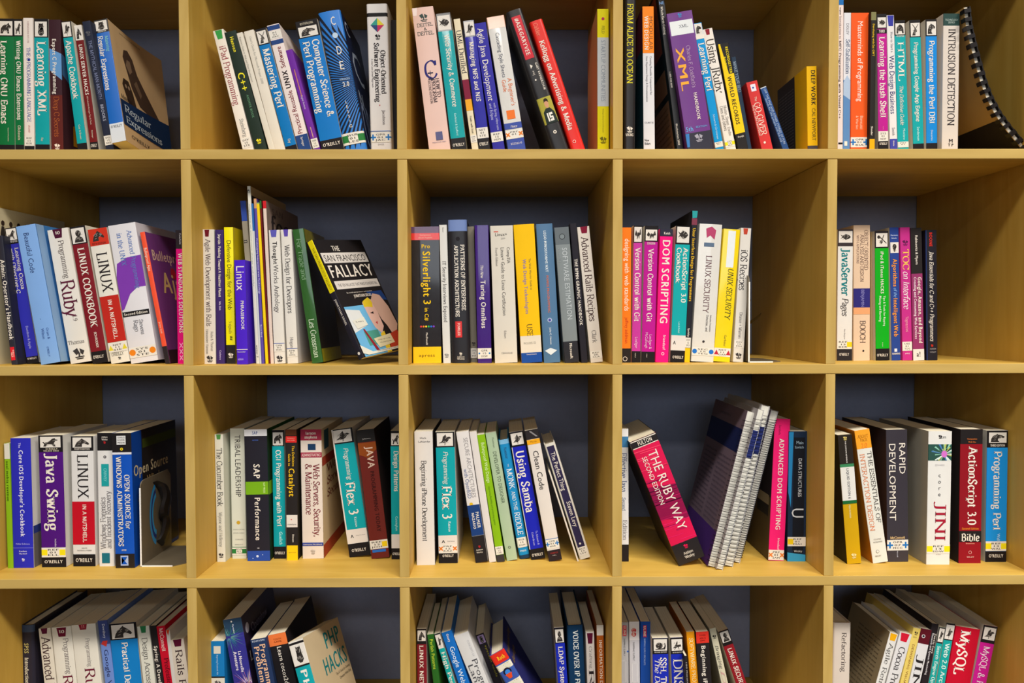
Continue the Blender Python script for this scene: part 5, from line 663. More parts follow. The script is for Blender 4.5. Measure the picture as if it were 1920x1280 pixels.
((2, 0), 'thick royal blue cookbook, third row, first cubby', (0.0398, 0.0584, -0.3429), -0.36, 0.0344, 0.224, 0.15, '2a2cb4', [('t', 0.0358, 0.0767, 'The', 'c0c0f0', 'N', 0.45, 0.4), ('t', 0.0921, 0.7597, "Core iOS Developer's Cookbook", 'e0e0f8', 'N', 0.5, 0.6), ('h', 0.8081, 0.8205, 'Fifth Edition', 'a8a8e8', 'N', 0.15, 0.85), ('b', 0.8432, 0.8462, '8888e0'), ('h', 0.8658, 0.8762, 'Sadun', 'e0e0f8', 'N', 0.3, 0.7), ('h', 0.8844, 0.8947, 'Wardwell', 'e0e0f8', 'N', 0.3, 0.7), ('e', 0.9246, 0.9484, 'e0e0f8')], {'cov': 'd4d2d0', 'R': [('h', 0.3, 0.38, 'JOEI', '6a6a70', 's', 0.25, 1), ('b', 0.68, 0.74, '2c3c84'), ('b', 0.74, 1, '6a6668')]}),
((2, 0), 'thick purple paperback with a perched animal engraving, third row, first cubby', (0.0898, 0.0621, -0.3428), -0.62, 0.0415, 0.2279, 0.15, '4c1478', [('b', 0.0, 0.1261, 'K'), ('a', 0.0101, 0.0908, 'dog'), ('h', 0.0958, 0.1079, 'O REILLY', 'I', 'N', 0.3, 0.8), ('h', 0.112, 0.1221, 'THE JAVA SERIES', 'I', 'N', 0.2, 0.85), ('t', 0.1362, 0.7285, 'Java Swing', 'W', 'S', 0.5, 0.55), ('t', 0.7844, 0.8454, 'Includes', 'd8c8e8', 'S', 0.6, 0.35), ('k', 0.8505, 0.9247, 'REF|01|ELL', 'yq'), ('b', 0.9247, 1.0, 'K'), ('h', 0.9471, 0.9695, "O'REILLY", 'W', 'N', 0.12, 0.88)], {'cov': 'd8d6d0', 'R': [('b', 0.6, 0.78, '4c1478', 0.3, 1)]}),
((2, 0), 'thick white nutshell paperback with crimson block, third row, first cubby', (0.1396, 0.0665, -0.343), -0.13, 0.0382, 0.2259, 0.15, 'd8d6d4', [('b', 0.0, 0.1123, 'K'), ('a', 0.0102, 0.0868, 'horse'), ('h', 0.0919, 0.1042, 'FOURTH EDITION', 'W', 'N', 0.15, 0.85), ('t', 0.1379, 0.4757, 'LINUX', '2a2628', 's', 0.5, 0.58), ('b', 0.5014, 0.8322, 'bc0f24'), ('t', 0.5219, 0.8147, 'IN A NUTSHELL', 'W', 'S', 0.55, 0.36), ('h', 0.8558, 0.8641, 'SIEVER', '5a5658', 'n', 0.4, 0.65), ('h', 0.8733, 0.8816, 'FIGGINS & WEBER', '5a5658', 'n', 0.2, 0.85), ('b', 0.9073, 1.0, 'K'), ('h', 0.9382, 0.966, "O'REILLY", 'W', 'N', 0.12, 0.88)], {'cov': 'd8d6d4'}),
((2, 0), 'white forensics paperback with a teal block, third row, first cubby', (0.1786, 0.0659, -0.343), -0.04, 0.0259, 0.2316, 0.178, 'dcdad8', [('b', 0.0, 0.1324, 'K'), ('h', 0.0249, 0.0368, 'Addison', 'W', 's', 0.3, 0.7), ('h', 0.0428, 0.0547, 'Wesley', 'W', 's', 0.3, 0.7), ('e', 0.0627, 0.0806, 'c8282c'), ('d', 0.1793, 0.00252, '5a5658', 0.5), ('d', 0.1793, 0.0008, 'dcdad8', 0.5), ('b', 0.2321, 0.3988, '1e9a9c', 0.25, 0.75), ('t', 0.264, 0.3639, 'CARVEY', '8cd4d4', 's', 0.5, 0.4), ('u', 0.4788, 0.8694, 'Windows Forensics', '8a8688', 's', 0.32, 0.55), ('u', 0.4338, 0.8644, 'and Incident Recovery', '8a8688', 's', 0.68, 0.55), ('b', 0.8996, 0.9749, '1c6a7c', 0.2, 0.72)], {}),
((2, 0), 'thick blue administrators book behind the metal bookend, third row, first cubby', (0.2153, 0.0561, -0.3428), -0.85, 0.0329, 0.2323, 0.178, '1050b8', [('b', 0.0, 0.142, '1e1a1c'), ('b', 0.0197, 0.0857, 'dcdcdc', 0.25, 0.72), ('h', 0.0266, 0.0384, 'CHARLES', '2a2628', 'N', 0.3, 0.68), ('h', 0.0463, 0.0562, 'RIVER', '2a2628', 'N', 0.3, 0.68), ('h', 0.0641, 0.0759, 'MEDIA', '2a2628', 'N', 0.3, 0.68), ('d', 0.1183, 0.00262, 'e0c41c', 0.5), ('d', 0.1183, 0.00091, '1e1a1c', 0.5), ('b', 0.142, 0.1578, 'dcdce4'), ('t', 0.3079, 0.7119, 'OPEN SOURCE for', 'W', 'S', 0.72, 0.55), ('t', 0.1745, 0.8409, 'WINDOWS ADMINISTRATORS', 'W', 'S', 0.32, 0.55), ('h', 0.8608, 0.8727, 'HORNE', 'W', 'N', 0.35, 0.6), ('b', 0.8946, 1.0, '1e1a1c'), ('b', 0.9075, 0.9821, 'a8b8dc', 0.28, 0.68), ('p', [(0.33, 0.9174), (0.63, 0.9174), (0.33, 0.9721), (0.63, 0.9721)], '1050b8')], {'cov': '0c3f94', 'gl': 1, 'R': [('b', 0, 0.97, '201c1c', 0.2, 1), ('p', [(0.22, 0.07), (1, 0.07), (1, 0.14), (0.22, 0.14)], '3e4a18'), ('h', 0.25, 0.33, 'Open Source', 'cfc09c', 'N', 0.02, 0.8), ('h', 0.36, 0.43, 'Windows', 'b0905c', 'N', 0.3, 0.8), ('h', 0.46, 0.53, 'Administrators', 'b0905c', 'N', 0.1, 0.8), ('h', 0.58, 0.592, 'managing system tools', '7a6a4c', 'n', 0.4, 0.75), ('h', 0.61, 0.622, 'managing system tools', '7a6a4c', 'n', 0.4, 0.75), ('h', 0.6399999999999999, 0.6519999999999999, 'managing system tools', '7a6a4c', 'n', 0.4, 0.75), ('h', 0.6699999999999999, 0.6819999999999999, 'managing system tools', '7a6a4c', 'n', 0.4, 0.75), ('h', 0.7, 0.712, 'managing system tools', '7a6a4c', 'n', 0.4, 0.75), ('h', 0.73, 0.742, 'managing system tools', '7a6a4c', 'n', 0.4, 0.75)]}),
((2, 1), 'white book with a green tag, leftmost in its cubby, third row, second cubby', (0.3684, 0.0871, -0.3429), -0.45, 0.0147, 0.2249, 0.15, 'd8d8cc', [('g', 0.0, 0.0386, '4c8a48', 0.2, 0.75), ('t', 0.1064, 0.5612, 'The Cucumber Book', '4a4a48', 's', 0.5, 0.9), ('t', 0.6083, 0.8812, 'Wynne and Hellesoy', '8a8a84', 's', 0.5, 0.6), ('e', 0.9232, 0.9758, '3a3638')], {'cov': 'cfd0c0'}),
((2, 1), 'off white leadership paperback with a gold seal, third row, second cubby', (0.3937, 0.1059, -0.3429), -0.34, 0.0253, 0.2329, 0.178, 'd4d6c8', [('t', 0.049, 0.5244, 'TRIBAL LEADERSHIP', '3a3836', 'n', 0.5, 0.95), ('d', 0.7224, 0.00331, 'c8a02c', 0.48), ('h', 0.7707, 0.7789, 'DAVE LOGAN', '8a8a84', 's', 0.1, 0.9), ('h', 0.7984, 0.8066, 'JOHN KING', '8a8a84', 's', 0.1, 0.9), ('h', 0.8477, 0.856, 'HALEE', '8a8a84', 's', 0.25, 0.8), ('h', 0.8868, 0.895, 'WRIGHT', '8a8a84', 's', 0.2, 0.8), ('l2', 0.9115, '3a7a48'), ('k', 0.9136, 0.9712, 'WUR|01|LOG', 'gr')], {}),
((2, 1), 'thick black paperback with a lime green band, third row, second cubby', (0.4327, 0.0924, -0.3427), -0.88, 0.0399, 0.2329, 0.178, '23222c', [('b', 0.0, 0.0505, 'dcdee4'), ('h', 0.0152, 0.0384, 'SAP', '2c4a8c', 'N', 0.35, 0.6), ('h', 0.0778, 0.0869, 'ADMIN', '4a6ac0', 'N', 0.35, 0.62), ('t', 0.263, 0.3765, 'SAP', 'W', 'N', 0.5, 0.5), ('b', 0.3968, 0.4942, '74aa1c'), ('t', 0.4029, 0.4841, 'SAP PRESS', 'd8e8a8', 'n', 0.82, 0.5), ('t', 0.5166, 0.8471, 'Performance', 'W', 'N', 0.5, 0.5), ('h', 0.898, 0.9082, 'III', 'c8c8d0', 'N', 0.45, 0.55), ('b', 0.9235, 1.0, '2a4aa0'), ('d', 0.9643, 0.00211, 'c8d4f0', 0.45), ('d', 0.9796, 0.0007, 'c8d4f0', 0.25), ('d', 0.9541, 0.0007, 'c8d4f0', 0.68)], {'cov': '1a3018', 'R': [('b', 0.0, 0.4, '1f5a1c', 0.1, 1), ('b', 0.4, 0.5, '74aa1c')]}),
((2, 1), 'slim teal paperback with an engraved beast, third row, second cubby', (0.4662, 0.1049, -0.3429), -0.38, 0.0215, 0.2298, 0.178, '109aa2', [('b', 0.0, 0.1241, 'K'), ('a', 0.0176, 0.1158, 'bear'), ('t', 0.1551, 0.7499, 'CGI Programming with Perl', 'W', 'S', 0.5, 0.85), ('b', 0.9061, 1.0, 'K'), ('h', 0.1106, 0.121, 'SECOND EDITION', 'W', 'N', 0.2, 0.9), ('t', 0.7884, 0.8926, 'Guelich', 'bee', 'n', 0.6, 0.5), ('h', 0.9447, 0.9656, "O'REILLY", 'W', 'N', 0.1, 0.95)], {'cov': 'd0cabc'}),
((2, 1), 'black paperback with yellow title and yellow foot, third row, second cubby', (0.4911, 0.0953, -0.343), -0.11, 0.0194, 0.2322, 0.178, '262222', [('b', 0.0, 0.0457, '5a3018'), ('b', 0.0508, 0.0996, 'd82c28'), ('h', 0.0609, 0.0691, 'Companion', 'f8c0b0', 'n', 0.15, 0.85), ('h', 0.0772, 0.0853, 'eBook Available', 'f8c0b0', 'n', 0.15, 0.85), ('t', 0.124, 0.2827, 'The Definitive', 'f0c020', 'N', 0.68, 0.55), ('t', 0.185, 0.2796, 'Guide to', 'f0c020', 'N', 0.32, 0.55), ('t', 0.2949, 0.5141, 'Catalyst', 'f0c020', 'N', 0.5, 0.85), ('b', 0.652, 0.746, 'dcd4cc'), ('d', 0.6877, 0.00106, 'c0282c', 0.45), ('h', 0.7184, 0.7286, 'catalyst', '2a2628', 'n', 0.1, 0.9), ('t', 0.8003, 0.8617, 'Diment', 'W', 'N', 0.6, 0.6), ('b', 0.8852, 1.0, 'f0c414'), ('h', 0.9334, 0.9426, 'apress', '8a7420', 'n', 0.15, 0.85)], {'cov': '2a2620'}),
((2, 1), 'very thick cream workbook with maroon bands, third row, second cubby', (0.5255, 0.1042, -0.3428), -0.56, 0.0373, 0.2309, 0.178, 'ddd0c4', [('b', 0.0, 0.0843, '9c2c44'), ('h', 0.0185, 0.0391, 'larson', 'W', 'S', 0.25, 0.75), ('h', 0.0494, 0.0699, 'stephens', 'W', 'S', 0.2, 0.8), ('b', 0.1111, 0.1595, '1c3a5c', 0.35, 0.72), ('b', 0.177, 0.2161, 'a0384c'), ('h', 0.1873, 0.2079, 'ADMINISTRATING', 'f0d8d0', 's', 0.05, 0.95), ('t', 0.2677, 0.8309, 'Web Servers, Security,', '7a2c34', 's', 0.72, 0.5), ('t', 0.2656, 0.658, '& Maintenance', '7a2c34', 's', 0.35, 0.5), ('b', 0.8755, 0.9004, '3c4a94'), ('h', 0.8838, 0.8931, 'Interactive Workbook', 'W', 'N', 0.05, 0.95), ('e', 0.9294, 0.9658, 'b0a498')], {'cov': 'cbb894', 'R': [('b', 0.02, 0.17, '2a5a6c', 0.1, 0.3), ('b', 0.22, 0.29, 'a8402c'), ('h', 0.3, 0.36, 'Web', '7a3428', 's', 0.2, 0.8), ('h', 0.4, 0.46, 'Servers', '7a3428', 's', 0.2, 1), ('h', 0.5, 0.56, 'Security', '7a3428', 's', 0.2, 1), ('b', 0.9, 1, 'a8402c')]}),
((2, 1), 'teal leaning paperback with a beige margin, second cubby, third row, second cubby', (0.6076, 0.1109, -0.3405), -7.77, 0.0375, 0.2307, 0.178, '109ea6', [('b', 0.0, 0.1149, 'K'), ('b', 0.0, 1.0, 'dcd4cc', -0.01, 0.07), ('a', 0.0073, 0.1045, 'bird'), ('t', 0.1494, 0.3976, 'Programming', 'W', 'i', 0.55, 0.5), ('t', 0.4186, 0.6758, 'Flex 3', 'W', 'S', 0.5, 0.55), ('t', 0.6915, 0.7704, 'Kazoun', 'dff', 'n', 0.55, 0.4), ('b', 0.7862, 1.0, 'dcd4cc'), ('h', 0.8283, 0.8525, 'A', 'K', 'N', 0.2, 0.35), ('h', 0.8335, 0.8399, 'Adobe Developer', '5a5658', 'n', 0.45, 0.9), ('b', 0.8967, 1.0, 'K'), ('h', 0.9389, 0.962, "O'REILLY", 'W', 'N', 0.15, 0.85)], {'cov': 'cfc4b4'}),
((2, 1), 'reddish brown leaning programming textbook, third row, second cubby', (0.646, 0.101, -0.3412), -6.46, 0.032, 0.2306, 0.178, '6a2620', [('b', 0.0, 0.0952, '262424'), ('h', 0.0662, 0.0745, 'Johnson', 'c8c4c0', 'n', 0.3, 0.75), ('p', [(0, 0.1004), (1, 0.1004), (1, 0.1574), (0.5, 0.2195), (0, 0.1885)], '8a4418'), ('t', 0.1366, 0.3025, 'JAVA', 'd8bca8', 'N', 0.6, 0.6), ('t', 0.3233, 0.7965, 'PROGRAMMING TODAY', '3c1614', 'N', 0.6, 0.5), ('k', 0.8591, 0.9269, 'REF|12|JOH', 'yr'), ('b', 0.9321, 0.953, '2c6ac0', 0.1, 0.85)], {'cov': '241c1c'}),
((2, 1), 'teal paperback half hidden by the right divider, third row, second cubby', (0.6755, 0.099, -0.343), -0.22, 0.0191, 0.2288, 0.15, '109aa2', [('b', 0.0, 0.119, 'K'), ('a', 0.0186, 0.1108, 'dog'), ('t', 0.1553, 0.4718, 'Design Patterns', 'W', 'S', 0.5, 0.7), ('t', 0.6642, 0.7788, 'Cunningham', 'bee', 'n', 0.5, 0.5), ('b', 0.8049, 1.0, 'd8d4d0'), ('b', 0.9144, 1.0, 'K'), ('h', 0.9478, 0.9666, "O'REILLY", 'W', 'N', 0.1, 0.9)], {'cov': 'd0cabc'}),
((2, 2), 'tall white paperback with black serif title, leftmost, third row, third cubby', (0.7305, 0.0645, -0.3428), -0.81, 0.0317, 0.2324, 0.178, 'dcd8d4', [('h', 0.0427, 0.0566, 'Mark', '3a3638', 's', 0.3, 0.65), ('h', 0.0695, 0.0825, 'LaMarche', '3a3638', 's', 0.2, 0.85), ('t', 0.2157, 0.8206, 'Beginning iPhone Development', '2a2628', 's', 0.48, 0.62)], {'cov': '262222'}),
((2, 2), 'upright teal paperback with orange crosses on its label, third row, third cubby', (0.7686, 0.0751, -0.3426), -1.35, 0.033, 0.2297, 0.178, '109ea6', [('b', 0.0, 0.1166, 'K'), ('a', 0.0081, 0.1065, 'bird'), ('t', 0.1471, 0.396, 'Programming', 'W', 'i', 0.5, 0.5), ('t', 0.4113, 0.6659, 'Flex 3', 'W', 'S', 0.5, 0.62), ('t', 0.6812, 0.7629, 'Kazoun', 'dff', 'n', 0.62, 0.4), ('b', 0.7884, 1.0, 'dcd4cc'), ('h', 0.8241, 0.8466, 'A', 'K', 'N', 0.18, 0.38), ('h', 0.8293, 0.8364, 'Adobe Developer', '5a5658', 'n', 0.48, 0.88), ('k', 0.8568, 0.9212, 'PRF|12|KAZ', 'ox'), ('b', 0.9243, 1.0, 'K'), ('h', 0.9345, 0.9529, "O'REILLY", 'W', 'N', 0.2, 0.8)], {'cov': 'd8d4cc'}),
((2, 2), 'white leaning paperback with a gold disc above navy block, third row, third cubby', (0.8269, 0.0758, -0.3414), -8.28, 0.0217, 0.2314, 0.178, 'dad6d4', [('t', 0.0488, 0.508, 'SECURE ARCHITECTURES', '8a8688', 'n', 0.65, 0.6), ('t', 0.2833, 0.51, 'with OpenBSD', '5a6a94', 'n', 0.3, 0.5), ('d', 0.554, 0.00312, 'd8b020', 0.35), ('b', 0.5612, 0.7947, '1c3c78'), ('t', 0.6154, 0.7414, 'PALMER', 'W', 'N', 0.7, 0.5), ('t', 0.6205, 0.7455, 'NAZARIO', 'W', 'N', 0.35, 0.5), ('b', 0.7967, 1.0, '242022'), ('e', 0.8716, 0.8891, 'c8282c'), ('h', 0.8993, 0.9096, 'Addison', 'W', 's', 0.2, 0.75), ('h', 0.9178, 0.9281, 'Wesley', 'W', 's', 0.2, 0.7)], {}),
((2, 2), 'blank white leaning book without a title, third row, third cubby', (0.8461, 0.0777, -0.3421), -8.48, 0.0122, 0.2316, 0.178, 'd8d2ce', [], {}),
((2, 2), 'lime green leaning paperback, third row, third cubby', (0.8608, 0.079, -0.342), -8.91, 0.0135, 0.2274, 0.15, '84b416', [('b', 0.0, 0.0042, 'd8d4cc'), ('t', 0.0645, 0.3823, 'Bulletproof Web Design', 'd8e8b0', 'n', 0.55, 0.7), ('t', 0.4084, 0.7117, 'improving flexibility and protecting against', '5a8414', 'n', 0.5, 0.4), ('k', 0.8793, 0.9423, 'PRF|12|CED', ''), ('b', 0.9444, 1.0, '3a3638')], {}),
((2, 2), 'pale sage green leaning paperback, third row, third cubby', (0.8801, 0.0863, -0.3415), -9.39, 0.0187, 0.2289, 0.15, 'a9bc9e', [('t', 0.0416, 0.1217, 'Fleishman', '5a6a54', 'n', 0.6, 0.5), ('t', 0.1478, 0.5547, 'DEVELOPER TO DESIGNER', '4a5844', 'n', 0.55, 0.55), ('d', 0.8982, 0.00233, '2a2c2a', 0.45), ('d', 0.8982, 0.0014, 'a9bc9e', 0.45)], {}),
((2, 2), 'bright blue leaning hardcover with white serif title, third row, third cubby', (0.9026, 0.096, -0.3414), -10.0, 0.0182, 0.2149, 0.15, '1d86be', [('b', 0.0, 0.0369, '7cb4d8'), ('t', 0.0649, 0.1601, 'Komisar', '2c4a6c', 's', 0.5, 0.5), ('t', 0.2049, 0.2273, 'THE', 'e4eef4', 's', 0.5, 0.6), ('t', 0.2441, 0.4124, 'MONK', 'f4f4f0', 's', 0.5, 0.7), ('t', 0.4348, 0.5922, 'AND THE', 'e4eef4', 's', 0.5, 0.45), ('t', 0.609, 0.8004, 'RIDDLE', 'f4f4f0', 's', 0.5, 0.7), ('k', 0.8229, 0.9052, 'WUR|12|KOM', ''), ('h', 0.9278, 0.9413, 'PRESS', 'd8e8f4', 'N', 0.2, 0.8), ('b', 0.9695, 1.0, '1c3a54')], {'hc': 1, 'hcflat': 1}),
((2, 2), 'ultramarine leaning paperback with a bird engraving, third row, third cubby', (0.9264, 0.0911, -0.3409), -9.83, 0.0251, 0.2291, 0.178, '1c24b0', [('b', 0.0, 1.0, 'd8d4cc', -0.02, 0.06), ('b', 0.0, 0.1149, 'K'), ('a', 0.0104, 0.1013, 'bird'), ('t', 0.1494, 0.6358, 'Using Samba', 'W', 'S', 0.5, 0.7), ('t', 0.7809, 0.8915, 'Ts, Eckstein &', 'b8b8f0', 'n', 0.7, 0.5), ('t', 0.7862, 0.8915, 'Collier-Brown', 'b8b8f0', 'n', 0.4, 0.5), ('b', 0.9178, 1.0, 'K'), ('h', 0.9547, 0.9758, "O'REILLY", 'W', 'N', 0.1, 0.9)], {'cov': 'd0cabc'}),
((2, 2), 'white leaning code book with a black striped top, third row, third cubby', (0.9563, 0.0816, -0.3409), -10.44, 0.023, 0.2344, 0.178, 'dcd4cc', [('b', 0.0, 0.0711, '2a2628'), ('p', [(0.3, 0.0102), (0.45, 0.0102), (0.9, 0.0559), (0.75, 0.0559)], '8a8688'), ('b', 0.0731, 0.1097, 'e8a41c'), ('h', 0.0843, 0.0965, 'Martin', '8a5a14', 'n', 0.25, 0.75), ('t', 0.1575, 0.4579, 'Clean Code', '2a2628', 'n', 0.5, 0.5), ('l2', 0.834, '2c6ab0'), ('k', 0.8361, 0.9057, 'OPR|01|MAR', 'bp'), ('b', 0.918, 1.0, '2a2024'), ('h', 0.9364, 0.9467, 'PRENTICE', 'a82c2c', 's', 0.2, 0.8), ('h', 0.9549, 0.9631, 'HALL', 'c8c0c0', 's', 0.35, 0.65)], {}),
((2, 2), 'thin loose pamphlet leaning at a steep slant, third row, third cubby', (0.9959, 0.0809, -0.3426), -17.58, 0.0029, 0.1656, 0.14, 'e0d8cc', [], {}),
((2, 2), 'white and indigo leaning book, last of the slanted row, third row, third cubby', (1.0093, 0.09, -0.3402), -17.12, 0.0193, 0.214, 0.14, 'd8d4c8', [('b', 0.0231, 0.9092, '2e2848', 0.15, 0.82), ('t', 0.075, 0.4079, 'The Perfect Thing', 'W', 'n', 0.5, 0.6), ('t', 0.5029, 0.7233, 'Steven Levy', 'W', 'n', 0.55, 0.6), ('d', 0.8685, 0.00187, 'd8d4c8', 0.45), ('k', 0.8976, 0.9674, 'BUS|15|LEV', '')], {'hc': 1, 'hcflat': 1}),
((2, 3), 'white paperback peeking from behind the left divider, third row, fourth cubby', (1.0736, 0.0801, -0.3429), -0.29, 0.0226, 0.2337, 0.178, 'd8dade', [('b', 0.0579, 0.139, '3c78a8'), ('t', 0.1795, 0.4755, 'Effective Java', '3a4a78', 's', 0.62, 0.55), ('t', 0.5162, 0.6151, 'Second', '5a6a88', 's', 0.62, 0.4), ('t', 0.685, 0.8365, 'Edition', '8a8a90', 's', 0.7, 0.4), ('b', 0.8715, 1.0, '221e20')], {}),
((2, 3), 'thick crimson book leaning alone to the left, third row, fourth cubby', (1.1893, 0.0531, -0.3341), -21.77, 0.048, 0.2306, 0.178, 'd4144c', [('b', 0.0, 0.0645, '221e20'), ('b', 0.005, 0.0124, 'W', 0.02, 0.98), ('b', 0.0583, 0.0645, 'W', 0.02, 0.98), ('h', 0.0174, 0.0496, 'FULTON', 'W', 'N', 0.25, 0.8), ('rubylines', 0.077, 0.8372, 0), ('t', 0.1142, 0.7497, 'THE RUBY WAY', 'W', 'n', 0.62, 0.6), ('t', 0.1391, 0.525, 'SECOND EDITION', 'W', 'n', 0.28, 0.5), ('b', 0.8397, 1.0, '221e20'), ('e', 0.8598, 0.8935, 'd4144c'), ('h', 0.9148, 0.9349, 'Addison', 'W', 's', 0.32, 0.68), ('h', 0.9436, 0.9649, 'Wesley', 'W', 's', 0.32, 0.68)], {'cov': '2a1c1c', 'gl': 1}),
((2, 3), 'hot pink paperback with the scripting title, beside notebooks, third row, fourth cubby', (1.3442, 0.0805, -0.3425), 2.24, 0.0273, 0.2503, 0.178, 'ea1f70', [('t', 0.0433, 0.1147, 'Sambells', '7a1c40', 'n', 0.35, 0.3), ('t', 0.1407, 0.7854, 'ADVANCED DOM SCRIPTING', 'W', 'N', 0.5, 0.5), ('t', 0.8399, 0.9218, 'friendsof', 'f8c8dc', 'N', 0.6, 0.4), ('k', 0.924, 0.9961, 'PRF|01|SAM', 'ox')], {'cov': '5c4c34', 'L': [('b', 0, 0.56, '262024'), ('b', 0.56, 1, '54462c'), ('b', 0.55, 0.62, '8a7c60', 0.6, 0.95), ('b', 0.62, 0.7, '2a2622', 0.6, 0.95)]}),
((2, 3), 'black and blue data structures textbook by the right side, third row, fourth cubby', (1.3789, 0.0775, -0.3429), 0.36, 0.0319, 0.2289, 0.15, '1c2c44', [('p', [(0, 0.0059), (0.25, 0.0059), (0.15, 0.5862), (0, 0.4675)], '2a86c0'), ('b', 0.0472, 0.9133, '161a22', 0.26, 0.88), ('h', 0.0744, 0.0981, 'Main', 'a8c0d0', 'n', 0.4, 0.8), ('h', 0.1123, 0.1312, 'Savitch', 'a8c0d0', 'n', 0.32, 0.82), ('t', 0.2069, 0.5031, 'DATA STRUCTURES', 'd8dce0', 'n', 0.62, 0.4), ('t', 0.5862, 0.6694, 'U', 'c8ccd0', 'n', 0.5, 1), ('k', 0.8121, 0.8835, 'REF|01|MAI', 'yl'), ('b', 0.8859, 0.9371, '161a22', 0.3, 0.85), ('h', 0.9133, 0.9288, 'Wesley', 'c8ccd0', 's', 0.35, 0.8), ('p', [(0, 0.9312), (1, 0.949), (1, 1.0027), (0, 1.0027)], '3a9ac8')], {}),
((2, 4), 'gold, white and black book against the left divider, third row, fifth cubby', (1.4732, 0.0599, -0.342), -4.86, 0.0246, 0.2254, 0.15, 'c49c10', [('b', 0.0, 0.2264, '28231f'), ('e', 0.0134, 0.0442, 'd8c470'), ('t', 0.0494, 0.2192, 'THE COMPLETE REFERENCE', 'e8e4e0', 'N', 0.5, 0.4), ('b', 0.2264, 0.2501, '3a8458'), ('b', 0.2501, 0.5133, 'dcdcd8'), ('t', 0.2604, 0.4978, 'LIQUID EDITION 6', '2a2e40', 'N', 0.5, 0.55), ('b', 0.5081, 0.5339, '1c6434'), ('t', 0.5422, 0.6456, 'PEN POWERS', 'e8e0a8', 'N', 0.45, 0.4), ('e', 0.917, 0.9585, 'e0d49c')], {'cov': '2e2a1e'}),
((2, 4), 'white leaning design book with an orange top, third row, fifth cubby', (1.5202, 0.063, -0.341), -8.64, 0.0264, 0.2341, 0.178, 'dcdcd4', [('b', 0.0, 0.1401, 'f0a02c'), ('h', 0.038, 0.062, 'ABOUT', '8a5410', 's', 0.15, 0.85), ('h', 0.068, 0.088, 'FACE', '8a5410', 's', 0.3, 0.75), ('h', 0.1, 0.1351, '2.0', 'e8742c', 's', 0.3, 0.7), ('t', 0.1651, 0.7025, 'THE ESSENTIALS OF', '5a5654', 's', 0.75, 0.6), ('t', 0.1752, 0.7579, 'INTERACTION DESIGN', 'd88a64', 's', 0.27, 0.6), ('h', 0.8183, 0.8284, 'COOPER', '8a8684', 's', 0.25, 0.75), ('h', 0.8385, 0.8486, 'REIMANN', '8a8684', 's', 0.2, 0.8), ('d', 0.9142, 0.00275, '5a5654', 0.4), ('d', 0.9142, 0.00229, 'dcdcd4', 0.4), ('h', 0.9424, 0.9525, 'WILEY', '5a5654', 's', 0.2, 0.6)], {'cov': 'c87a1c'}),
((2, 4), 'thick charcoal development book, third row, fifth cubby', (1.5547, 0.0715, -0.3426), -1.24, 0.0371, 0.232, 0.178, '38343c', [('t', 0.0964, 0.338, 'RAPID', 'W', 'n', 0.74, 0.6), ('t', 0.1005, 0.6882, 'DEVELOPMENT', 'W', 'n', 0.27, 0.6), ('h', 0.8075, 0.8268, 'McConnell', 'd8b884', 'S', 0.15, 0.85), ('k', 0.8328, 0.9138, 'OPR|07|MCC', 'bp'), ('t', 0.9179, 0.965, 'Microsoft', 'd8dcec', 'N', 0.48, 0.4)], {'cov': '2c282c', 'gl': 1}),
((2, 4), 'very thick white book with a colourful square, third row, fifth cubby', (1.6164, 0.0561, -0.3429), 0.28, 0.0405, 0.2314, 0.178, 'dfdeda', [('h', 0.0328, 0.0528, 'Sun', '2a2628', 's', 0.45, 0.75), ('e', 0.0279, 0.0577, '2a2628'), ('jewel', 0.0976, 0.2192, 0), ('h', 0.2471, 0.2591, 'EDWARDS', 'b8b4b8', 'n', 0.3, 0.7), ('v', 0.307, 0.4968, 'core', '4a484a', 'n'), ('t', 0.5268, 0.8274, 'JINI', 'a41c34', 's', 0.55, 0.55), ('k', 0.8455, 0.9177, 'REF|14|EDW', 'yq'), ('h', 0.9198, 0.9278, '4744', 'a8a4a8', 'n', 0.4, 0.6)], {'cov': 'a39e90'}),
((2, 4), 'thick dark red bible sized book with a black band, third row, fifth cubby', (1.6756, 0.0627, -0.343), 0.04, 0.0388, 0.2337, 0.178, '8c1420', [('b', 0.0, 0.109, '221e1f'), ('h', 0.0664, 0.0763, 'Companion', 'd8742c', 'N', 0.3, 0.75), ('h', 0.0892, 0.0991, 'Web Site', 'd8742c', 'N', 0.35, 0.7), ('t', 0.1328, 0.7157, 'ActionScript 3.0', 'W', 'S', 0.55, 0.5), ('h', 0.7327, 0.7476, 'Second Edition', 'e88a2c', 'S', 0.12, 0.88), ('b', 0.7576, 0.8395, '221e1f'), ('h', 0.7796, 0.8325, 'Bible', 'W', 'S', 0.1, 0.92), ('h', 0.8455, 0.8555, 'Braunstein', 'f0a08c', 'N', 0.3, 0.7), ('d', 0.9174, 0.00275, 'f0c8c0', 0.5), ('d', 0.9174, 0.00229, '8c1420', 0.5), ('h', 0.9474, 0.9574, 'WILEY', 'f0c8c0', 's', 0.35, 0.68)], {'cov': '241f20'}),
((2, 4), 'bright azure paperback with camel emblem, last here, third row, fifth cubby', (1.7253, 0.0695, -0.343), -0.0, 0.0365, 0.2303, 0.178, '1a8cd8', [('b', 0.0, 0.1284, '1c1819'), ('a', 0.0142, 0.093, 'camel'), ('h', 0.1031, 0.1214, 'THIRD EDITION', 'W', 'N', 0.15, 0.85), ('t', 0.1558, 0.7578, 'Programming Perl', 'W', 'S', 0.5, 0.55), ('t', 0.7832, 0.8392, 'Wall', 'b8dcf4', 'n', 0.6, 0.4), ('k', 0.8423, 0.9157, 'REF|13|WAL', 'yq'), ('b', 0.9177, 1.0, '1c1819'), ('h', 0.9412, 0.9646, "O'REILLY", 'W', 'N', 0.15, 0.85)], {'cov': 'c9c4b8'}),
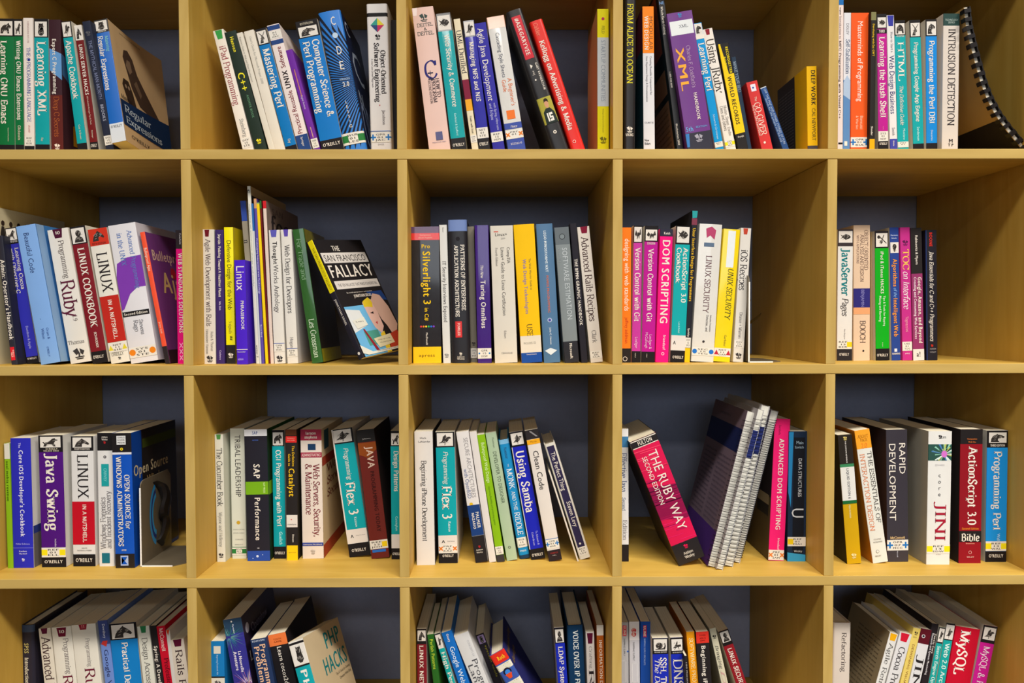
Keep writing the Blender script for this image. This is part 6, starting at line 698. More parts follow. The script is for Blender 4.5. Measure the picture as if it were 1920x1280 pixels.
((3, 0), 'dark navy hardcover leaning by the left wall, bottom row, first cubby', (0.0192, 0.1, -0.6939), -0.36, 0.0228, 0.2354, 0.178, '282634', [('b', 0.0, 0.0549, '3a4a64'), ('t', 0.1374, 0.216, 'SPSS', 'd8c878', 'n', 0.4, 0.5), ('t', 0.2474, 0.6492, 'Introduction to Statistics', 'e8e0c8', 'S', 0.4, 0.5)], {'hc': 1, 'gl': 1, 'R': [('h', 0.12, 0.3, 'C', 'a8a89c', 'i', 0.3, 0.9)]}),
((3, 0), 'white paperback with a plum tag beside the dark hardcover, bottom row, first cubby', (0.0686, 0.1, -0.693), -5.1, 0.0214, 0.2293, 0.178, 'd6cfc0', [('g', 0.0, 0.0429, '5a1234', 0.2, 0.75), ('t', 0.0672, 0.884, 'Advanced Rails Recipes', '4a3434', 's', 0.5, 0.95)], {}),
((3, 0), 'thick white paperback with a tag marked ten, bottom row, first cubby', (0.0978, 0.1, -0.6925), -4.89, 0.0346, 0.2313, 0.178, 'dcd8cc', [('g', 0.0064, 0.0762, '6a1430', 0.25, 0.75), ('h', 0.0257, 0.0481, '10', 'W', 'S', 0.35, 0.65), ('t', 0.0898, 0.3694, 'Programming', '7a7270', 's', 0.65, 0.4), ('t', 0.3735, 0.6434, 'Ruby', '6a1430', 's', 0.55, 0.6)], {}),
((3, 0), 'widest white paperback with a red tag marked eleven, bottom row, first cubby', (0.1378, 0.1, -0.6921), -5.0, 0.0429, 0.2353, 0.178, 'dcd8cc', [('g', 0.0, 0.041, '8c2434', 0.3, 0.65), ('h', 0.0055, 0.0292, '11', 'd88', 'S', 0.4, 0.56), ('t', 0.1081, 0.3253, 'Programming', '8a8280', 's', 0.6, 0.35), ('t', 0.3332, 0.6104, 'Ruby', '6a1430', 's', 0.55, 0.5)], {}),
((3, 0), 'periwinkle blue paperback with a red gem, bottom row, first cubby', (0.1766, 0.1, -0.6931), -6.02, 0.0172, 0.2434, 0.178, '6a86c8', [('b', 0.0, 0.1757, '3c4a84'), ('t', 0.0252, 0.1298, 'Dewsbury', 'dce0f0', 'n', 0.55, 0.45), ('p', [(0.1, 0.1719), (0.3, 0.1505), (0.8, 0.1505), (0.6, 0.1948)], 'b83430'), ('t', 0.2116, 0.8162, 'Google Web Toolkit', '2a3058', 'n', 0.5, 0.5)], {}),
((3, 0), 'wide blue paperback with a large horse engraving, bottom row, first cubby', (0.2058, 0.1, -0.692), -4.68, 0.0481, 0.2367, 0.178, '1378c0', [('b', 0.0, 0.1231, 'K'), ('a', 0.0094, 0.1152, 'horse'), ('t', 0.1443, 0.7328, 'Practical Development', 'W', 'S', 0.5, 0.5)], {'cov': 'd0cabc'}),
((3, 0), 'white paperback with a green tag, bottom row, first cubby', (0.2456, 0.1, -0.693), -5.58, 0.0213, 0.2327, 0.178, 'd8d8cc', [('g', 0.0, 0.0519, '2c7a4c', 0.25, 0.75), ('t', 0.0879, 0.8095, 'Design Accessible Web Sites', '6a6864', 's', 0.5, 0.55)], {}),
((3, 0), 'narrow black paperback, bottom row, first cubby', (0.2676, 0.1, -0.6933), -6.65, 0.0117, 0.234, 0.178, '252224', [('t', 0.1553, 0.7707, "Spring: A Developer's Notebook", 'W', 'N', 0.5, 0.65)], {}),
((3, 0), 'scarlet paperback, bottom row, first cubby', (0.2831, 0.1, -0.6931), -7.14, 0.015, 0.2333, 0.178, 'c8102c', [('t', 0.016, 0.196, 'McConnell', 'f0c8c4', 'S', 0.5, 0.6), ('t', 0.248, 0.7298, 'Professional Software', '6a0c1c', 'S', 0.6, 0.6)], {}),
((3, 0), 'thin white book with an orange triangle, bottom row, first cubby', (0.2902, 0.1, -0.6936), -5.96, 0.0068, 0.2261, 0.15, 'dcd8d4', [('p', [(0.1, 0.0), (0.95, 0.0), (0.5, 0.0453)], 'd84c20')], {}),
((3, 0), 'white recipes paperback partly behind the divider, bottom row, first cubby', (0.3068, 0.1, -0.6926), -6.6, 0.0238, 0.2083, 0.15, 'dcd2c4', [('g', 0.0, 0.0609, '5a1030', 0.2, 0.85), ('t', 0.0859, 0.6983, 'Rails Recipes', '3a2428', 's', 0.5, 0.62)], {}),
((3, 1), 'short blue and white paperback by the left wall, bottom row, second cubby', (0.3709, 0.06, -0.6939), -0.43, 0.0237, 0.2213, 0.15, '1878bc', [('b', 0.0385, 0.0985, 'd8d4c8', 0.25, 0.75), ('t', 0.1071, 0.2658, 'Beginning Facebook Ads', 'b8d8f0', 'n', 0.5, 0.3), ('b', 0.2786, 0.2898, 'K'), ('b', 0.2898, 1.0, 'dcd8cc'), ('e', 0.3087, 0.3602, '5a5658')], {}),
((3, 1), 'indigo paperback with a bursting firework pattern, bottom row, second cubby', (0.4359, 0.062, -0.6915), -9.14, 0.0318, 0.2606, 0.178, '32308a', [('b', 0.0, 0.0995, '24405c'), ('d', 0.0184, 0.00149, 'W', 0.45), ('t', 0.0369, 0.1032, 'Openshaw', 'd8e0e8', 'N', 0.5, 0.25), ('burst', 0, 0, 0), ('t', 0.2213, 0.3655, 'La Nouvelle', 'f4e8f4', 'N', 0.6, 0.4), ('t', 0.2213, 0.3507, 'Aventure', 'f4e8f4', 'N', 0.35, 0.4)], {'cov': '281e34', 'gl': 1, 'R': [('d', 0.1, -0.05, 'b8b4c8', 0.1), ('h', 0.1, 0.16, 'Openshaw', '8a88a0', 'n', 0.2, 0.7), ('h', 0.25, 0.32, 'La Ville', 'c8b8a8', 'N', 0.05, 0.5)]}),
((3, 1), 'dark slate blue textbook with peach lettering, bottom row, second cubby', (0.4837, 0.05, -0.6916), -10.1, 0.0276, 0.2306, 0.178, '24365c', [('h', 0.0, 0.0, 'SECOND', 'c8d0e0', 'N', 0.1, 0.9), ('h', 0.0083, 0.0207, 'EDITION', 'c8d0e0', 'N', 0.1, 0.9), ('t', 0.0415, 0.5906, 'Programming and', 'e8b894', 'N', 0.68, 0.45), ('t', 0.0539, 0.5906, 'Problem Solving', 'e8b894', 'N', 0.3, 0.45)], {}),
((3, 1), 'black paperback with an orange speckled top, bottom row, second cubby', (0.5197, 0.06, -0.6906), -11.92, 0.0327, 0.2354, 0.178, '211e20', [('b', 0.0, 0.0865, 'e8783c'), ('h', 0.033, 0.0445, 'TOUCH', '7a2c10', 'N', 0.3, 0.72), ('h', 0.0511, 0.0643, 'GAME', '7a2c10', 'N', 0.3, 0.72), ('t', 0.0948, 0.7856, 'Learn cocos2d Game Development', 'W', 'N', 0.5, 0.35)], {}),
((3, 2), 'maroon paperback with a horse engraving, leftmost, bottom row, third cubby', (0.7217, 0.08, -0.694), -0.28, 0.0169, 0.2332, 0.178, '7a1c26', [('b', 0.0, 0.1154, 'K'), ('a', 0.0113, 0.092, 'horse'), ('t', 0.1241, 0.8169, 'LINUX NETWORK ADMIN', 'W', 'S', 0.45, 0.5)], {'cov': 'd0cabc'}),
((3, 2), 'forest green paperback with lime lettering, bottom row, third cubby', (0.7629, 0.08, -0.6933), -6.87, 0.0115, 0.2261, 0.15, '2a6424', [('b', 0.0, 0.0063, 'c8c4a8'), ('t', 0.0451, 0.2846, 'Perlish Patterns', 'c8dc3c', 'n', 0.5, 0.6)], {}),
((3, 2), 'slim teal leaning paperback, bottom row, third cubby', (0.8137, 0.08, -0.6925), -16.46, 0.0105, 0.2329, 0.178, '14a09c', [('b', 0.0, 0.1181, 'K'), ('b', 0.0091, 0.1181, 'e0dcd8', 0.05, 0.95), ('a', 0.0136, 0.1144, 'bird'), ('t', 0.1453, 0.6738, 'High Performance', 'W', 'S', 0.5, 0.75)], {'cov': 'd0cabc'}),
((3, 2), 'blue leaning paperback with thin white title, bottom row, third cubby', (0.8391, 0.08, -0.6911), -18.47, 0.0184, 0.2376, 0.178, '1668bc', [('t', 0.018, 0.081, 'Geary', 'W', 'N', 0.5, 0.4), ('t', 0.117, 0.8131, 'Google Web Toolkit Solutions', 'dce8f4', 'n', 0.5, 0.55)], {}),
((3, 2), 'silvery white leaning languages textbook, bottom row, third cubby', (0.8753, 0.08, -0.6891), -21.35, 0.0268, 0.2353, 0.178, 'cfcfcf', [('t', 0.0602, 0.1946, 'CONCEPTS OF', 'a8a8b0', 'n', 0.75, 0.35), ('t', 0.2085, 0.7153, 'Programming', '4a4a50', 'n', 0.68, 0.45), ('t', 0.2363, 0.6687, 'Languages', '4a4a50', 'n', 0.3, 0.42)], {}),
((3, 2), 'dark paperback set back in shadow with a purple emblem, bottom row, third cubby', (0.8958, 0.12, -0.6914), -20.09, 0.0151, 0.2179, 0.15, '241f26', [('a', 0.0102, 0.0817, 'owl', 0.1, 0.9, '9a84b0'), ('t', 0.1021, 0.3886, 'system tools', '8a8420', 'n', 0.7, 0.3)], {'cov': 'd0cabc'}),
((3, 2), 'hardcover with red top and a blue sphere, leaning, bottom row, third cubby', (0.9568, 0.08, -0.6869), -29.7, 0.0288, 0.2111, 0.15, '3a56a4', [('b', 0.0, 0.0943, 'd83020'), ('h', 0.0333, 0.0699, 'Roth', 'f0d42c', 'N', 0.35, 0.85), ('b', 0.1054, 0.161, 'dcd8c8'), ('bits', 0.1054, 0.161, 0), ('d', 0.1832, 0.00743, '1c1c30', 0.5), ('d', 0.1887, 0.00495, '3c82d8', 0.5), ('p', [(0.28, 0.1999), (0.72, 0.1999), (0.6, 0.2443), (0.4, 0.2443)], 'd84c28'), ('b', 0.2666, 0.3388, 'dcd8c8'), ('bits', 0.2666, 0.3388, 0)], {'hc': 1, 'hcflat': 1, 'cov': '2c2e6c', 'R': [('h', 0.05, 0.1, 'fundamentals of logic', '8a7034', 'N', 0.1, 0.9), ('h', 0.14, 0.19, 'design', '8a7034', 'N', 0.1, 0.6)]}),
((3, 2), 'royal blue paperback with a portrait engraving, bottom row, third cubby', (0.979, 0.08, -0.6934), -4.19, 0.0171, 0.2341, 0.178, '1c2cb0', [('b', 0.0, 0.1172, 'K'), ('a', 0.0113, 0.1103, 'face'), ('t', 0.1415, 0.8233, 'LDAP System Administration', 'W', 'S', 0.5, 0.55)], {'cov': 'd0cabc'}),
((3, 2), 'dark petrol blue hardcover with white small caps, bottom row, third cubby', (1.0005, 0.08, -0.6934), -2.46, 0.0281, 0.2383, 0.178, '12385c', [('t', 0.0409, 0.7842, 'VOICE OVER IP FUNDAMENTALS', 'e8ece8', 'S', 0.5, 0.4)], {'hc': 1, 'hcflat': 1}),
((3, 2), 'white crafting paperback with a plum tag, bottom row, third cubby', (1.0241, 0.08, -0.6938), -1.93, 0.0148, 0.2263, 0.15, 'd4ccc8', [('g', 0.009, 0.0915, '5a1230', 0.15, 0.85), ('t', 0.1121, 0.2872, 'Crafting', '8a8280', 's', 0.5, 0.4), ('t', 0.2917, 0.7285, 'Rails', '2a2226', 's', 0.5, 0.7)], {}),
((3, 2), 'brownish orange paperback with a striped white top, bottom row, third cubby', (1.0402, 0.08, -0.6939), -1.39, 0.012, 0.2387, 0.178, 'b05a1c', [('b', 0.0, 0.0781, 'd8d4cc'), ('t', 0.1121, 0.8286, 'INFORMATION DASHBOARD DESIGN', 'e8d8c8', 'N', 0.5, 0.55)], {}),
((3, 3), 'grey catalog half hidden by the left divider, bottom row, fourth cubby', (1.0795, 0.1, -0.6939), -0.31, 0.019, 0.2352, 0.178, 'a8a8ac', [('b', 0.0236, 0.1049, 'd02040', 0.45, 0.8), ('t', 0.0271, 0.1023, 'ULINE', 'W', 'N', 0.62, 0.3), ('t', 0.1224, 0.2581, 'SHIPPING SUPPLY', '5a5a60', 'n', 0.6, 0.2), ('d', 0.2231, 0.00161, '2c5ab0', 0.92), ('l', 0.2932, 0.4598, 'd8d8dc', 0.5)], {}),
((3, 3), 'silver catalog with a red badge, bottom row, fourth cubby', (1.101, 0.1, -0.6939), -0.75, 0.0183, 0.2366, 0.178, 'c0c0c8', [('b', 0.0, 0.1409, 'dcd8dc'), ('d', 0.0669, 0.00422, 'c0202c', 0.45), ('d', 0.0974, 0.00422, 'c0202c', 0.45), ('t', 0.033, 0.1148, 'ULINE', 'W', 'N', 0.42, 0.3), ('t', 0.1539, 0.2976, 'SHIPPING SUPPLY', '6a6a70', 'n', 0.42, 0.2), ('l', 0.315, 0.4633, 'e8e8e8', 0.5)], {'gl': 1}),
((3, 3), 'solid blue catalog with a pink badge, bottom row, fourth cubby', (1.1186, 0.1, -0.694), -0.15, 0.0177, 0.2365, 0.178, '1848a0', [('b', 0.0278, 0.1192, 'b81c50', 0.28, 0.62), ('t', 0.033, 0.1148, 'ULINE', 'W', 'N', 0.42, 0.3), ('t', 0.1279, 0.3326, 'SHIPPING SUPPLY SPECIALISTS', 'a8c0e8', 'n', 0.42, 0.22)], {}),
((3, 3), 'blue guide with a snail engraving, bottom row, fourth cubby', (1.1445, 0.08, -0.6937), -1.04, 0.0279, 0.2145, 0.15, '1c2cb0', [('b', 0.0, 0.1325, 'K'), ('a', 0.0095, 0.1041, 'snail'), ('h', 0.1108, 0.1202, 'SECOND EDITION', 'W', 'N', 0.12, 0.9), ('t', 0.161, 0.8119, 'SSH, The Secure Shell', 'W', 'S', 0.66, 0.5), ('t', 0.1657, 0.8119, 'The Definitive Guide', 'W', 'i', 0.27, 0.4)], {'cov': 'd0cabc'}),
((3, 3), 'blue guide with a grasshopper engraving, bottom row, fourth cubby', (1.1788, 0.08, -0.6935), -2.49, 0.0226, 0.2155, 0.15, '1c2cb0', [('b', 0.0, 0.1368, 'K'), ('a', 0.0141, 0.1084, 'grasshopper'), ('h', 0.1179, 0.1273, 'FIFTH EDITION', 'W', 'N', 0.15, 0.9), ('t', 0.1745, 0.9656, 'DNS and BIND', 'W', 's', 0.5, 0.85)], {'cov': 'd0cabc'}),
((3, 3), 'orange yellow paperback, bottom row, fourth cubby', (1.2145, 0.09, -0.6934), -4.8, 0.0144, 0.222, 0.15, 'f09c14', [('t', 0.0508, 0.751, 'SOFTWARE PROJECT SURVIVAL', 'f4e4b0', 's', 0.5, 0.6)], {'cov': 'c87414'}),
((3, 3), 'low thin black book in front of the orange one, bottom row, fourth cubby', (1.1941, 0.06, -0.6938), -3.82, 0.0047, 0.1919, 0.11, '2a2628', [('t', 0.0523, 0.4191, '100 Minutes System', 'a8a4a0', 'N', 0.5, 0.6)], {}),
((3, 3), 'black paperback with a red orange top, bottom row, fourth cubby', (1.2307, 0.085, -0.6932), -3.81, 0.0226, 0.2237, 0.15, '242022', [('b', 0.0, 0.0913, 'd83428'), ('h', 0.0228, 0.0338, 'COVERS', '5a1410', 'N', 0.25, 0.75), ('h', 0.0456, 0.0602, 'iOS 5', '5a1410', 'N', 0.25, 0.75), ('h', 0.0657, 0.0767, 'APPS', '5a1410', 'N', 0.3, 0.7), ('t', 0.1096, 0.7417, 'Beginning iPhone Games', 'W', 'N', 0.5, 0.4)], {}),
((3, 3), 'pale greenish white leaning book, bottom row, fourth cubby', (1.2883, 0.1, -0.6927), -12.73, 0.0118, 0.2284, 0.15, 'cdc8ae', [('e', 0.049, 0.0907, '2a2826'), ('t', 0.137, 0.327, 'Bringing', '4a4844', 'i', 0.5, 0.55), ('t', 0.3363, 0.778, 'Design', 'c89c98', 'i', 0.5, 0.6)], {}),
((3, 3), 'dark red leaning cookbook, last in the bottom row cubby, bottom row, fourth cubby', (1.3318, 0.1, -0.691), -18.98, 0.0183, 0.2294, 0.178, '8c1a24', [('b', 0.0, 0.1218, '1f1b1c'), ('a', 0.0095, 0.0951, 'face'), ('t', 0.1475, 0.7729, 'LINUX SECURITY COOKBOOK', 'W', 'S', 0.5, 0.6)], {'cov': 'd0cabc'}),
((3, 4), 'pinkish white hardcover standing apart at left, bottom row, fifth cubby', (1.4592, 0.08, -0.6938), 0.74, 0.0308, 0.2404, 0.178, 'd4cac0', [('t', 0.0704, 0.3645, 'Refactoring', '4a4040', 's', 0.6, 0.32)], {'hc': 1, 'hcflat': 1}),
((3, 4), 'white leaning paperback with an amber tag, bottom row, fifth cubby', (1.4959, 0.08, -0.6921), 14.85, 0.0151, 0.2271, 0.15, 'dcdcda', [('g', 0.0043, 0.06, 'eaac14', 0.08, 0.9), ('t', 0.0814, 0.7479, 'Agile Retrospectives', '6a6866', 's', 0.5, 0.62)], {'cov': '8a7c60', 'L': [('h', 0.1, 0.115, 'lorem ipsum dolor sit amet', '3a3026', 'n', 0.3, 0.9), ('h', 0.135, 0.15000000000000002, 'lorem ipsum dolor sit amet', '3a3026', 'n', 0.3, 0.9), ('h', 0.17, 0.185, 'lorem ipsum dolor sit amet', '3a3026', 'n', 0.3, 0.9), ('h', 0.20500000000000002, 0.22000000000000003, 'lorem ipsum dolor sit amet', '3a3026', 'n', 0.3, 0.9), ('h', 0.24000000000000002, 0.255, 'lorem ipsum dolor sit amet', '3a3026', 'n', 0.3, 0.9), ('h', 0.275, 0.29000000000000004, 'lorem ipsum dolor sit amet', '3a3026', 'n', 0.3, 0.9), ('h', 0.31000000000000005, 0.325, 'lorem ipsum dolor sit amet', '3a3026', 'n', 0.3, 0.9), ('h', 0.34500000000000003, 0.36000000000000004, 'lorem ipsum dolor sit amet', '3a3026', 'n', 0.3, 0.9), ('h', 0.38, 0.395, 'lorem ipsum dolor sit amet', '3a3026', 'n', 0.3, 0.9), ('h', 0.41500000000000004, 0.43000000000000005, 'lorem ipsum dolor sit amet', '3a3026', 'n', 0.3, 0.9), ('h', 0.45000000000000007, 0.465, 'lorem ipsum dolor sit amet', '3a3026', 'n', 0.3, 0.9), ('h', 0.485, 0.5, 'lorem ipsum dolor sit amet', '3a3026', 'n', 0.3, 0.9), ('h', 0.52, 0.535, 'lorem ipsum dolor sit amet', '3a3026', 'n', 0.3, 0.9), ('h', 0.555, 0.5700000000000001, 'lorem ipsum dolor sit amet', '3a3026', 'n', 0.3, 0.9)]}),
((3, 4), 'white leaning paperback with a crimson tag, bottom row, fifth cubby', (1.5184, 0.08, -0.6913), 14.56, 0.0218, 0.226, 0.15, 'd8d8da', [('g', 0.0026, 0.0688, 'cc1c34', 0.1, 0.8), ('t', 0.1118, 0.7548, 'Cocoa Programming', '3a3638', 's', 0.5, 0.62)], {}),
((3, 4), 'pale yellow leaning book, bottom row, fifth cubby', (1.5429, 0.08, -0.6925), 12.81, 0.0135, 0.2345, 0.178, 'e0c868', [('e', 0.0247, 0.0535, '3a3228'), ('h', 0.0617, 0.0741, 'Sun', '8a7a3c', 's', 0.2, 0.7), ('t', 0.1235, 0.6724, 'DESIGNING VISUAL INTERFACES', '8a5a2c', 'n', 0.5, 0.35)], {}),
((3, 4), 'white leaning book with a maroon top and large letters, bottom row, fifth cubby', (1.5634, 0.08, -0.692), 11.98, 0.0194, 0.2317, 0.178, 'd8d8da', [('b', 0.0, 0.1163, '5a1420'), ('d', 0.0581, 0.0033, 'c8c4c8', 0.35), ('d', 0.0581, 0.00202, '221e22', 0.35), ('t', 0.2036, 0.5492, 'JINI', '2a2628', 's', 0.5, 0.75)], {}),
((3, 4), 'black leaning book with white lettering, bottom row, fifth cubby', (1.5876, 0.08, -0.693), 9.42, 0.0121, 0.2403, 0.178, '262024', [('t', 0.0714, 0.2224, 'Zenoss Core', 'W', 'N', 0.75, 0.4), ('t', 0.0714, 0.3856, 'Network and System Monitoring', 'd8d4d8', 'N', 0.4, 0.35)], {}),
((3, 4), 'slimmer teal leaning paperback, bottom row, fifth cubby', (1.5986, 0.08, -0.6931), 10.06, 0.0109, 0.2341, 0.178, '18a09c', [('b', 0.0, 0.1225, '2a2628'), ('a', 0.0082, 0.1103, 'bird'), ('t', 0.143, 0.5894, 'Search Engine Optimization', 'd8f0e8', 'S', 0.5, 0.6)], {'cov': 'd0cabc'}),
((3, 4), 'wider teal leaning paperback, bottom row, fifth cubby', (1.6164, 0.08, -0.6928), 9.11, 0.0155, 0.2404, 0.178, '18a09c', [('b', 0.0, 0.1269, '2a2628'), ('b', 0.0119, 0.1189, 'dcd8d4', 0.03, 0.97), ('a', 0.0238, 0.1174, 'bird'), ('t', 0.1507, 0.6838, 'Web 2.0 Architectures', 'd8f0e8', 'S', 0.5, 0.6)], {'cov': 'd0cabc'}),
((3, 4), 'very thick crimson leaning paperback, bottom row, fifth cubby', (1.6474, 0.08, -0.6904), 9.42, 0.0434, 0.2301, 0.178, 'c00f2c', [('t', 0.0249, 0.3737, 'MySQL', 'f0e4dc', 'S', 0.42, 0.5)], {}),
((3, 4), 'magenta leaning paperback, last of the bottom row, bottom row, fifth cubby', (1.6814, 0.08, -0.6917), 10.75, 0.025, 0.2356, 0.178, 'c41c8c', [('b', 0.0, 0.1318, '221e20'), ('a', 0.0138, 0.1074, 'bird'), ('t', 0.1562, 0.5232, 'MySQL & Perl', 'f4dce8', 's', 0.5, 0.7)], {'cov': 'd0cabc'}),
]

# ------------------------------------------------------------------ the room
wall_m = plain('blue_grey_wall_paint', (.25, .275, .385), .85, .15, 120)
floor_m = plain('grey_carpet', (.06, .057, .055), .95, .6, 300)
ceil_m = plain('ceiling_tile', (.3, .29, .28), .9, .2, 60)
for nm, a, b, m in (('wall_back', (-4, .392, 0), (6, .5, 4.4), wall_m), ('floor', (-4, -9, -.06), (6, .392, 0), floor_m),
                    ('ceiling', (-4, -9, 4.4), (6, .5, 4.46), ceil_m), ('wall_left', (-4.1, -9, 0), (-4, .5, 4.4), plain('warm_white_wall_paint', (.2, .18, .15), .85, .1, 90)),
                    ('wall_right', (6, -9, 0), (6.1, .5, 4.4), plain('warm_white_wall_paint_right', (.2, .18, .15), .85, .1, 90))):
    box(nm, a, b, m)['kind'] = 'structure'

# ------------------------------------------------------------------ the bookcase: five by five cubbies
case = empty('bookcase', (5 * P / 2, 0, ZC - 3 * P + HT - .0), 'large birch veneer cube bookcase holding all the books', 'bookcase')
Z0 = ZC + 2 * P                       # height of the board above the top row is Z0 - 0; rows run down from it
def part(name, a, b, m, bev=.0007):
    c = case.location
    o = box(name, [a[i] - c[i] for i in range(3)], [b[i] - c[i] for i in range(3)], m, case, bev)
    o.data.materials.append(EDGE[id(m)])          # the front edge carries its own paler banding
    for p in o.data.polygons:
        if p.normal.y < -.5: p.material_index = 1
    return o
T = .038
top, bot = ZC + 2 * P, ZC - 3 * P
part('top_panel', (-T + HT, 0, top - HT), (5 * P + T - HT, DEP, top - HT + T), WX)
part('bottom_panel', (-T + HT, 0, bot + HT - T), (5 * P + T - HT, DEP, bot + HT), WX)
part('side_panel', (-T + HT, 0, bot + HT), (HT, DEP, top - HT), WZ)
part('side_panel', (5 * P - HT, 0, bot + HT), (5 * P + T - HT, DEP, top - HT), WZ)
for j in range(4):                    # long shelf boards run the full width
    z = ZC + (1 - j) * P
    part('shelf', (HT, 0, z - HT), (5 * P - HT, DEP, z + HT), WX)
for i in range(1, 5):                 # upright dividers stand between the boards with a hairline joint
    for j in range(5):
        zt = ZC + (2 - j) * P - HT; zb = ZC + (1 - j) * P + HT
        part('divider', (i * P - HT, .0004, zb), (i * P + HT, DEP, zt - .0006), WZ)
foot = bot + HT - T
box('plinth', (-T + HT, .01, 0), (5 * P + T - HT, DEP - .01, foot), wood('birch_veneer_plinth', 0))['kind'] = 'structure'

# ------------------------------------------------------------------ all the books that stand on the shelves
ROWW = ('top row', 'second row', 'third row', 'bottom row'); CW = ('first', 'second', 'third', 'fourth', 'fifth')
def group(r, c): return 'books in the %s, %s cubby' % (ROWW[r], CW[c])
for (r, c), lab, loc, th, t, H, D, col, items, opt in BOOKS:
    make_book('book', (loc[0], loc[1], loc[2] + ZC), [R(a) for a in opt['rot']] if 'rot' in opt else (0, R(th), 0), t, H, D, col, items, lab, group(r, c), opt)

FL = [ZC + (1 - r) * P + HT for r in range(4)]
# a paperback turned towards us, leaning on the divider
FC = [('h', .055, .10, 'THE', 'W', 'N', .30, .46), ('p', [(.03, .115), (.97, .115), (.97, .205), (.03, .205)], 'd8d2cc'), ('h', .135, .19, 'SAN FRANCISCO', '211e20', 'n', .06, .93),
      ('h', .225, .33, 'FALLACY', 'W', 'N', .05, .97), ('p', [(.05, .36), (.98, .36), (.98, .43), (.05, .43)], 'd8d2cc'), ('h', .385, .41, 'THE TEN FALLACIES THAT MAKE FOUNDERS FAIL', '211e20', 'n', .1, .94),
      ('p', [(.6, .47), (.95, .47), (1, .56), (.75, .54)], '22407c'), ('h', .46, .47, 'by serial entrepreneur and investor', 'W', 'n', .2, .75), ('h', .485, .51, 'JONATHAN SIEGEL', 'W', 'N', .32, .7),
      ('b', .58, 1, '6ab0dc', .02, .6), ('p', [(.02, .6), (.3, .62), (.34, .75), (.02, .8)], 'd8dcdc'), ('b', .8, .92, '4a9488', .2, .5),
      ('p', [(.42, .56), (.6, .53), (.66, .56), (.66, .78), (.56, .84), (.47, .78), (.44, .7)], 'dcb4a8'), ('p', [(.42, .60), (.44, .55), (.58, .52), (.64, .56), (.6, .61), (.5, .60)], 'dcc02c'),
      ('p', [(.62, .55), (.72, .49), (.86, .51), (.95, .62), (.98, .78), (.9, .84), (.78, .86), (.74, .78), (.68, .72)], 'cca898'), ('p', [(.52, .74), (.57, .73), (.55, .76)], 'c04048'), ('p', [(.49, .655), (.57, .645), (.56, .665)], '2a2226'),
      ('p', [(.52, .84), (.62, .82), (.6, 1), (.5, 1)], 'e0c030'), ('p', [(.66, .86), (.9, .83), (1, .9), (1, .985), (.6, .985)], 'b8402c'),
      ('p', [(.2, .78), (.23, .78), (.36, .97), (.3, .97)], '8c2430'), ('p', [(.06, .7), (.32, .68), (.34, .75), (.1, .77)], 'dcdcd0'), ('h', .705, .72, 'It was a', '3a3638', 'n', .12, .28),
      ('p', [(.33, .87), (.72, .85), (.74, .93), (.38, .95)], 'dcd4b0'), ('h', .88, .89, 'a long night in the', '3a3638', 'n', .4, .68), ('h', .905, .915, 'city and the bay', '3a3638', 'n', .42, .68),
      ('p', [(.0, .9), (.2, .97), (.98, .965), (.98, .985), (.1, .99), (0, .97)], 'dcdcd0'), ('h', .97, .978, 'with a foreword by a fellow founder', '3a3638', 'n', .3, .9)]
make_book('book', (.6325, .0052, FL[1] + .0101), (R(5.6), R(-24.84), R(-28.54)), .011, .216, .134, '24222c',
    [('b', 0, .44, 'e8d814'), ('t', .06, .42, 'THE SAN FRANCISCO FALLACY', '7a6c14', 'n', .5, .8), ('t', .5, .72, 'JONATHAN SIEGEL', 'W', 'N', .5, .7), ('d', .955, .0025, 'W', .5)],
    'paperback turned to show its black and comic-art front cover, second row second cubby', group(1, 1), {'cov': '211e20', 'R': FC})
# a paperback with pale cover turned towards us
make_book('book', (.5871, -.0244, -.6679 + ZC), (R(-8.65), R(-19.72), R(-7.05)), .027, .229, .152, '109aa2',
    [('b', 0, .19, 'ddd6cc'), ('b', 0.012, .028, 'K', .02, 1), ('a', .03, .17, 'owl', .1, .95), ('b', .178, .19, 'K'), ('t', .21, .9, 'PHP HACKS', 'W', 'N', .5, .5), ('b', .94, 1, 'K')],
    'teal-spined paperback with a tan front cover and big teal letters, bottom row second cubby', group(3, 1), {'cov': 'c8b490',
    'R': [('h', .05, .17, 'PHP', '14787c', 'N', .48, .93), ('h', .22, .34, 'HACKS', '14787c', 'N', .3, .97), ('h', .365, .385, 'Tips & Tools for Creating', '3a3428', 'n', .55, .97), ('h', .405, .425, 'Dynamic Web Sites', '3a3428', 'n', .62, .97),
          ('p', [(.3, .62), (.4, .52), (.55, .5), (.57, .46), (.6, .5), (.75, .53), (.85, .64), (.9, .75), (.25, .74)], '4a4038')]})

# the thin photo album against the left side panel
make_book('book', (.0102, .036, FL[1]), (0, 0, 0), .0026, 0.2655, .216, 'c8bc9c', [], 'tall pale photo album with small dark figures along its upper edge, behind the handbook', group(1, 0),
    {'cov': 'cabf9e', 'R': [q for i in range(9) for q in (('p', [(.1 + i * .1, .16), (.115 + i * .1, .115), (.145 + i * .1, .115), (.16 + i * .1, .16), (.165 + i * .1, .22), (.1 + i * .1, .22)], ('3a3430', 'b03c30', '4a443c', '2c2828')[i % 4]), ('d', .095, -.022, '3c2e26', .13 + i * .1))]})

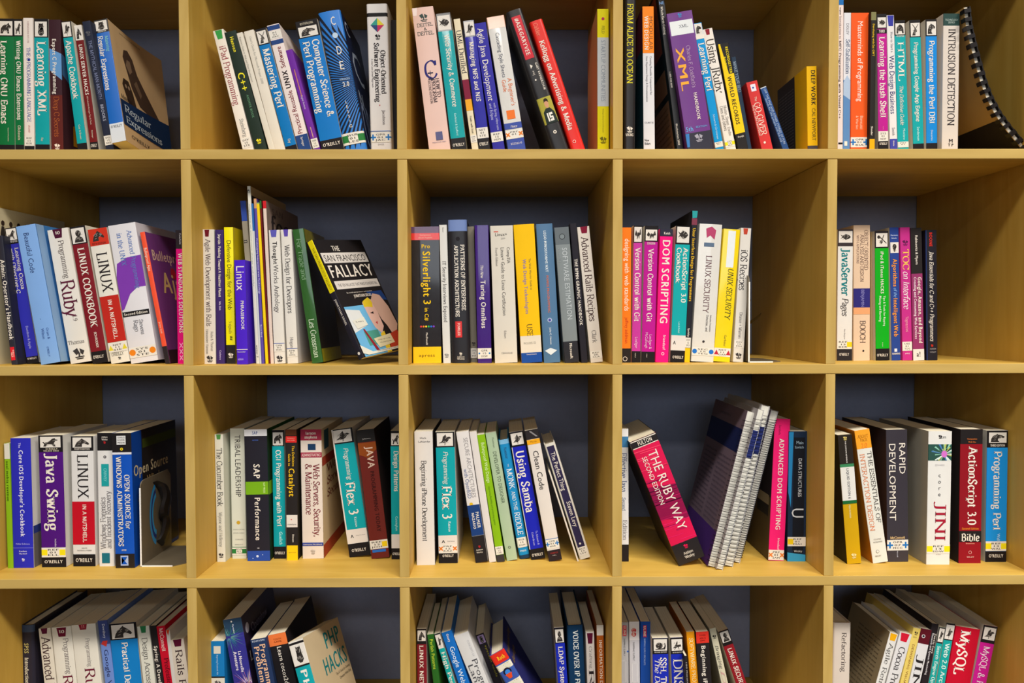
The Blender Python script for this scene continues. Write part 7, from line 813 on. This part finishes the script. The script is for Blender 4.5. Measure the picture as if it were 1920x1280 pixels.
# comb bound report leaning on the last book: bent sheets held by a row of plastic rings
def comb_book():
    pts = [(1.7549, 0.0), (1.7406, 0.0167), (1.7172, 0.0441), (1.7005, 0.0663), (1.6858, 0.0926), (1.6741, 0.1209), (1.6644, 0.1531), (1.6547, 0.1874), (1.6472, 0.2175), (1.6437, 0.2476)]                       # bend of the sheets, seen from the front (x, height)
    ox, s, D = pts[0][0], .05, .2
    root = empty('comb_bound_report', (ox, s, FL[0]), 'comb-bound report with a bent kraft cover leaning beside the thick cream paperback', 'book', group(0, 4))
    loc = [(x - ox, z) for x, z in pts]
    def at(u):
        u *= len(loc) - 1; i = min(int(u), len(loc) - 2); q = u - i
        return (loc[i][0] * (1 - q) + loc[i + 1][0] * q, loc[i][1] * (1 - q) + loc[i + 1][1] * q)
    def nrm(u):
        a, b = at(max(0, u - .02)), at(min(1, u + .02)); dx, dz = b[0] - a[0], b[1] - a[1]; l = math.hypot(dx, dz); return (dz / l, -dx / l)
    def sheet(name, o0, o1, y0, y1, u0, u1, m, n=24):
        V, F = [], []
        for k in range(n + 1):
            u = u0 + (u1 - u0) * k / n; x, z = at(u); nx, nz = nrm(u)
            for o in (o0, o1):
                for y in (y0, y1): V.append((x + nx * o, y, z + nz * o))
        for k in range(n):
            a = 4 * k
            for p, q in ((0, 1), (1, 3), (3, 2), (2, 0)): F.append((a + p, a + q, a + q + 4, a + p + 4))
        F += [(0, 2, 3, 1), (4 * n, 4 * n + 1, 4 * n + 3, 4 * n + 2)]
        return link(name, mesh(name, V, F, m, None, True), root)
    kraft = mat('paper', 'b8975c')
    sheet('back_cover', 0, .0008, 0, D, 0, 1, mat('cover', 'b0905a'))
    sheet('printed_panel', -.0003, -.0001, 0.001, D, 0, .30, mat('cover', '241f20'))
    sheet('page_block', .001, .0065, .001, D - .001, 0, 1, mat('paper', 'd8d0c0'))
    sheet('front_cover', .0068, .0078, 0, D, 0, 1, mat('cover', '201c1e', 1))
    sheet('comb_spine', .0082, .0098, -.003, .004, 0, 1, mat('cover', '1c191b', 1))
    for k in range(19):
        u = .025 + k * .0527
        sheet('comb_ring', -.0022, .0092, -.005, .008, u - .012, u + .012, mat('cover', '1a1719', 1), 2)
    return root
comb_book()

# four wire bound notebooks leaning right
def notebook(px, s, t, H, th, band, cov, wires, lab, full):
    D = .2
    root = empty('spiral_notebook', (px, s, FL[2]), lab, 'notebook', 'wire bound notebooks leaning in the third row', (0, R(th), 0))
    # stands on its lower right corner, so lift by the thickness
    root.location.z = FL[2] + t / 2 * math.sin(R(th))
    def b(name, x0, x1, y0, y1, z0, z1, m, bev=0): return box(name, (x0, y0, z0), (x1, y1, z1), m, root, bev)
    b('page_block', -t / 2 + .0006, t / 2 - .0006, .0, D - .002, .001, H - .001, mat('paper', 'd8d6cc'))
    b('back_cover', -t / 2, -t / 2 + .0005, -.002, D, 0, H, mat('cover', cov, 0))
    b('front_cover', t / 2 - .0005, t / 2, -.002, D, 0, H, mat('cover', 'd0d0d4', 0))
    b('index_band', -t / 2 - .0001, t / 2, -.0004, 0, H * (.70), H * .87, mat('print', '26306c')) if band else None
    if full:
        its = [('b', .12, .27, '222a5c'), ('h', .06, .075, 'QUARTERLY STATUS', '4a4450', 'n', .25, .6), ('b', .78, 1, '50307c')]
        for cl in (0, 1):
            for i in range(15): its.append(('h', .32 + i * .03, .335 + i * .03, ('a bundle of listed course items', 'notes and tasks for the week')[i % 2], '4c4456', 'n', .08 + cl * .46, .46 + cl * .46))
        emit(Sheet(lambda a, c, lay: (-t / 2 - .0001 - .00004 * lay, -.001 + (1 - a) * D, H * (1 - c)), D, H, []), its, root)
    # the wire: many small loops, too small to pick apart
    V, F = [], []
    n = wires
    for k in range(n):
        z = H * (.035 + .9 * k / (n - 1)); r0 = .0004
        path = [(-t / 2 - .0012, .007), (-t / 2 - .0022, .002), (-t / 2 - .0008, -.004), (0, -.0055), (t / 2 + .0008, -.004), (t / 2 + .0022, .002), (t / 2 + .0012, .007)]
        b0 = len(V)
        for i, (x, y) in enumerate(path):
            zz = z + (.002 * i / 6)
            a, c = path[max(0, i - 1)], path[min(6, i + 1)]; dx, dy = c[0] - a[0], c[1] - a[1]; l = math.hypot(dx, dy)
            nx, ny = -dy / l, dx / l
            for e, g in ((1, 1), (-1, 1), (-1, -1), (1, -1)): V.append((x + nx * r0 * e, y + ny * r0 * e, zz + r0 * g))
        for i in range(6):
            for j in range(4):
                q = b0 + 4 * i; F.append((q + j, q + (j + 1) % 4, q + 4 + (j + 1) % 4, q + 4 + j))
    w = link('wire_binding', mesh('wire_binding', V, F, mat('print', '16161c')), root); w['kind'] = 'stuff'
    return root
NB = [(1.2207, 0.044, 0.0141, 0.274, 14.03), (1.2307, 0.0316, 0.0104, 0.2798, 14.27), (1.2509, 0.0478, 0.0139, 0.2831, 12.67), (1.27, 0.0687, 0.0124, 0.273, 13.82)]
for i, (x, s, t, H, th) in enumerate(NB):
    notebook(x, s, t, H, th, i in (1, 2), ('7c6a78', 'b8b4b8', 'c8c8cc', 'a8a4b4')[i], (29, 31, 36, 62)[i],
             ('leftmost wire-bound notebook showing its printed lilac and purple cover', 'second wire-bound notebook from the left, with a navy band', 'third wire-bound notebook from the left, standing highest', 'rightmost wire-bound notebook, touching the hot pink book')[i], i == 0)

# two steel bookends: upright plate, tongue on the shelf, black swoosh handle
def bookend(x, s, row, H, wd, D, m, lab, arc, edge):
    root = empty('bookend', (x, s, FL[row]), lab, 'bookend')
    bm = bmesh.new(); th = .0016; cr = .012
    pr = [(0, 0), (0, H - cr)] + [(cr * (1 - math.cos(a)), H - cr + cr * math.sin(a)) for a in (.5, 1.0)] + [(cr, H), (D - cr, H), (D, H - cr), (D, 0)]
    fa = [bm.verts.new((0, y, z)) for y, z in pr]; f = bm.faces.new(fa)
    r = bmesh.ops.extrude_face_region(bm, geom=[f]); bmesh.ops.translate(bm, verts=[v for v in r['geom'] if isinstance(v, bmesh.types.BMVert)], vec=(th, 0, 0))
    bmesh.ops.recalc_face_normals(bm, faces=bm.faces[:])
    me = bpy.data.meshes.new('upright_plate'); bm.to_mesh(me); bm.free(); me.materials.append(m); link('upright_plate', me, root)
    bm = bmesh.new(); c2 = .02
    pr = [(0, 0), (wd - c2, 0), (wd, c2), (wd, D - c2), (wd - c2, D), (0, D)]
    fa = [bm.verts.new((x_, y, 0)) for x_, y in pr]; f = bm.faces.new(fa)
    r = bmesh.ops.extrude_face_region(bm, geom=[f]); bmesh.ops.translate(bm, verts=[v for v in r['geom'] if isinstance(v, bmesh.types.BMVert)], vec=(0, 0, th))
    bmesh.ops.recalc_face_normals(bm, faces=bm.faces[:])
    me = bpy.data.meshes.new('base_tongue'); bm.to_mesh(me); bm.free(); me.materials.append(m); link('base_tongue', me, root)
    for nm, a, b in (('front_edge', (-.0004, -.0012, .0), (th + .0006, .0002, H - cr)), ('base_front_edge', (0, -.0012, -.0), (wd - c2, .0002, th + .0006))): box(nm, a, b, edge, root, .0004)
    blk = mat('cover', '1c1a1c', 1)
    def arm(name, pts, r):
        V, F = [], []; pts = catmull(pts)
        for i, p_ in enumerate(pts):
            for k in range(8):
                a = 2 * PI * k / 8; V.append((p_[0] + r * .5 * math.cos(a) * (1 if len(p_) < 4 else p_[3]), p_[1] + r * math.sin(a), p_[2] + r * .8 * math.cos(a + 1)))
            if i:
                for k in range(8): F.append((8 * i - 8 + k, 8 * i - 8 + (k + 1) % 8, 8 * i + (k + 1) % 8, 8 * i + k))
        F += [tuple(range(8))[::-1], tuple(range(8 * len(pts) - 8, 8 * len(pts)))]
        link(name, mesh(name, V, F, blk, None, True), root)
    return root, arm
steel = mat('cover', '6c6250', 1); edge = mat('cover', 'f0ece8', 0)
x, s = (1.2819, 0.045)
r1, arm = bookend(x, s, 1, 0.1490, .062, .13, steel, 'white L-shaped metal bookend with black arms, right of the recipes paperback', False, edge)
arm('handle_arm', [(.002, .06, .055), (.014, .062, .062), (.032, .066, .074), (.040, .068, .080)], .007)
arm('handle_arm', [(.002, .07, .110), (.012, .07, .108), (.022, .07, .103)], .007)
x, s = (0.2386, 0.0628)
r2, arm = bookend(x, s, 2, 0.1482, .075, .12, steel, 'grey steel bookend with blue arcs and a black hook beside the thick blue book', True, edge)
ar = []
for rr, w_, col in ((.060, .010, '2f8fd0'), (.048, .006, '1c3c8c'), (.041, .009, '3a9ad8')):
    V, F = [], []
    for k in range(13):
        a = PI * .58 + k * PI * .85 / 12
        for q in (rr, rr - w_): V.append((.0019, .062 + .5 * q * math.cos(a), .078 + q * math.sin(a) * .95))
        if k: b0 = 2 * k - 2; F.append((b0, b0 + 2, b0 + 3, b0 + 1))
    link('blue_arc', mesh('blue_arc', V, F, mat('cover', col, 1)), r2)
arm('handle_hook', [(.003, .060, .128), (.009, .072, .120), (.012, .078, .10), (.010, .070, .078), (.010, .072, .066)], .014)
arm('handle_hook', [(.010, .068, .068), (.010, .080, .058), (.008, .076, .035), (.004, .068, .022)], .012)
